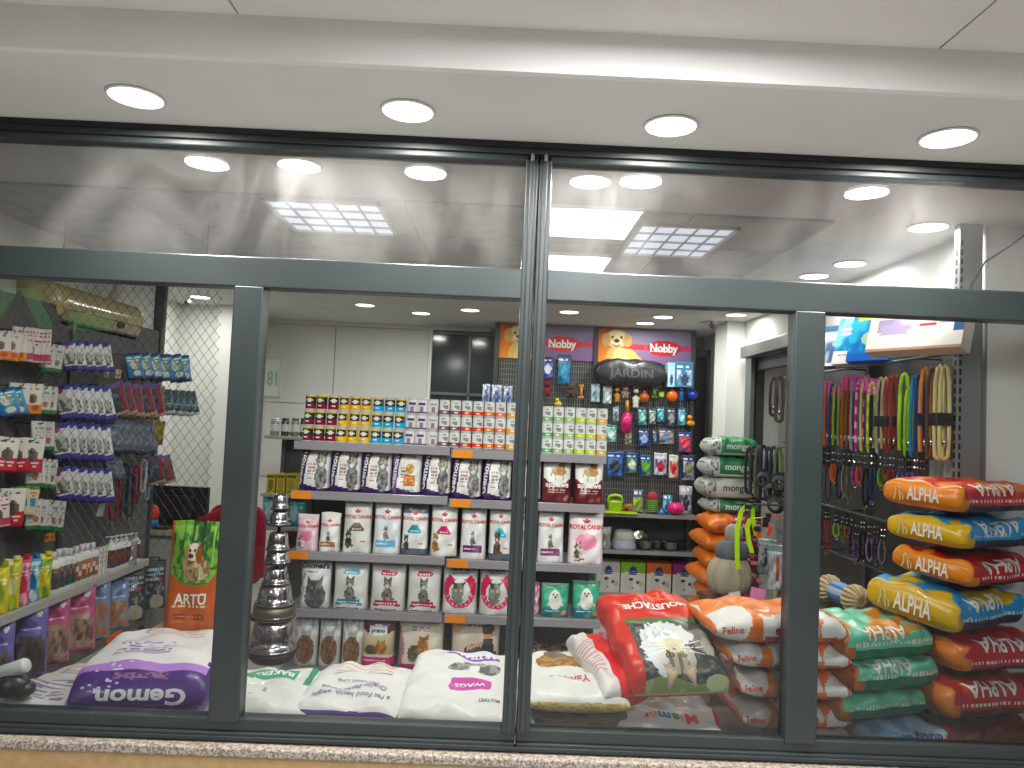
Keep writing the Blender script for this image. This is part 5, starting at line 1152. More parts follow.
MB().lathe([(.001, 0), (.022, 0), (.022, .004), (.001, .004)], 16, '2c2c28', M4=Matrix.Translation((.219, .16, .062)) @ Matrix.Rotation(PI / 2, 4, 'Y') @ Matrix.Scale(1.8, 4, (0, 1, 0))).build('display', 'gloss', ac)
o = MB().tube([(-2.38, 1.93, 2.22), (-2.33, 1.94, 2.32), (-2.32, 1.95, 2.44), (-2.36, 1.96, ZC)], .028, 12, 'd9d6cc').build('drain_pipe', 'plastic', smooth=True); tag(o, 'white pipe rising from the air conditioner to the ceiling', 'pipe')
# dark slotted post beyond the cooler, cable in front of it
pA = at(152, 320, Y=2.64); pB = at(165, 320, Y=2.64)
o = MB().box((pA[0], 2.62, .0), (pB[0], 2.66, ZC), '575858').build('slotted_post', 'powder', bev=.002); tag(o, 'tall dark slotted post beside the air conditioner', 'post')
o = MB().tube([(pA[0] - .02, 2.61, ZC), (pA[0] - .012, 2.60, 2.4), (pA[0] - .025, 2.60, 2.25), (pA[0] - .01, 2.61, 2.0), (pA[0] - .015, 2.61, 1.4)], .008, 8, '1e1f20').build('cable', 'rubber', smooth=True); tag(o, 'black cable hanging down beside the dark slotted post', 'cable')
# corner strip on the end wall
struct('trim_corner', MB().box((at(213, 400, Y=3.95)[0], 3.93, 0), (at(236, 400, Y=3.95)[0], 4.02, ZC), 'd9d9d4'), wall_m, bev=.01)

# ---- diamond wire screen hanging across the left bay
MX0, MX1, MZ0, MZ1, MY = -2.19, at(216, 400, Y=1.0)[0], .99, 2.27, 1.0
ms = thing('mesh_screen', 'black diamond wire screen hanging from the ceiling across the left bay', 'screen', ((MX0 + MX1) / 2, MY, MZ0))
m = MB(); W2 = (MX1 - MX0) / 2; H = MZ1 - MZ0; dx, dz = .044, .060; sl = dz / dx
for sgn in (1, -1):
    k = -80
    while k < 80:
        x_at0 = k * dx; k += 1      # where the wire crosses z = 0
        pts = []
        za = 0; zb = H
        # x = x0 + sgn * z / sl
        zs = sorted([(-W2 - x_at0) * sl * sgn, (W2 - x_at0) * sl * sgn]); za = max(za, zs[0]); zb = min(zb, zs[1])
        if zb - za < .02: continue
        m.tube([(x_at0 + sgn * za / sl, .0012 * sgn, za), (x_at0 + sgn * zb / sl, .0012 * sgn, zb)], .0010, 4, '242628')
m.build('wire_mesh', 'powder', ms)
MB().tube([(-W2, 0, H), (W2, 0, H)], .006, 8, '26282a').build('top_bar', 'powder', ms)
for x in (-W2 * .8, W2 * .8): MB().tube([(x, 0, H), (x, 0, ZC - MZ0)], .003, 6, '26282a').build('hanger', 'powder', ms)

# ---- counter with a screen
cY = 2.35; zc = at(150, 530, Y=cY)[2]
cx0 = -2.405; cx1 = at(216, 530, Y=cY)[0]
ct = thing('counter', 'pale wood counter behind the orange standing bag', 'counter', ((cx0 + cx1) / 2, cY, 0)); hw = (cx1 - cx0) / 2
MB().box((-hw, 0, zc - .035), (hw, .5, zc), 'a89a84').build('worktop', 'card', ct, bev=.003); MB().box((-hw + .03, .04, .0), (hw - .03, .48, zc - .035), '9a9a94').build('front_panel', 'matte', ct)
mY = 2.55; mx0 = at(144, 500, Y=mY)[0]; mx1 = at(208, 500, Y=mY)[0]; mz1 = at(176, 486, Y=mY)[2]; mz0 = at(176, 524, Y=mY)[2]
mo = thing('computer_monitor', 'black computer screen seen from behind on the counter', 'monitor', ((mx0 + mx1) / 2, mY, zc)); hw = (mx1 - mx0) / 2
MB().box((-hw, 0, mz0 - zc), (hw, .035, mz1 - zc), '1b1c1d').build('casing', 'plastic', mo, bev=.006); MB().box((-hw * .55, -.02, mz0 - zc + .03), (hw * .55, .002, mz1 - zc - .06), '222324').build('back_cover', 'plastic', mo, bev=.01)
MB().tube([(.045 * math.cos(q) * .8, -.004, mz1 - zc - .035 + .022 * math.sin(q) * .7) for q in np.linspace(0, 2 * PI, 16)[:-1]], .0014, 5, '77797a', closed=True).build('badge', 'chrome', mo)
MB().box((-.03, .0, .012), (.03, .03, mz0 - zc + .05), '1b1c1d').box((-.11, -.05, 0), (.11, .10, .012), '1b1c1d').build('stand', 'plastic', mo, bev=.003)
tY = 2.42; p = at(152, 528, Y=tY)
t = thing('toy_dispenser', 'small red and blue dispenser on the counter in front of the screen', 'dispenser', (p[0], tY, zc))
MB().lathe([(.036, 0), (.040, .004), (.038, .055), (.030, .06)], 16, '2f6fb4').build('base', 'plastic', t, True); MB().lathe([(.030, .055), (.040, .075), (.036, .125), (.022, .15), (.001, .153)], 16, 'c9402e').build('head', 'plastic', t, True)
for i, (px, w_, h_, c, lb) in enumerate(((132, .10, .014, '8a8d90', 'grey paper pile at the near edge of the counter'), (164, .09, .02, '2a2b2c', 'black phone lying on the counter'), (186, .08, .05, 'b9b8b2', 'white card holder on the counter beside the screen'))):
    o = MB().box((-w_ / 2, -.05, 0), (w_ / 2, .05, h_), c).build(['paper_pile', 'telephone', 'card_holder'][i], 'paper', bev=.003); o.location = (at(px, 528, Y=2.42)[0], 2.42, zc); tag(o, lb, ['papers', 'telephone', 'holder'][i])
# clear bag beside the counter
o = standing_bag(.14, .16, .08, [('bg', 'c9c9c6'), ('n', 0, 0, 1, 1, 5, 'a9aaa8', 'dcdcda', .5)], seed=300).build('clear_bag', clear_mat('thin_plastic', 'e9ebea', .25, 'cfcfcc', .25), smooth=True); o.location = (at(112, 548, X=-2.06)[0], at(112, 548, X=-2.06)[1] + .14, ZU); tag(o, 'crumpled clear plastic bag behind the pump bottles', 'bag')
# small dome camera on the ceiling
p = at(189, 303, Y=3.5)
def cctv(label, x, y):
    t = thing('security_camera', label, 'camera', (x, y, ZC)); MB().lathe([(.001, 0), (.03, 0), (.03, -.012), (.001, -.012)][::-1], 14, 'd0d0cc').build('mount', 'plastic', t); MB().tube([(0, 0, -.01), (0, -.01, -.04)], .007, 8, '3a3a3a').build('arm', 'plastic', t); MB().tube([(0, .02, -.045), (0, -.05, -.06)], .018, 12, '2a2b2c').build('body', 'plastic', t, True); return t
cctv('small dark security camera on the ceiling by the white end wall', p[0], 3.5)
# ================================================================ back of the shop
# pale panel board with joints, and the dark glazed strip beside it
xa = at(266, 370, Y=YB - .01)[0]; xb = at(428, 370, Y=YB - .01)[0]
pn = MB()
xm = [xa, xa + (xb - xa) * .42, xb]; zj = [1.0, 1.72, 2.50]
for i in range(2):
    for j in range(2): pn.box((xm[i] + .004, YB - .022, zj[j] + .004), (xm[i + 1] - .004, YB - .002, zj[j + 1] - .004), 'd5d4d0')
struct('wall_back_panel', pn, surf_mat('back_panel_board', 'cfcfcb', 'd3d2ce', 2, .7), bev=.003)
struct('trim_back', MB().box((xb, YB - .05, .9), (xb + .035, YB, 2.51), 'd8d8d4').box((xa, YB - .04, 2.50), (xb + .6, YB, ZC), 'c9c9c5'), wall_m, bev=.003)
xg0 = xb + .035; xg1 = at(505, 370, Y=YB)[0] + .15
gp = MB().box((xg0, YB - .02, .0), (xg1, YB - .01, 2.50), '39474a')
struct('window_3_dark_glass', gp, surf_mat('dark_glass', '2c3638', '344042', 2, .12))
fr = MB()
for z in (2.46, 1.86, 1.30): fr.box((xg0, YB - .045, z), (xg1, YB - .01, z + .03), '6a7273')
fr.box((xg0 + .36, YB - .045, .0), (xg0 + .385, YB - .01, 2.5), '6a7273')
struct('window_3_frame', fr, alum_d, bev=.003)
# framed notice with pale green figures
nY = YB - .03; x0 = at(262, 378, Y=nY)[0]; x1 = at(281, 378, Y=nY)[0]; z0 = at(272, 397, Y=nY)[2]; z1 = at(272, 358, Y=nY)[2]
nt_ = thing('notice_board', 'white framed notice with pale green figures on the back wall', 'notice', ((x0 + x1) / 2, nY, (z0 + z1) / 2)); w2, h2 = (x1 - x0) / 2, (z1 - z0) / 2
MB().box((-w2, -.01, -h2), (w2, .01, h2), 'dedfdc').build('sheet', 'card', nt_); fm = MB()
for a, b in (((-w2, -.016, -h2), (w2, -.01, -h2 + .012)), ((-w2, -.016, h2 - .012), (w2, -.01, h2)), ((-w2, -.016, -h2), (-w2 + .012, -.01, h2)), ((w2 - .012, -.016, -h2), (w2, -.01, h2))): fm.box(a, b, 'c6c9c6')
fm.build('frame', 'plastic', nt_); lm = MB(); write(lm, None, '81', (.01, -.0108, -.01), (1, 0, 0), (0, 0, 1), '9cc4b0', width=w2 * 1.1, bold=.03, stretch=1.6); lm.build('lettering', 'paper', nt_)
# side shelf with jars, boxes and teal bags
sY = 3.15
def pz(px, py, Y): return at(px, py, Y=Y)
xs = pz(264, 434, sY)[0]; xe = pz(302, 434, sY)[0] + .25
ss = thing('wall_shelf', 'grey side shelf with jars and yellow packs, left of the can wall', 'shelf', (xs, sY, 0))
zs_ = [pz(283, 436, sY)[2], pz(280, 494, sY)[2], pz(275, 527, sY)[2]]
wd = xe - xs
MB().box((.06, .34, .1), (wd, .36, zs_[0] + .02), '4e4e4e').build('back_panel', 'powder', ss)
for z in zs_: MB().box((0, 0, z - .025), (wd, .35, z), 'a8a8a4').build('shelf', 'powder', ss, bev=.002)
for x in (.05, wd - .04): MB().box((x, .30, 0), (x + .03, .36, zs_[0] + .02), '5a5a5a').build('upright', 'powder', ss)
for i, (a, b) in enumerate(((267, 277), (278, 287), (288, 297), (297.5, 303))):
    x = (pz(a, 434, sY)[0] + pz(b, 434, sY)[0]) / 2; r = (pz(b, 434, sY)[0] - pz(a, 434, sY)[0]) / 2 * .9; h = pz((a + b) / 2, 418, sY)[2] - zs_[0]
    t = thing('jar', ['clear jar with pale content on the side shelf, nearest the window post', 'dark jar on the side shelf, second from the window post', 'clear jar on the side shelf, third from the window post', 'dark jar on the side shelf next to the can wall'][i], 'jar', (x, sY + .06, zs_[0]), group='jars on the side shelf')
    MB().lathe([(r * .9, 0), (r, .006), (r, h * .8), (r * .85, h * .88)], 14, ['8a8c88', '3c3d3e', '7c7d78', '2f3031'][i]).build('body', 'gloss', t, True); MB().lathe([(r * .9, h * .86), (r * .9, h), (.001, h)], 14, ['b9b9b6', '1f2021', '4a4a4a', '1d1e1f'][i]).build('lid', 'plastic', t, True)
    MB().lathe([(r * 1.01, h * .25), (r * 1.01, h * .65)], 14, 'c9c9c4', cap=False).build('label', 'paper', t, True)
for i, (a, b) in enumerate(((265, 274), (275, 284), (285, 295.5))):
    x0, x1 = pz(a, 492, sY)[0], pz(b, 492, sY)[0]; h = pz(a + 5, 474, sY)[2] - zs_[1]
    ops = [('bg', 'c8b83a'), ('e', .5, .45, .32, .3, '8a6a4a' if i == 0 else 'a39a5a'), ('r', .1, .78, .9, .92, '5a5a3a'), ('t', .1, .06, .9, .2, 1, '6a5a2a')]
    n_ = 14; mb_ = MB(); uu = np.array([((k % n_) + .5) / n_ for k in range(n_ * n_)]); vv = np.array([((k // n_) + .5) / n_ for k in range(n_ * n_)]); cc = paint(ops, uu, vv); W_ = (x1 - x0) * .96
    mb_.add([(W_ * (q / n_ - .5), -.06, h * r / n_) for r in range(n_ + 1) for q in range(n_ + 1)], [(r * (n_ + 1) + q, r * (n_ + 1) + q + 1, (r + 1) * (n_ + 1) + q + 1, (r + 1) * (n_ + 1) + q) for r in range(n_) for q in range(n_)], [tuple(c) for c in cc])
    mb_.box((-W_ / 2, -.0598, 0), (W_ / 2, .06, h), 'b5a634')
    o = mb_.build('cat_litter_box', 'card'); o.location = ((x0 + x1) / 2, sY + .08, zs_[1]); tag(o, 'yellow boxed pack on the side shelf, %s' % ['beside the window post', 'in the middle', 'next to the chrome bowls'][i], 'box', 'yellow packs on the side shelf')
for i, (a, b, yt) in enumerate(((256, 284, 496), (283, 303, 500))):
    x0, x1 = pz(a, 526, sY)[0], pz(b, 526, sY)[0]; h = pz((a + b) / 2, yt, sY)[2] - zs_[2]
    o = standing_bag(x1 - x0, h, .14, [('bg', '2f9ab0'), ('e', .4, .5, .2, .3, 'a8c8cc'), ('r', 0, 0, 1, .16, '2a7f96'), ('t', .1, .6, .9, .9, 2, '8fd0d8')], seed=310 + i, nu=16, nv=16).build('pet_pad_pack', 'film', smooth=True); o.location = ((x0 + x1) / 2, sY + .12, zs_[2]); tag(o, 'teal pack on the lowest board of the side shelf, ' + ('larger one' if i == 0 else 'smaller one'), 'pack', 'teal packs on the side shelf')
# red office chair
cY_ = 2.93; xc = at(250, 540, Y=cY_)[0]
ch = thing('office_chair', 'red office chair half hidden behind the first window post', 'chair', (xc - .06, cY_ - .12, 0))
def pad(w, h, t, col, M4, name):
    m_ = MB(); m_.sphere((0, 0, 0), 1, 20, 12, col, (1, 1, 1)); vs2 = []
    for v in m_.V:
        x, y, z = v; sg = lambda q, e: math.copysign(abs(q) ** e, q)
        vs2.append(tuple(M4 @ Vector((sg(x, .45) * w / 2, sg(y, .6) * t / 2, sg(z, .45) * h / 2))))
    m_.V = vs2; return m_.build(name, 'fabric', ch, True)
zt = at(262, 503, Y=cY_)[2]; zb = at(258, 582, Y=cY_)[2]
pad(.42, zt - zb, .08, '8e2c3a', Matrix.Translation((0, .0, (zt + zb) / 2)), 'backrest'); pad(.44, .08, .40, '8e2c3a', Matrix.Translation((0, .22, .47)), 'seat')
MB().tube([(0, .24, .43), (0, .24, .12)], .025, 10, '2a2a2c').build('column', 'plastic', ch, True)
MB().tube([(0, .05, zb + .1), (0, .10, .45), (0, .2, .43)], .018, 8, '2a2a2c').build('back_bracket', 'plastic', ch, True)
for k in range(5):
    q = 2 * PI * k / 5; MB().tube([(0, .24, .12), (.27 * math.cos(q), .24 + .27 * math.sin(q), .06)], .018, 8, '2a2a2c').sphere((.27 * math.cos(q), .24 + .27 * math.sin(q), .03), .03, 10, 6, '1c1c1c').build('leg', 'plastic', ch, True)
MB().tube([(-.22, .05, .62), (-.25, .10, .72), (-.24, .3, .72), (-.22, .32, .5)], .018, 8, '8e2c3a').build('armrest', 'plastic', ch, True)
ra = at(196, 522, Y=2.52); rb = at(226, 510, Y=2.52)
o = MB().tube([(ra[0], 2.52, ra[2] + .01), (ra[0] + .07, 2.52, ra[2] + .025), (rb[0], 2.52, rb[2] + .01), (rb[0] + .1, 2.53, rb[2] + .01)], .02, 10, 'a0303c', rs=[.010, .026, .022, .02]).build('cushion_roll', 'fabric', smooth=True); tag(o, 'dark red roll resting on the counter edge above the orange standing bag', 'roll')

# ================================================================ chrome bowl tower
tY = 1.60
tx = at(272, 650, Y=tY)[0]
tw = thing('bowl_tower', 'tower of upturned chrome pet bowls on a floor stand left of the shelf unit', 'display stand', (tx, tY, 0))
MB().tube([(0, 0, .05), (0, 0, 1.14)], .010, 10, '8a8a8c').build('pole', 'chrome', tw, True)
for q in (.5, 2.6, 4.7): MB().tube([(0, 0, .16), (.20 * math.cos(q), .20 * math.sin(q), .02)], .014, 8, '3a3a3c').build('leg', 'powder', tw, True)
def zz(y): return at(272, y, Y=tY)[2]
def bowl(r, z0, z1, col='c9c9cc', rim=True):
    h = z1 - z0
    m_ = MB().lathe([(r * 1.06, 0), (r * 1.08, .004), (r * 1.06, .010), (r * .98, .012), (r * .93, h * .4), (r * .84, h * .8), (r * .74, h * .97), (r * .6, h), (.012, h)], 26, col, cap=False)
    b_ = m_.build('bowl', 'chrome', tw, True, loc=(0, 0, z0))
    MB().lathe([(r * 1.07, -.006), (r * 1.10, -.002), (r * 1.07, .002)], 26, '1e1e20', cap=False).build('rubber_ring', 'rubber', b_, True)
bowl(.122, zz(648), zz(619)); bowl(.105, zz(615), zz(603)); bowl(.098, zz(603), zz(583)); bowl(.070, zz(583), zz(566)); bowl(.066, zz(562), zz(550)); bowl(.058, zz(549), zz(531)); bowl(.056, zz(524), zz(510)); bowl(.045, zz(508), zz(493))
MB().lathe([(.10, zz(660)), (.125, zz(655)), (.125, zz(649)), (.03, zz(649))], 24, '2a2a2c').build('tray', 'plastic', tw, True)
MB().lathe([(.10, zz(618)), (.112, zz(616)), (.112, zz(606)), (.10, zz(604))], 24, '8a7f68').build('band', 'steel', tw, True)

# ================================================================ wall of toys under the violet banner
BY = 4.25
bx0, bxm, bx1 = at(498, 342, Y=BY)[0], at(595.5, 344, Y=BY)[0], at(693, 346, Y=BY)[0]
zt = ZC - .012; zb = at(600, 362, Y=BY)[2]
for k, (x0, x1) in enumerate(((bx0, bxm), (bxm, bx1))):
    t = thing('banner', 'violet banner with golden dog and red oval badge, ' + ('partly behind the centre post' if k == 0 else 'wholly visible beside the white pillar'), 'banner', ((x0 + x1) / 2, BY, (zt + zb) / 2), group='violet banners above the toy wall')
    w_, h_ = (x1 - x0), zt - zb; nu_, nv_ = 110, 50
    uu = np.array([(i + .5) / nu_ for j in range(nv_) for i in range(nu_)]); vv = np.array([(j + .5) / nv_ for j in range(nv_) for i in range(nu_)])
    ops = [('bg', '8a7a9a'), ('g', 0, 0, 1, 1, '7d5f88', '8f8aa4'), ('g', 0, 0, .18, 1, 'e8903a', 'b8583c'), ('r', .18, .40, 1, .55, 'c85a70'), ('r', .30, .40, .50, .55, 'd83a48') if k else ('r', .30, .42, .5, .54, 'c8606c'),
           ('p', [(.10, 0), (.12, .3), (.16, .45), (.36, .42), (.46, .18), (.52, 0)], 'dcb676'), ('p', [(.16, .0), (.20, .42), (.30, .42), (.36, 0)], 'e8cc98'),
           ('e', .215, .70, .115, .27, 'dfc08a'), ('e', .105, .66, .045, .20, 'c9a368'), ('e', .325, .66, .045, .20, 'c9a368'), ('e', .215, .80, .08, .14, 'ecd6ac'), ('e', .17, .74, .016, .035, '2a1c12'), ('e', .26, .74, .016, .035, '2a1c12'), ('e', .215, .60, .06, .11, 'eddab8'), ('e', .215, .64, .03, .055, '1e1816'), ('p', [(.17, .54), (.215, .50), (.26, .54), (.24, .48), (.215, .45), (.19, .48)], '7a3a38'),
           ('e', .70 if k else .66, .47, .175, .23, 'c8202c' if k else 'cf5a5e')]
    cc = paint(ops, uu, vv); m_ = MB()
    m_.add([(w_ * (i / nu_ - .5), -.012, h_ * (j / nv_ - .5)) for j in range(nv_ + 1) for i in range(nu_ + 1)], [(j * (nu_ + 1) + i, j * (nu_ + 1) + i + 1, (j + 1) * (nu_ + 1) + i + 1, (j + 1) * (nu_ + 1) + i) for j in range(nv_) for i in range(nu_)], [tuple(c) for c in cc])
    m_.box((-w_ / 2, -.0118, -h_ / 2), (w_ / 2, .012, h_ / 2), '6a6a70'); m_.build('panel', 'paper', t)
    lm = MB(); cx = (.70 if k else .66) - .5
    write(lm, None, 'Nobby', (w_ * cx, -.013, -.005), (1, 0, 0), (0, 0, 1), 'f4f0ee', width=w_ * .285, bold=.035, stretch=1.12)
    lm.add([(w_ * cx - w_ * .12, -.0135, -h_ * .13), (w_ * cx + w_ * .10, -.0135, -h_ * .13), (w_ * cx + w_ * .10, -.0135, -h_ * .115), (w_ * cx - w_ * .12, -.0135, -h_ * .11)], [(0, 1, 2, 3)], 'f4f0ee'); lm.build('lettering', 'paper', t)
tf = thing('toy_rack', 'dark grey toy wall with mesh back, uprights and three shelves under the violet banners', 'rack', (0, BY, 0))
bw = MB().box((bx0, .01, .05), (bx1 - .02, .03, zt), '5b5c5c')
x = bx0
bw.build('back_panel', surf_mat('rack_back', '3c3c3d', '464647', 5, .6), tf)
gr = MB(); x = bx0 + .02
while x < bx1 - .03: gr.box((x, .003, .75), (x + .004, .009, zb), '8e8e8c'); x += .022
z = .76
while z < zb: gr.box((bx0 + .02, -.001, z), (bx1 - .03, .003, z + .004), '8e8e8c'); z += .05
gr.build('wire_grid', 'powder', tf)
for xx in (bx0 - .03, bxm - .015, bx1 - .02): MB().box((xx, -.03, 0), (xx + .04, .03, zt if xx > bxm else zt), '3a3b3c').build('upright', 'powder', tf, bev=.002)
FY = BY - .38
def onfront(px, py, Y=FY): return at(px, py, Y=Y)
sz = [at(650, 514.5, Y=FY)[2], at(650, 551.5, Y=FY)[2], at(650, 595.5, Y=FY)[2]]
fx0 = bxm - .03; fx1 = bx1 - .01
for z in sz:
    s_ = MB().box((fx0, -.38, z - .022), (fx1, .01, z), '6f6f6e').build('shelf', 'powder', tf, bev=.002); MB().box((fx0, -.386, z - .03), (fx1, -.378, z + .002), '9a9a98').build('price_rail', 'powder', s_)
MB().box((fx0, -.37, 0), (fx1, .0, .10), '6a6a6a').build('base_plinth', 'powder', tf)
# hanging toys and packs: (kind, x0, x1, ytop, ybot, colours, label)
HY = BY - .10
GT = 'toys and packs hanging on the toy wall'
def tpack(x0, x1, yt, yb, c, label, Y=HY, t=.035):
    a, b = at(x0, yb, Y=Y), at(x1, yb, Y=Y); h = at((x0 + x1) / 2, yt, Y=Y)[2] - at((x0 + x1) / 2, yb, Y=Y)[2]; w_ = b[0] - a[0]
    ops = [('bg', c[0]), ('n', .05, .05, .95, .72, 5, c[0], c[1], .5), ('e', .5, .42, .3, .24, c[2]), ('r', 0, .84, 1, 1, c[0]), ('t', .12, .74, .88, .92, 1, 'd9dde2'), ('r', 0, 0, 1, .05, c[1])]
    o = standing_bag(w_ * .94, h, t, ops, seed=int(x0 * 7 + yt), nu=12, nv=16, seal=.18, back=c[0]).build('toy_pack', 'film', smooth=True); o.location = ((a[0] + b[0]) / 2, Y, at((x0 + x1) / 2, yb, Y=Y)[2]); tag(o, label, 'toy pack', GT)
    peg((a[0] + b[0]) / 2, o.location[2] + h - .012, Y)
def peg(x, z, Y=HY): MB().tube([(x, .0, z), (x, Y - BY - .012, z), (x, Y - BY - .018, z + .008)], .003, 6, 'b0b0b0').build('peg', 'chrome', tf)
def toy(kind, x0, x1, yt, yb, c, label, Y=HY):
    a, b = at(x0, yb, Y=Y), at(x1, yb, Y=Y); zb_ = at((x0 + x1) / 2, yb, Y=Y)[2]; h = at((x0 + x1) / 2, yt, Y=Y)[2] - zb_; w_ = b[0] - a[0]; xc = (a[0] + b[0]) / 2
    m_ = MB()
    if kind == 'ball':
        m_.sphere((0, 0, h * .45), h * .46, 16, 10, c); m_.tube([(0, 0, h * .88), (0, 0, h)], .006, 6, 'd9d4c8')
    elif kind == 'plush':
        m_.sphere((0, 0, h * .30), w_ * .46, 14, 9, c, (1, .7, h * .62 / w_)); m_.sphere((0, -.005, h * .76), w_ * .38, 14, 9, c, (1, .9, .9))
        for s in (-1, 1): m_.sphere((s * w_ * .32, 0, h * .92), w_ * .14, 8, 6, c); m_.sphere((s * w_ * .38, -.01, h * .42), w_ * .15, 8, 6, c, (1, 1, 1.5)); m_.sphere((s * w_ * .24, -.01, h * .06), w_ * .17, 8, 6, c)
        m_.sphere((0, -w_ * .34, h * .72), w_ * .08, 8, 6, '2a2422')
    elif kind == 'long':
        m_.tube([(0, 0, 0), (0, 0, h * .05), (.004, 0, h * .3), (.012, 0, h * .58), (.014, 0, h * .62)], w_ * .4, 12, c, rs=[w_ * .2, w_ * .38, w_ * .45, w_ * .40, w_ * .15]); m_.tube([(.014, 0, h * .6), (.004, 0, h)], w_ * .14, 8, 'a8763f')
    elif kind == 'bottle':
        m_.lathe([(w_ * .42, 0), (w_ * .48, h * .05), (w_ * .46, h * .62), (w_ * .3, h * .74), (w_ * .18, h * .8), (w_ * .18, h), (.001, h)], 14, [c, c, c, c, 'dfe3e6', 'dfe3e6'])
    elif kind == 'duck':
        m_.sphere((0, 0, h * .34), w_ * .46, 14, 9, c, (1.05, .8, .75)); m_.sphere((-.01, -.01, h * .76), w_ * .27, 12, 8, c); m_.tube([(-.02, -.03, h * .72), (-.03, -.06, h * .70)], w_ * .09, 8, 'e06a2a')
    elif kind == 'bone':
        m_.tube([(0, 0, h * .2), (0, 0, h * .8)], w_ * .22, 10, c)
        for z in (.16, .84):
            for s in (-1, 1): m_.sphere((s * w_ * .22, 0, h * z), w_ * .25, 10, 7, c)
    elif kind == 'dice':
        r = w_ * .42
        m_.box((-r, -r, h * .1), (r, r, h * .1 + 2 * r), c)
        for (u, v) in ((-.4, -.4), (.4, .4), (0, 0), (-.4, .4), (.4, -.4)): m_.lathe([(r * .16, 0), (r * .16, .002), (.0005, .002)], 8, 'e6e2d2', M4=Matrix.Translation((u * r, -r, h * .1 + r + v * r)) @ Matrix.Rotation(PI / 2, 4, 'X'))
    o = m_.build({'ball': 'toy_ball', 'plush': 'plush_toy', 'long': 'squeaky_toy', 'bottle': 'bottle_toy', 'duck': 'toy_duck', 'bone': 'toy_bone', 'dice': 'toy_dice'}[kind], 'gloss' if kind not in ('plush',) else 'fabric', smooth=kind != 'dice'); o.location = (xc, Y, zb_); tag(o, label, 'pet toy', GT)
    if kind not in ('bottle',) or True: peg(xc, zb_ + h - .006, Y)
blue = ('27406e', '4a78a8', 'c9d4dc')
tpack(541, 554, 357, 378, ('2c2f66', '5a6ab0', 'd0d6e2'), 'violet-blue pack high on the toy wall, just right of the centre post'); tpack(556, 571, 355, 384, ('1d4f78', '2f7aa8', '3f94b8'), 'tall teal-blue pack high on the toy wall')
toy('plush', 542, 552, 380, 396, '6a2c34', 'dark red plush toy below the violet-blue pack'); toy('plush', 565, 576, 384, 396, '4a3a32', 'dark brown plush toy above the cans'); toy('bone', 578, 584, 383, 400, 'd09a5a', 'tan rope bone toy beside the brown plush'); toy('duck', 554, 562, 398, 407, 'd8c060', 'small yellow toy just above the cans')
tpack(590, 600, 384, 402, ('8fa8b4', 'b8c4c8', '6a8a9a'), 'pale blue pack above the green-labelled cans'); tpack(602, 612, 386, 404, ('9aa29a', '7a9aa0', 'c2c8c4'), 'grey-green pack above the end of the can wall')
toy('plush', 614, 620, 386, 402, 'b8842e', 'ochre toy left of the pale plush, under the black bag'); toy('plush', 621, 629, 386, 398, '8a7a6a', 'taupe plush toy under the black bag'); toy('plush', 632, 639, 386, 408, 'c9c4b8', 'long pale plush toy under the black bag'); toy('ball', 640, 648, 391, 403, 'a8542c', 'rust-coloured ball on the toy wall')
toy('bone', 651, 658, 388, 399, '4a7a3a', 'green toy bone on the toy wall'); toy('dice', 658, 664, 387, 398, '8aa83a', 'lime dice toy on the toy wall'); toy('ball', 667, 677, 389, 402, 'd8602a', 'bright orange ball on the toy wall'); toy('bottle', 678, 684, 387, 401, '2f5a9a', 'blue bottle toy beside the orange ball'); toy('ball', 687, 697, 388, 400, '2c3f9c', 'dark blue ball at the right edge of the toy wall')
toy('long', 619, 632, 400, 433, 'b8306a', 'pink long squeaky toy with a brown handle')
tpack(612, 619, 407, 421, ('6a7a80', '9aa6a8', '4a5a60'), 'small grey pack left of the pink squeaky toy')
for i, (a, b, yt, yb, c, lb) in enumerate(((637, 647, 408, 425, ('2f5a62', '4a8a8a', '8ac0b8'), 'teal pack, first of the middle row'), (648, 656, 409, 424, ('4a5a5e', '7a8a88', 'a8b0a0'), 'grey pack, second of the middle row'), (656, 665, 407, 422, ('2a5a74', '3f8aa0', '6ab0c0'), 'turquoise pack, third of the middle row'), (666, 676, 408, 426, ('2a2e3c', '4a5060', '8a8e98'), 'dark pack, fourth of the middle row'), (677, 686, 408, 425, ('3a6a8a', '6ab0c4', 'a8d8dc'), 'pale blue fish pack, last of the middle row'))): tpack(a, b, yt, yb, c, lb + ' of the toy wall')
toy('duck', 686, 695, 414, 428, 'e0a02a', 'yellow duck toy at the right edge of the toy wall')
for i, (a, b, yt, yb, c, lb) in enumerate(((605, 617, 425, 442, ('3f7a7a', '8ab8b0', 'c9d8d0'), 'teal and white pack beside the cans'), (624, 632, 432, 444, ('6a5a4a', 'a89a7a', '4a5a50'), 'small brown pack under the pink squeaky toy'), (637, 650, 429, 446, ('27356a', '4a5a94', '9aa8d0'), 'navy pack with a pale blue toy'), (652, 657, 430, 444, ('2c3a5a', '4a6a8a', '6a8aa8'), 'narrow navy pack'), (657, 675, 429, 444, ('4a4a5c', 'a89a8a', '6a7a9a'), 'wide grey pack with bits in it'), (677, 692, 432, 452, ('3a4a7a', 'd8402f', 'd8606a'), 'red and blue pack at the right edge'))): tpack(a, b, yt, yb, c, lb + ' of the toy wall')
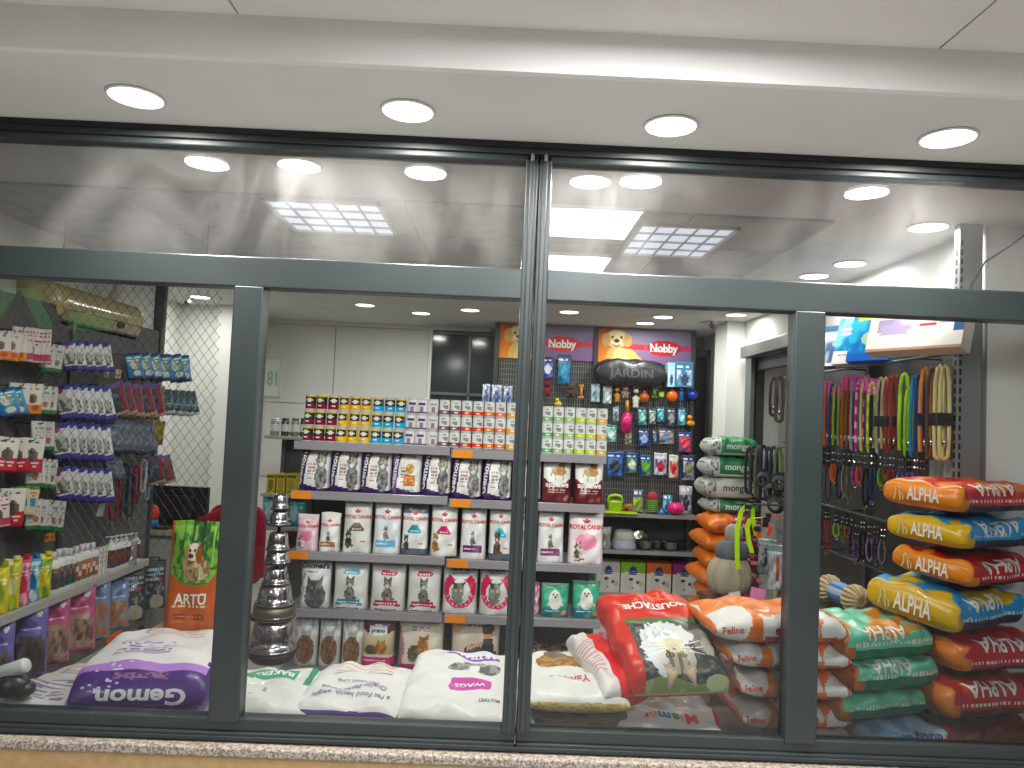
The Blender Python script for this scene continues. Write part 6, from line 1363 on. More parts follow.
for i, (a, b, yt, yb, c, lb) in enumerate(((605, 624, 452, 476, ('34508a', '5a78ac', '242a3a'), 'large blue pack with a dark toy'), (625, 638, 453, 473, ('2f4a8a', '3f8a4a', 'd0dcc0'), 'blue pack with a green toy, nearest the large blue one'), (639, 652, 455, 476, ('2a4484', '4a8a3f', '6aa83a'), 'blue pack with a green toy, next to the red-and-white'), (653, 667, 453, 476, ('c8c4c8', '34508a', 'b02848'), 'white and blue pack with a round red toy'), (668, 678, 455, 479, ('cfcac4', 'b83038', 'c0242c'), 'white pack with a long red toy'), (681, 695, 455, 480, ('2a3458', 'a8b0b0', '7a8060'), 'dark blue pack with a pale picture')))  : tpack(a, b, yt, yb, c, lb + ' low on the toy wall', Y=BY - .13)
# black bag and boxes on top of the prongs
bgx0, bgx1 = at(594, 386, Y=HY)[0], at(664, 388, Y=HY)[0]; bz = at(640, 387, Y=HY)[2]; bh = at(630, 360, Y=HY)[2] - bz
def pfb(x, y, z, nx, ny, nz): return base(len(x), '1b1c1d')
mb_ = lying_bag(.18, bgx1 - bgx0, bh, pfb, ns=40, nr=30, seed=330, pe=6)
o = lie('carry_bag', 'black bag with grey lettering lying under the right violet banner', mb_, bgx0, HY - .0, bz, -PI / 2, lines=[('JARDIN', (.4, (bgx1 - bgx0) * .5, bh * .48), (0, 1, 0), (0, 0, 1), (bgx1 - bgx0) * .62, '4a4c4c', dict(bold=.02, stretch=.9))], cat='bag')
for xx in (bgx0 + .1, bgx1 - .1): peg(xx, bz - .004)
for i, (a, b, yt, yb, c, lb) in enumerate(((666, 673, 363, 387, '9cc4d8', 'thin pale blue box beside the black bag'), (673.5, 691, 362, 387, '4a7aa0', 'blue boxed toy with a white picture at the right end of the toy wall'))):
    p0, p1 = at(a, yb, Y=HY), at(b, yb, Y=HY); h = at((a + b) / 2, yt, Y=HY)[2] - p0[2]; w_ = p1[0] - p0[0]
    m_ = MB().box((-w_ / 2, -.06, 0), (w_ / 2, .05, h), c)
    n_ = 12; ops = [('bg', c), ('n', .1, .1, .9, .7, 5, c, 'd8e0e2', .5), ('t', .1, .75, .9, .95, 2, 'e8eef0'), ('e', .55, .3, .22, .2, '2a3a5a')]
    uu = np.array([((k % n_) + .5) / n_ for k in range(n_ * n_)]); vv = np.array([((k // n_) + .5) / n_ for k in range(n_ * n_)]); cc = paint(ops, uu, vv)
    m_.add([(w_ * (q / n_ - .5), -.0605, h * r / n_) for r in range(n_ + 1) for q in range(n_ + 1)], [(r * (n_ + 1) + q, r * (n_ + 1) + q + 1, (r + 1) * (n_ + 1) + q + 1, (r + 1) * (n_ + 1) + q) for r in range(n_) for q in range(n_)], [tuple(q) for q in cc])
    o = m_.build('toy_box', 'card'); o.location = ((p0[0] + p1[0]) / 2, HY, p0[2]); tag(o, lb, 'box'); peg(o.location[0], p0[2] - .004)
# items standing on the shelves of the toy wall
SY = FY + .08
def sx_(px): return at(px, 514, Y=SY)[0]
def hz(px, yt, z, Y=SY): return at(px, yt, Y=Y)[2] - z
z = sz[0]
t = thing('pet_basket', 'lime green open pet basket on the upper shelf of the toy wall', 'basket', (sx_(615), SY, z)); w_ = sx_(622) - sx_(607); h = hz(615, 496, z)
MB().lathe([(w_ * .42, 0), (w_ * .5, h * .55), (w_ * .5, h * .6), (w_ * .46, h * .6), (w_ * .38, .01)], 18, '9ec43a', cap=False).lathe([(w_ * .4, .002), (.001, .004)], 18, '8ab02e', cap=False).build('tub', 'plastic', t, True)
MB().tube([(-w_ * .48, 0, h * .55), (-w_ * .4, 0, h * .9), (0, 0, h), (w_ * .4, 0, h * .9), (w_ * .48, 0, h * .55)], .012, 8, 'a8cc40').build('handle', 'plastic', t, True)
o = MB().box((-.16, -.09, 0), (.16, .04, .010), 'a8c83a').build('lime_mat', 'plastic', bev=.003); o.location = (sx_(617), SY - .04, z); tag(o, 'flat lime green mat at the front of the toy shelf', 'mat'); t.location.z += .010
for i, (px, c, lb) in enumerate(((626, '9a5a2a', 'brown chew toy beside the lime basket'), (631, 'b87a3a', 'orange-brown chew toy beside the lime basket, farther right'))):
    m_ = MB().tube([(-.03, 0, .03), (0, .0, .05), (.03, 0, .03)], .022, 10, c).sphere((-.035, 0, .026), .026, 10, 7, c).sphere((.035, 0, .026), .026, 10, 7, c); o = m_.build('chew_toy', 'rubber', smooth=True); o.location = (sx_(px), SY + .02 + .06 * i, z); tag(o, lb, 'pet toy', 'chew toys on the toy shelf')
def stand_pack(px0, px1, yt, z, c, label, name='toy_pack', Y=SY, t=.05):
    x0, x1 = at(px0, 514, Y=Y)[0], at(px1, 514, Y=Y)[0]; h = hz((px0 + px1) / 2, yt, z, Y)
    o = standing_bag((x1 - x0) * .95, h, t, [('bg', c[0]), ('n', 0, .05, 1, .7, 5, c[0], c[1], .5), ('e', .5, .4, .22, .3, c[2]), ('t', .1, .78, .9, .94, 1, 'e6e8e8')], seed=int(px0), nu=12, nv=16, seal=.1).build(name, 'film', smooth=True); o.location = ((x0 + x1) / 2, Y, z); tag(o, label, 'toy pack', 'packs standing on the toy shelf')
stand_pack(632, 643, 490, z, ('4a5a7a', 'd0c83a', '8ab03a'), 'tube-like pack with a yellow and green toy on the toy shelf'); stand_pack(662, 672, 495, z, ('4a9ac8', 'b8d4e0', '2a6a9a'), 'pale blue small pack behind the pink ball', Y=SY + .1); stand_pack(678, 692, 486, z, ('b8b4c0', '4a4a5a', '2f3040'), 'grey pack with a dark picture at the right end of the toy shelf', Y=SY + .08)
t = thing('spring_toy', 'green coiled spring toy with a red top on the toy shelf', 'pet toy', (sx_(652), SY, z)); h = hz(652, 493, z)
MB().tube([(.045 * math.cos(q), .045 * math.sin(q), .008 + h * .6 * q / (2 * PI * 6)) for q in np.linspace(0, 2 * PI * 6, 80)], .008, 6, '6a9a3a').build('coil', 'plastic', t, True); MB().sphere((0, 0, h * .8), .045, 14, 9, 'b04a5a', (1, 1, 1.1)).tube([(0, 0, 0), (0, 0, h * .75)], .008, 6, '8a9a4a').build('top', 'fabric', t, True)
t = thing('round_toy', 'small blue round toy base on the toy shelf', 'pet toy', (sx_(661), SY - .02, z)); MB().lathe([(.05, 0), (.05, .012), (.03, .03), (.015, .05), (.001, .052)], 16, '2f5a8a').build('base', 'plastic', t, True)
o = MB().sphere((0, 0, .055), .068, 20, 12, 'e0407a', (1.1, 1.0, .80)).build('toy_ball', 'gloss', smooth=True); o.location = (sx_(674.5), SY - .04, z); tag(o, 'pink oval ball at the front of the toy shelf', 'pet toy')
z = sz[1]
t = thing('pet_feeder', 'white pet feeder with a lavender foot on the middle shelf', 'feeder', (sx_(625.5), SY + .04, z)); w_ = sx_(638) - sx_(613); h = hz(625, 531, z)
MB().lathe([(w_ * .5, 0), (w_ * .52, .01), (w_ * .44, h * .5), (w_ * .38, h * .55)], 24, 'b4b8cc').build('foot', 'plastic', t, True); MB().lathe([(w_ * .38, h * .52), (w_ * .42, h * .58), (w_ * .38, h * .96), (w_ * .34, h), (w_ * .3, h * .9), (.001, h * .85)], 24, 'd9d9d6', cap=False).build('bowl', 'plastic', t, True)
stand_pack(603, 612, 527, z, ('c9c8c4', '8a6a5a', 'a8a09a'), 'white pack beside the lavender-footed feeder', Y=SY)
for i, (px, r, lb) in enumerate(((647, .075, 'steel pet bowl right of the feeder'), (660, .07, 'steel pet bowl in the middle of the bowl shelf'), (672, .075, 'steel pet bowl with a bright rim'), (684, .06, 'dark steel pet bowl near the orange bags'))):
    t = thing('steel_bowl', lb, 'bowl', (sx_(px), SY + .03 + .05 * (i % 2), z), group='steel bowls on the middle shelf'); MB().lathe([(r * .6, 0), (r * .85, .03), (r, .075), (r * 1.08, .078), (r * .96, .072), (r * .8, .03), (.001, .012)], 20, 'b0b0b0' if i < 3 else '5a5a5c', cap=False).build('bowl', 'chrome', t, True); MB().lathe([(r * .62, 0), (r * .7, 0), (r * .7, .012), (r * .62, .010)], 20, '1c1c1c', cap=False).build('rubber_foot', 'rubber', t, True)
o = MB().lathe([(.06, -.006), (.08, 0), (.06, .008), (.001, .002)], 22, 'a8a49a', M4=Matrix.Rotation(1.35, 4, 'X')).build('steel_plate', 'chrome', smooth=True); o.location = (sx_(644), SY + .17, z + .085); tag(o, 'round steel plate standing on edge behind the bowls', 'plate')
z = sz[2]
for i, (a, b, c, nm) in enumerate(((596, 619.5, 'b9bab8', 'grey-topped'), (620, 645, '7fae2e', 'green-topped'), (646, 671, 'd0692a', 'orange-topped'), (672, 697, '9a2f72', 'magenta-topped'))):
    Y = SY - .02; x0, x1 = at(a, 590, Y=Y)[0], at(b, 590, Y=Y)[0]; h = at((a + b) / 2, 562 + i * .8, Y=Y)[2] - z; w_ = (x1 - x0) * .975
    ops = [('bg', 'd9d7d2'), ('r', 0, .66, 1, 1, c), ('ne', .5, .40, .42, .34, 5, 'e4e2de', 'cfccc8'), ('p', [(.2, .5), (.16, .74), (.42, .62)], 'd0cdc8'), ('e', .42, .46, .10, .05, '3a3a34'), ('e', .70, .36, .07, .05, '3a3a34'), ('e', .48, .18, .06, .04, 'c08a8a'), ('e', .86, .30, .10, .08, 'c9b8a8'),
           ('p', [(.34, .60), (.30, .72), (.36, .78), (.40, .86), (.5, .90), (.60, .86), (.64, .78), (.70, .72), (.66, .60)], '26386e'), ('t', .32, .62, .68, .74, 2, '9aa8d0')]
    n_ = 30; m_ = MB(); uu = np.array([((k % n_) + .5) / n_ for k in range(n_ * n_)]); vv = np.array([((k // n_) + .5) / n_ for k in range(n_ * n_)]); cc = paint(ops, uu, vv)
    m_.add([(w_ * (q / n_ - .5), -.09, h * r / n_) for r in range(n_ + 1) for q in range(n_ + 1)], [(r * (n_ + 1) + q, r * (n_ + 1) + q + 1, (r + 1) * (n_ + 1) + q + 1, (r + 1) * (n_ + 1) + q) for r in range(n_) for q in range(n_)], [tuple(q) for q in cc])
    m_.box((-w_ / 2, -.0895, 0), (w_ / 2, .09, h), c); o = m_.build('cat_litter_box', 'card'); o.location = ((x0 + x1) / 2, Y + .09, z); tag(o, '%s box with a white cat face on the lowest shelf of the toy wall' % nm, 'box', 'cat face boxes under the toy wall')
# clear bags of toys on top of the cans' back edge (left of the post)
for i, (a, b) in enumerate(((482, 490), (491, 502), (503, 512))):
    Y = BY - .25; x0, x1 = at(a, 402, Y=Y)[0], at(b, 402, Y=Y)[0]; zb_ = at(a, 404, Y=Y)[2]; h = at(a, 384 + i, Y=Y)[2] - zb_
    o = standing_bag(x1 - x0, h, .05, [('bg', ['4a5a8a', 'a8b0c0', '3f4a6a'][i]), ('n', 0, 0, 1, 1, 5, '4a5a8a', 'b8c0cc', .5)], seed=340 + i, nu=10, nv=12, seal=.1).build('toy_pack', 'film', smooth=True); o.location = ((x0 + x1) / 2, Y, zb_); tag(o, 'bluish toy pack just above the cans left of the centre post, ' + ORD[i] + ' of three', 'toy pack', 'bluish packs above the can wall')
    MB().tube([(o.location[0], 0, zb_ + h - .01), (o.location[0], -.27, zb_ + h - .01)], .003, 6, 'b0b0b0').build('peg', 'chrome', tf)
# dark doorway to the right of the toy wall
dx0 = at(697, 430, Y=4.6)[0]; dx1 = at(704, 430, Y=4.6)[0]; dx2 = at(712, 430, Y=4.6)[0]
dd = MB().box((dx0 - .02, 4.60, 0), (dx1, 4.64, 2.33), '2b2c2c'); o = dd.build('door_1', surf_mat('dark_door', '262727', '2e2f2f', 3, .5)); o['kind'] = 'structure'
struct('door_1_frame', MB().box((dx1, 4.56, 0), (dx2 + .1, 4.64, 2.40), '8f918c').box((dx0 - .02, 4.56, 2.33), (dx2 + .1, 4.64, 2.40), '8f918c'), alum_d, bev=.003)
p = at(710, 333, Y=3.55); cctv('small dark security camera on the ceiling by the white pillar', p[0], 3.52)
p = at(711, 322, Z=ZC)
o = MB().lathe([(.001, 0), (.09, 0), (.09, -.008), (.07, -.012), (.001, -.006)][::-1], 22, 'b8b8b2').build('ceiling_vent', 'powder', smooth=False); o.location = (p[0], p[1], ZC); tag(o, 'round ceiling vent next to the security camera by the pillar', 'vent')
# ================================================================ right side: leash and collar rack along the right wall
WX = 1.97; LX = 1.84
rr = thing('leash_rack', 'dark slotted rack with rails of leads and collars along the right wall', 'rack', (WX, 1.4, 0))
MB().box((0, -.87, .4), (.008, 1.05, 2.16), '3f3f40').build('back_panel', surf_mat('dark_rack_panel', '3a3a3b', '444445', 6, .6), rr)
for y in (-.86, .0, 1.03): MB().box((-.03, y, 0), (.008, y + .03, 2.2), '4a4b4c').build('upright', 'powder', rr, bev=.002)
# tall slotted end post
pe = MB().box((-.115, -.91, 0), (-.018, -.87, ZC - .002), '7b7e7e').build('end_post', 'powder', rr, bev=.003); sl = MB()
for k in range(60): sl.box((-.1165, -.896, .2 + k * .038), (-.1145, -.884, .224 + k * .038), '1c1d1d'); sl.box((-.111, -.9115, .2 + k * .038), (-.102, -.9095, .224 + k * .038), '1c1d1d')
sl.build('slots', 'matte', pe)
MB().box((-.06, -.86, 1.40), (-.055, -.62, 1.56), 'a2a4a3').build('end_plate', 'powder', rr, bev=.002)
RZ = [2.003, 1.583, 1.24, .995]
for i, z in enumerate(RZ):
    MB().tube([(LX - WX + .02, -.86 if i == 0 else -.62, z), (LX - WX + .02, 1.0, z)], .007, 8, '5a5c5d').build('rail', 'powder', rr, True)
    for y in (-.6, .1, .95): MB().tube([(0, y, z), (LX - WX + .02, y, z)], .006, 6, '4a4b4c').build('rail_arm', 'powder', rr, True)
n_hook = [0]
def hook(y, z, X0=LX):
    n_hook[0] += 1
    if n_hook[0] > 90: return
    MB().tube([(X0 - WX + .02, y - 1.4, z), (X0 - WX - .03, y - 1.4, z), (X0 - WX - .034, y - 1.4, z + .010)], .0025, 5, 'a8a8a8').build('hook', 'chrome', rr)
def leash(px, yt, yb, c, label, tie=False, card=None, w=.013, X=LX, dots=None, group='leads on the top rail of the leash rack', n=2):
    p = at(px, yt, X=X); q = at(px, yb, X=X); h = p[2] - q[2]
    t = thing('leash', label, 'leash', (X - .02, p[1], p[2]), (0, 0, random.uniform(-.25, .25) - .5), group=group)
    s = w * .95
    pts = [(-s, 0, -h), (-s * 1.25, .0, -h * .6), (-s * 1.05, 0, -h * .18), (-s * .6, 0, -.012), (0, 0, 0), (s * .6, 0, -.012), (s * 1.05, 0, -h * .18), (s * 1.25, 0, -h * .6), (s, 0, -h), (0, 0, -h - .012)]
    P = []
    for i in range(len(pts)):
        a, b = Vector(pts[i]), Vector(pts[(i + 1) % len(pts)])
        for k in range(4): P.append(a.lerp(b, k / 4))
    if dots: col = [dots if (i // 8) % 2 else c for i in range(len(P) * 8)]
    else: col = c
    MB().tube(P, w * .5, 8, col, closed=True).build('webbing', 'fabric', t, True)
    MB().lathe([(.001, .0), (.007, .004), (.009, .02), (.005, .034), (.001, .036)], 8, 'c2c2c2').build('clip', 'chrome', t, True, loc=(0, -.004, -h * .9))
    if tie: MB().box((-w * 1.9, -w * .8, -h * .66), (w * 1.9, w * .8, -h * .52), '1a1a1b').build('tie', 'fabric', t, bev=.003)
    if card: MB().box((-w * 1.7, -.004, -.065), (w * 1.7, .003, .015), card).build('header_card', 'card', t)
    hook(p[1], p[2] - .004)
    return t
MG = 'a83286'
for px, yt, yb, c, nm, tie, card, dots in (
    (820.5, 386, 444, '2f5a5a', 'dark teal', 0, MG, None), (827, 385, 445, '3f66a8', 'blue', 0, MG, None), (832, 384, 446, 'b0593c', 'rust red', 0, MG, None), (836.5, 384, 447, '2c3a5c', 'navy', 0, MG, None), (841, 382, 448, '7a9444', 'olive green', 0, None, None),
    (846, 386, 448, '6a8a3a', 'moss green', 0, MG, None), (850, 379, 449, 'c05a48', 'brick red', 0, MG, None), (854.5, 378, 449, '6a4a38', 'brown', 0, MG, None), (859, 380, 449, '7d8488', 'grey', 0, MG, None), (864, 380, 450, 'b03a84', 'magenta and pink dotted', 0, MG, 'e0a0c4'), (869, 378, 450, 'b8a468', 'beige', 0, MG, None),
    (876, 382, 451, '8a9a4a', 'olive and yellow flecked', 0, MG, 'b8b45a'), (885, 378, 452, '8f8a7c', 'putty grey', 1, None, None), (890, 378, 452, 'a08a6a', 'tan', 1, None, None), (895, 377, 453, '9a3a38', 'dark red', 1, None, None), (899.5, 376, 453, '6a302e', 'maroon', 0, None, None),
    (909, 374, 454, '9ac93a', 'lime green, knotted', 0, None, None), (914, 388, 455, '8fbc34', 'second lime green', 0, None, None), (920, 376, 455, '2f86b4', 'sky blue', 0, None, None), (924.5, 375, 455, '2c4478', 'dark blue', 0, None, None), (930.5, 368, 456, 'e28a2e', 'orange', 1, None, None), (937, 368, 456, '5a3f34', 'dark brown', 0, None, None), (945, 366, 457, 'd9cf9a', 'cream', 1, None, None), (950, 366, 457, 'd3c892', 'second cream', 1, None, None)):
    leash(px, yt, yb, c, '%s lead hanging on the top rail of the leash rack' % nm, bool(tie), card, .014 if nm not in ('orange', 'lime green, knotted', 'cream', 'second cream') else .016, dots=dots)
def collar(px, yt, yb, c, label, rowz, group, c2=None, X=LX - .03, w=.02):
    """A folded collar or harness on a black header card with two snap buttons."""
    p = at(px, yt, X=X); q = at(px, yb, X=X); h = max(.05, p[2] - q[2])
    t = thing('collar', label, 'collar', (X, p[1], p[2]), (0, 0, random.uniform(-.3, .3) - .5), group=group)
    ztop = rowz - p[2]
    MB().box((-.017, -.004, -.005), (.017, .002, ztop + .004), '18191a').build('header_card', 'card', t)
    hd = MB()
    for z in (.25, .6): hd.lathe([(.004, 0), (.004, .003), (.001, .004)], 8, 'd9d9d6', M4=Matrix.Translation((-.006, -.004, ztop * z)) @ Matrix.Rotation(PI / 2, 4, 'X')).lathe([(.004, 0), (.004, .003), (.001, .004)], 8, 'd0c09a', M4=Matrix.Translation((.007, -.004, ztop * z)) @ Matrix.Rotation(PI / 2, 4, 'X'))
    hd.build('snap_buttons', 'chrome', t)
    pts = [(-.006, 0, 0), (-w * .7, 0, -h * .35), (-w * .6, 0, -h * .8), (0, 0, -h), (w * .6, 0, -h * .8), (w * .7, 0, -h * .35), (.006, 0, 0)]
    P = []
    for a, b in zip(pts[:-1], pts[1:]):
        for k in range(3): P.append(Vector(a).lerp(Vector(b), k / 3))
    P.append(Vector(pts[-1]))
    cols = [c2 if c2 and (i // 2) % 2 else c for i in range(len(P))]
    MB().ribbon(P, w, .004, (0.35, 1, 0), cols).build('band', 'fabric', t)
    MB().tube([(.008 * math.cos(q2), -.004, -h - .006 + .008 * math.sin(q2)) for q2 in np.linspace(0, 2 * PI, 10)[:-1]], .0018, 5, 'c9c9c9', closed=True).build('ring', 'chrome', t, True)
    hook(p[1], rowz - .004, X + .03)
G2_ = 'collars on the second rail of the leash rack'; G3_ = 'collars on the third rail of the leash rack'
for px, yt, yb, c, nm, c2 in ((819, 462, 500, '4a6a4a', 'grey-green', None), (823.5, 464, 496, '7a2c3c', 'maroon', None), (828.5, 466, 504, '2c2d30', 'black', None), (834, 464, 482, 'e0682a', 'bright orange', None), (839.5, 466, 500, '26303a', 'blue-black', None), (845, 465, 496, '8a7a62', 'tan', None), (849.5, 466, 503, '4f5438', 'camouflage green', '6a6a4a'), (855.5, 467, 485, 'a03a94', 'purple', 'b85ab0'), (860, 467, 484, 'cf5f3c', 'orange-red', None), (866, 468, 506, '202124', 'plain black', None),
                              (872.5, 468, 502, '24548a', 'dark blue', '1f3f74'), (882, 469, 487, '6ac02e', 'bright green', None), (886, 470, 488, 'c02a3c', 'red', None), (892, 470, 496, 'b8203a', 'long crimson', None), (901, 472, 490, '6a72b4', 'blue patterned', 'b4b8d8'), (909.5, 472, 492, '8a6aa8', 'violet and white check', 'e0d8e4'), (916.5, 473, 494, '7a5a9a', 'purple and white check', 'dcd4e0'), (922, 474, 496, '3a3a40', 'charcoal', None)):
    collar(px, yt, yb, c, '%s collar on the second rail of the leash rack' % nm, RZ[1], G2_, c2)
for i, (px, yt, yb) in enumerate(((820, 498, 508), (826, 496, 508), (831, 498, 509), (841, 500, 510), (851, 500, 511), (858, 500, 512), (865, 502, 512), (878, 500, 510), (895, 502, 514))): pass
for px, yt, yb, c, nm, c2 in ((820, 518, 548, '3a4a48', 'grey', None), (827, 520, 552, 'a8323e', 'long red', None), (836.5, 523, 537, '9ac02a', 'lime', None), (843.5, 525, 539, '7a8a34', 'olive', '5a6a2a'), (848, 526, 537, 'c9606a', 'coral', None), (853, 528, 556, '4a2c34', 'dark plum', None), (857, 540, 562, '8a6a94', 'mauve', None), (863, 530, 560, '202226', 'black', None), (870, 538, 562, 'a886b0', 'lilac', 'b898bc'), (876, 536, 562, '6a5a70', 'grey-violet', None), (883, 540, 565, '8a8a92', 'silver grey', None)):
    collar(px, yt, yb, c, '%s collar on the third rail of the leash rack' % nm, RZ[2], G3_, c2)
# far section beyond the post: dark leads
for px, yt, yb, c, nm in ((752, 448, 492, '2a2b30', 'black lead, first of the far section'), (757, 446, 494, '3c3a44', 'charcoal lead in the far section'), (762, 447, 496, '6a6258', 'taupe lead in the far section'), (767, 446, 498, '23242a', 'thick black lead in the far section'), (772, 448, 500, '3a3450', 'violet-black lead in the far section'), (777, 447, 497, '2a2d36', 'dark lead in the far section beside the violet-black one'), (782, 447, 499, '5a6a3a', 'moss lead in the far section near the post')):
    leash(px, yt, yb, c, nm + ' of the leash rack', w=.02, X=LX - .02, group='dark leads in the far section of the leash rack')
for px, yt, yb, nm in ((777, 378, 414, 'upper dark lead hanging against the white door'), (783, 376, 420, 'second upper dark lead hanging against the white door')):
    leash(px, yt, yb, '3a322e', nm, w=.02, X=LX - .02, group='dark leads in the far section of the leash rack')
# lime and orange harness straps
def webbing(name, label, pts_px, Y, c, w=.03):
    P = [Vector((at(x, y, Y=Y)[0], Y, at(x, y, Y=Y)[2])) for x, y in pts_px]; PP = []
    for i in range(len(P) - 1):
        for k in range(4): PP.append(P[i].lerp(P[i + 1], k / 4))
    PP.append(P[-1]); o0 = P[0]
    t = thing(name, label, 'harness', o0, group='bright harness straps'); MB().ribbon([p - o0 for p in PP], w, .005, (1, .2, 0), c).build('strap', 'fabric', t); MB().box((-w * .7, -.012, -.03), (w * .7, .0, .0), '202020').build('buckle', 'plastic', t, bev=.003)
HYc = 2.0
webbing('harness', 'neon yellow strap hanging longest in front of the grey cushion', [(748, 504), (741, 512), (737, 530), (737, 550), (737.5, 569)], HYc, 'b8e02a'); webbing('harness', 'neon yellow strap curving beside the orange one', [(766, 517), (750, 519), (747, 528), (749, 542), (752, 553)], HYc - .03, 'b4dc2a'); webbing('harness', 'short neon yellow strap between the other straps', [(752, 500), (753, 520), (756, 536)], HYc + .05, 'b0d828', .026); webbing('harness', 'neon orange strap in front of the leash rack', [(757, 526), (759, 538), (763, 552)], HYc - .03, 'e0622e')
webbing('harness', 'red-orange strap just left of the right window post', [(768, 513), (775, 516), (784, 515)], HYc - .02, 'd8583a', .024); webbing('harness', 'second red-orange strap just left of the right window post', [(765, 522), (771, 528), (768, 536)], HYc - .02, 'd8583a', .024)
# wire arm the straps hang from
hx = at(756, 508, Y=HYc)
o = MB().tube([(hx[0] - .12, HYc + .02, hx[2] + .03), (WX, HYc + .02, hx[2] + .03)], .006, 8, '3a3a3c').tube([(hx[0] - .06, HYc - .04, hx[2] + .0), (hx[0] - .06, HYc + .06, hx[2] + .03)], .005, 6, '3a3a3c').build('strap_arm', 'powder', rr) if False else MB().tube([(hx[0] - .12 - WX, HYc + .02 - 1.4, hx[2] + .02), (0, HYc + .02 - 1.4, hx[2] + .02)], .006, 8, '3a3a3c').build('strap_arm', 'powder', rr)
# dark cluster of clips and muzzles behind them
for i, (px, py, c, lb) in enumerate(((764, 480, '2a2b2e', 'black muzzle in the dark cluster above the neon straps'), (772, 492, '333236', 'charcoal muzzle in the dark cluster above the neon straps, farther right'), (780, 484, '26272a', 'black muzzle in the dark cluster beside the right post'), (776, 505, '3a3634', 'brown-black muzzle above the red-orange straps'))):
    p = at(px, py, X=1.76); t = thing('muzzle', lb, 'muzzle', p, (0, 0, -.5), group='muzzles on the leash rack'); m_ = MB()
    for k in range(4): r = .05 - .006 * k; m_.tube([(r * math.cos(q), -.02 * k, r * math.sin(q)) for q in np.linspace(0, 2 * PI, 14)[:-1]], .006, 6, c, closed=True)
    m_.build('cage', 'rubber', t, True); MB().ribbon([(-.05, 0, 0), (-.06, .03, .04), (0, .05, .07), (.06, .03, .04), (.05, 0, 0)], .015, .004, (0, 0, 1), c).build('strap', 'fabric', t)
    MB().tube([(0, p[1] - 1.4, p[2] + .05), (p[0] - WX, p[1] - 1.4 + .04, p[2] + .055)], .004, 6, '4a4a4c').build('hook', 'chrome', rr)
# clear packs hanging near the post
for i, (px, yt, yb, c, lb) in enumerate(((778, 545, 590, ('b8bcc0', '8a9098', 'c05a3a'), 'clear pack with an orange stick beside the right post'), (768, 540, 575, ('4a4c50', '8a8c90', '2a2c30'), 'dark pack behind the clear one beside the right post'), (784, 585, 612, ('b0a894', 'd0c8b4', '8a7a6a'), 'beige pack low beside the right post'))):
    X = 1.30; p = at(px, yt, Y=1.2); q = at(px, yb, Y=1.2); h = p[2] - q[2]
    o = standing_bag(h * .42, h, .03, [('bg', c[0]), ('n', 0, 0, 1, .8, 6, c[0], c[1], .5), ('r', .42, .2, .58, .75, c[2]), ('r', 0, .86, 1, 1, '7a8a8a')], seed=360 + i, nu=12, nv=20, seal=.12).build('toy_pack', 'film', smooth=True); o.location = (p[0], 1.2 + .03 * i, q[2]); o.rotation_euler = (0, 0, -.25); tag(o, lb, 'toy pack', 'packs beside the right window post')
    MB().tube([(p[0] - WX, 1.2 + .03 * i - 1.4 - .0, p[2] - .008), (0, 1.2 + .03 * i - 1.4, p[2] - .008)], .003, 6, '9a9a9a').build('hook', 'chrome', rr)
# boxes leaning on top of the rack
def top_box(px0, px1, yb_, ytop, c, ops, label, X=1.78, tilt=.30, depth=.05, lines=(), h=None):
    a, b = at(px0, yb_, X=X), at(px1, yb_, X=X); w_ = abs(a[1] - b[1]) * (.80 if px1 > 900 else 1.1); z = RZ[0] + .012
    n_ = 40; m_ = MB(); uu = np.array([((k % n_) + .5) / n_ for k in range(n_ * n_)]); vv = np.array([((k // n_) + .5) / n_ for k in range(n_ * n_)]); cc = paint(ops, uu, vv)
    m_.add([(w_ * (q / n_ - .5), 0, h * r / n_) for r in range(n_ + 1) for q in range(n_ + 1)], [(r * (n_ + 1) + q, r * (n_ + 1) + q + 1, (r + 1) * (n_ + 1) + q + 1, (r + 1) * (n_ + 1) + q) for r in range(n_) for q in range(n_)], [tuple(q) for q in cc])
    m_.box((-w_ / 2, .0005, 0), (w_ / 2, depth, h), c)
    o = m_.build('product_box', 'card'); o.rotation_euler = (-tilt, 0, -PI / 2 + .55); o.location = (X, (a[1] + b[1]) / 2, z); tag(o, label, 'box', 'boxes on top of the leash rack')
    if lines:
        lm = MB()
        for ln in lines: write(lm, None, ln[0], (w_ * ln[1], -.001, h * ln[2]), (1, 0, 0), (0, 0, 1), ln[4], width=w_ * ln[3], bold=.03)
        lm.build('lettering', 'paper', o)
top_box(823, 843, 364, 324, '3a4a66', [('bg', '8a9cb4'), ('n', 0, 0, 1, .6, 4, '4a5a7a', 'b0bccc', .5), ('r', 0, .85, 1, 1, '3a4a6a'), ('t', .1, .62, .9, .8, 2, 'e0e4ea'), ('r', 0, 0, 1, .08, 'c9ccd0')], 'blue-grey picture box leaning at the far end on top of the leash rack', h=.24, depth=.04)
top_box(840, 856, 364, 316, 'c9c9cc', [('bg', '3a86b4'), ('n', 0, .3, 1, 1, 4, '2f78b0', '7fc0d0', .5), ('r', 0, 0, 1, .28, 'd6d2d0'), ('t', .15, .16, .6, .22, 1, 'c05a7a'), ('t', .1, .6, .9, .8, 2, 'd8e6b0')], 'blue and white box, second from the far end on top of the leash rack', h=.26, depth=.05)
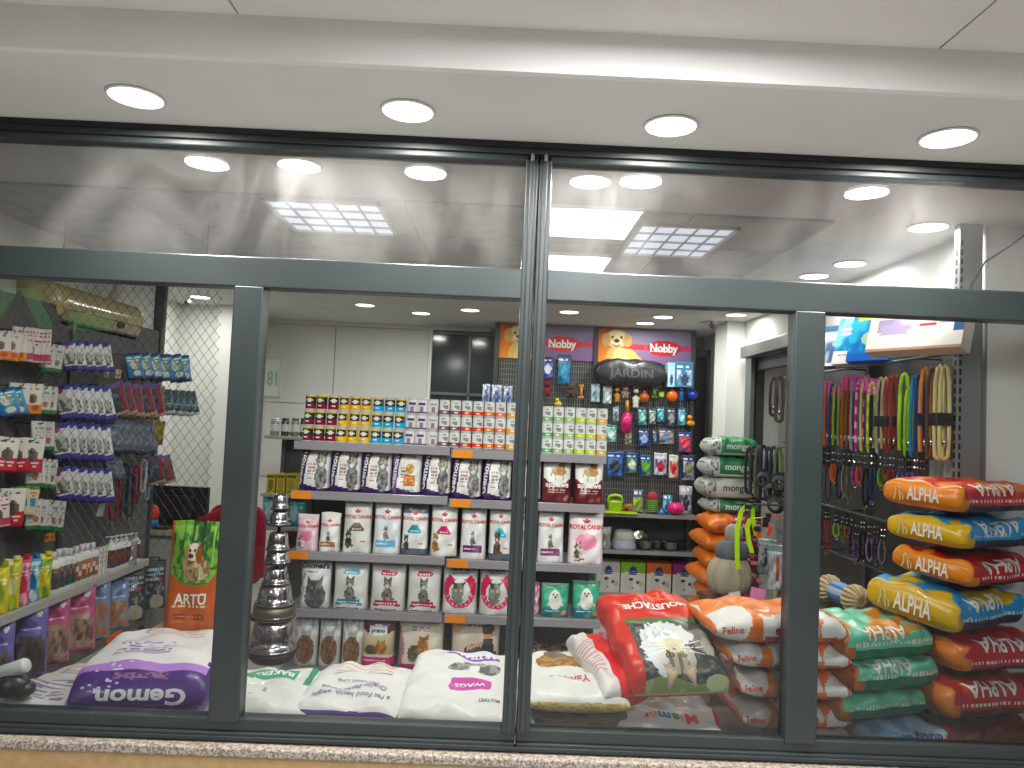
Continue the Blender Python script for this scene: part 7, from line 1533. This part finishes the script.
top_box(856, 876, 361, 316, '2a6ab0', [('bg', '2f80c4'), ('n', 0, .2, 1, 1, 4, '2a74bc', '5ab0d0', .5), ('e', .5, .45, .22, .14, 'a8c8b0'), ('e', .8, .7, .1, .08, 'e0ecf0'), ('e', .85, .5, .1, .08, 'e0ecf0'), ('t', .1, .78, .8, .92, 1, 'e8e45a'), ('r', 0, 0, 1, .16, '2a66c0')], 'bright blue box beside the large white one on top of the leash rack', h=.265, depth=.05)
top_box(879, 946, 358, 310, 'd9d3cd', [('bg', 'e2dcd8'), ('n', .1, .35, .5, .6, 5, 'c9bccc', 'a89ab8', .5), ('p', [(.12, .3), (.45, .3), (.3, .62)], 'b8a8c8'), ('ne', .55, .72, .22, .12, 6, 'c0506a', '8a3a5a'), ('t', .3, .66, .8, .8, 2, 'f0e0e2'), ('r', .55, .42, .72, .48, 'cf5a58'), ('r', .76, .44, .9, .5, '9aa8c0'), ('r', .90, .3, 1, 1, '3a5a8a'), ('n', .90, .45, 1, 1, 6, '3a5a8a', 'b84a5a', .5), ('r', 0, .0, 1, .05, 'b08a74')], 'large white box with pink print leaning nearest on top of the leash rack', h=.245, depth=.075, X=1.70)
# ---- rope bone toy
rz_ = .875
sup = MB().box((-.16, -.12, 0), (.16, .12, rz_ - .5), '3a352f').build('carton', 'card', bev=.004); q0 = at(838, 605, Y=.80); sup.location = (q0[0] + .05, .84, .0); sup.scale = (1, 1, rz_ / (rz_ - .5)); tag(sup, 'dark carton under the rope bone toy', 'box')
a = at(829, 585, Y=.90); b = at(855, 598, Y=.72); A = Vector(a); B = Vector(b); A.z = rz_ + .068; B.z = rz_ + .064
t = thing('rope_toy', 'knotted rope bone toy with tan ends and a blue middle', 'pet toy', (A + B) / 2); d = (B - A).normalized(); O = (A + B) / 2
Mz = d.to_track_quat('Z', 'Y').to_matrix().to_4x4(); L3 = (B - A).length / 2
MB().lathe([(.030, -L3), (.046, -L3 * .4), (.048, 0), (.046, L3 * .4), (.030, L3)], 20, paint=lambda u, z, i: ['8fa4c4', '5a78a8', 'b0bccc', '6a84b0'][int(u * 12) % 4], M4=Mz, cap=False).build('middle', 'fabric', t, True)
for s in (-1, 1):
    k = MB()
    for j in range(16):     # strands laid over the knob like a ball of yarn
        ph = PI * j / 16; pts = []
        for q in np.linspace(.15, PI - .15, 9): pts.append(Vector((.056 * math.sin(q) * math.cos(ph * 2), .056 * math.sin(q) * math.sin(ph * 2), .042 * math.cos(q))))
        k.tube([Mz @ (p + Vector((0, 0, s * L3))) for p in pts], .0085, 6, ['d2bf98', 'c4ae86', 'ddccaa', 'c9a890' if s > 0 else 'cdb98f'][j % 4])
    k.sphere(Mz @ Vector((0, 0, s * L3)), .05, 14, 10, 'bfa97e'); k.build('knot', 'fabric', t, True)
# ---- green-white bags stacked behind, on orange bags
def pf_m(body, head, line):
    def f(x, y, z, nx, ny, nz):
        c = base(len(x), body); c[y < .22] = lin(head); c[(y < .2) & (vnoise(y, z, 26, 4) > .62)] = lin('6a6e6a'); c[(y > .24) & (np.abs(z - .14) < .05)] = lin(line); return c
    return f
mY_ = 3.0
for i, (ya, yb, body, head, tc, sx, lb) in enumerate(((501, 514, '3f7a54', 'b9bbb8', 'dfe6e0', 709, 'green dog food bag, lowest of the stack on the orange bags'), (479, 499, 'c4c4bc', 'b0b2ae', '4a4e4a', 705, 'white dog food bag, between the green ones'), (458, 478, '3d7c56', 'c2c4c0', 'dfe6e0', 708, 'green dog food bag just above the white one'), (438, 456, '3c8058', 'c2c4c0', 'dfe6e0', 711, 'green dog food bag on top of the stack by the white pillar'))):
    xa_ = at(sx, (ya + yb) / 2, Y=mY_)[0]; xb_ = at(760, (ya + yb) / 2, Y=mY_)[0]; z0_ = at(735, yb + 1, Y=mY_)[2]; h_ = at(735, ya, Y=mY_)[2] - z0_; L_ = xb_ - xa_
    lie('dog_food_bag', lb, lying_bag(.34, L_, h_ * 1.02, pf_m(body, head, 'dfe2de'), ns=50, nr=36, seed=370 + i, pe=6, pc=3), xa_, mY_ + .17, z0_, -PI / 2, lines=[('monge', (.3, L_ * .56, h_ * .58), (0, 1, 0), (0, 0, 1), L_ * .46, tc, dict(bold=.025))], group='green and white dog food bags in the far stack')
def pf_o2(x, y, z, nx, ny, nz):
    c = base(len(x), 'd8722a'); c[(y > .42 + .1 * (z - .5))] = lin('8a3040'); q = (y > .45) & (vnoise(y, z, 12, 3) > .6); c[q] = lin('c8a0a8'); e = ((y - .22) / .10) ** 2 + ((z - .45) / .3) ** 2 < 1; c[e & (vnoise(y, z, 30, 5) > .5)] = lin('b8502a'); return c
oY = 2.75; zz0 = 0.0
ztop_o = at(720, 514, Y=mY_)[2]; nO = 8
for i in range(nO):
    h_ = ztop_o / nO; sx = 704 + (0, 6, 2, 8)[i % 4] - 2 * (i % 2); z0_ = i * h_; xa_ = at(sx, 560, Y=oY)[0]; L_ = min(1.90, at(772, 560, Y=oY)[0]) - xa_
    lie('cat_food_bag', 'orange cat food bag in the far floor stack, ' + ('hidden at the bottom' if i == 0 else 'topmost' if i == nO - 1 else '%s from the bottom' % ORD[i]), lying_bag(.50, L_, h_ * 1.04, pf_o2, ns=40, nr=36, seed=380 + i, pe=5, pc=2.8), xa_, oY + .25, z0_, -PI / 2 + (.06, -.05, .03, -.06)[i % 4], group='orange bags in the far floor stack')
# ---- soft cushions in front of the orange stack
def cushion(px0, px1, yt, yb, Y, c, c2, label, ribs=14):
    a, b = at(px0, (yt + yb) / 2, Y=Y), at(px1, (yt + yb) / 2, Y=Y); zt_, zb_ = at((px0 + px1) / 2, yt, Y=Y)[2], at((px0 + px1) / 2, yb, Y=Y)[2]; r = (b[0] - a[0]) / 2; h = zt_ - zb_
    n_, m__ = 56, 16; vs = []; fs = []; ks = []
    for j in range(m__ + 1):
        q = PI * j / m__; zq = -math.cos(q); rr_ = math.sin(q) ** .6
        for k in range(n_):
            f = 2 * PI * k / n_; rb_ = r * rr_ * (1 + .035 * math.cos(ribs * f + 2 * zq)); vs.append((rb_ * math.cos(f), rb_ * math.sin(f) * .8, h / 2 + h / 2 * zq))
    for j in range(m__):
        for k in range(n_): fs.append((j * n_ + k, j * n_ + (k + 1) % n_, (j + 1) * n_ + (k + 1) % n_, (j + 1) * n_ + k)); ks.append(c if (k * ribs // n_) % 2 else c2)
    m_ = MB().add(vs, fs, ks); o = m_.build('pet_cushion', 'fabric', smooth=True); o.location = ((a[0] + b[0]) / 2, Y, zb_); tag(o, label, 'cushion', 'soft cushions stacked before the orange bags'); return zb_, (a[0] + b[0]) / 2
zb_, xc_ = cushion(707, 751, 556, 596, 2.2, 'b0a592', 'a89c88', 'large beige ribbed pet cushion in front of the orange stack', 18)
cushion(715, 748, 540, 562, 2.2, '6a6c72', '65676d', 'grey pet cushion on the beige one'); cushion(725, 743, 524, 543, 2.25, 'a8a49c', 'a09c94', 'small pale pet cushion on the grey one', 10)
o = MB().box((-.15, -.14, 0), (.15, .14, zb_), '5a3a34').build('carton', 'card', bev=.004); o.location = (xc_, 2.2, 0); tag(o, 'dark carton under the ribbed cushions', 'box')
# ---- price cards just behind the orange pile
for i, (px0, px1, yt, yb, c, lb, rot) in enumerate(((748, 763, 588, 608, 'd585aa', 'pink price card behind the orange and white bags', .18), (735, 746, 592, 606, 'b8b6b2', 'small white card beside the pink price card', -.2))):
    Y = .67; a, b = at(px0, yb, Y=Y), at(px1, yb, Y=Y); h = at(px0, yt, Y=Y)[2] - a[2] + .05; w_ = b[0] - a[0]
    o = MB().box((-w_ / 2, -.002, 0), (w_ / 2, .002, h), c).build('price_card', 'paper'); o.location = ((a[0] + b[0]) / 2, Y, a[2] - .05); o.rotation_euler = (-.25, rot, 0); tag(o, lb, 'card')
    lm = MB(); write(lm, None, ('M', '15')[i], (0, -.003, h * .6), (1, 0, 0), (0, 0, 1), '5a3a5a', width=w_ * .3, bold=.02); lm.build('lettering', 'paper', o)
zc_ = at(750, 608, Y=.62)[2] - .05
o = MB().box((-.15, -.08, 0), (.15, .10, zc_), '6a5a4a').build('carton', 'card', bev=.004); o.location = (at(750, 608, Y=.62)[0], .735, 0); tag(o, 'low carton carrying the price cards behind the orange and white bags', 'box')
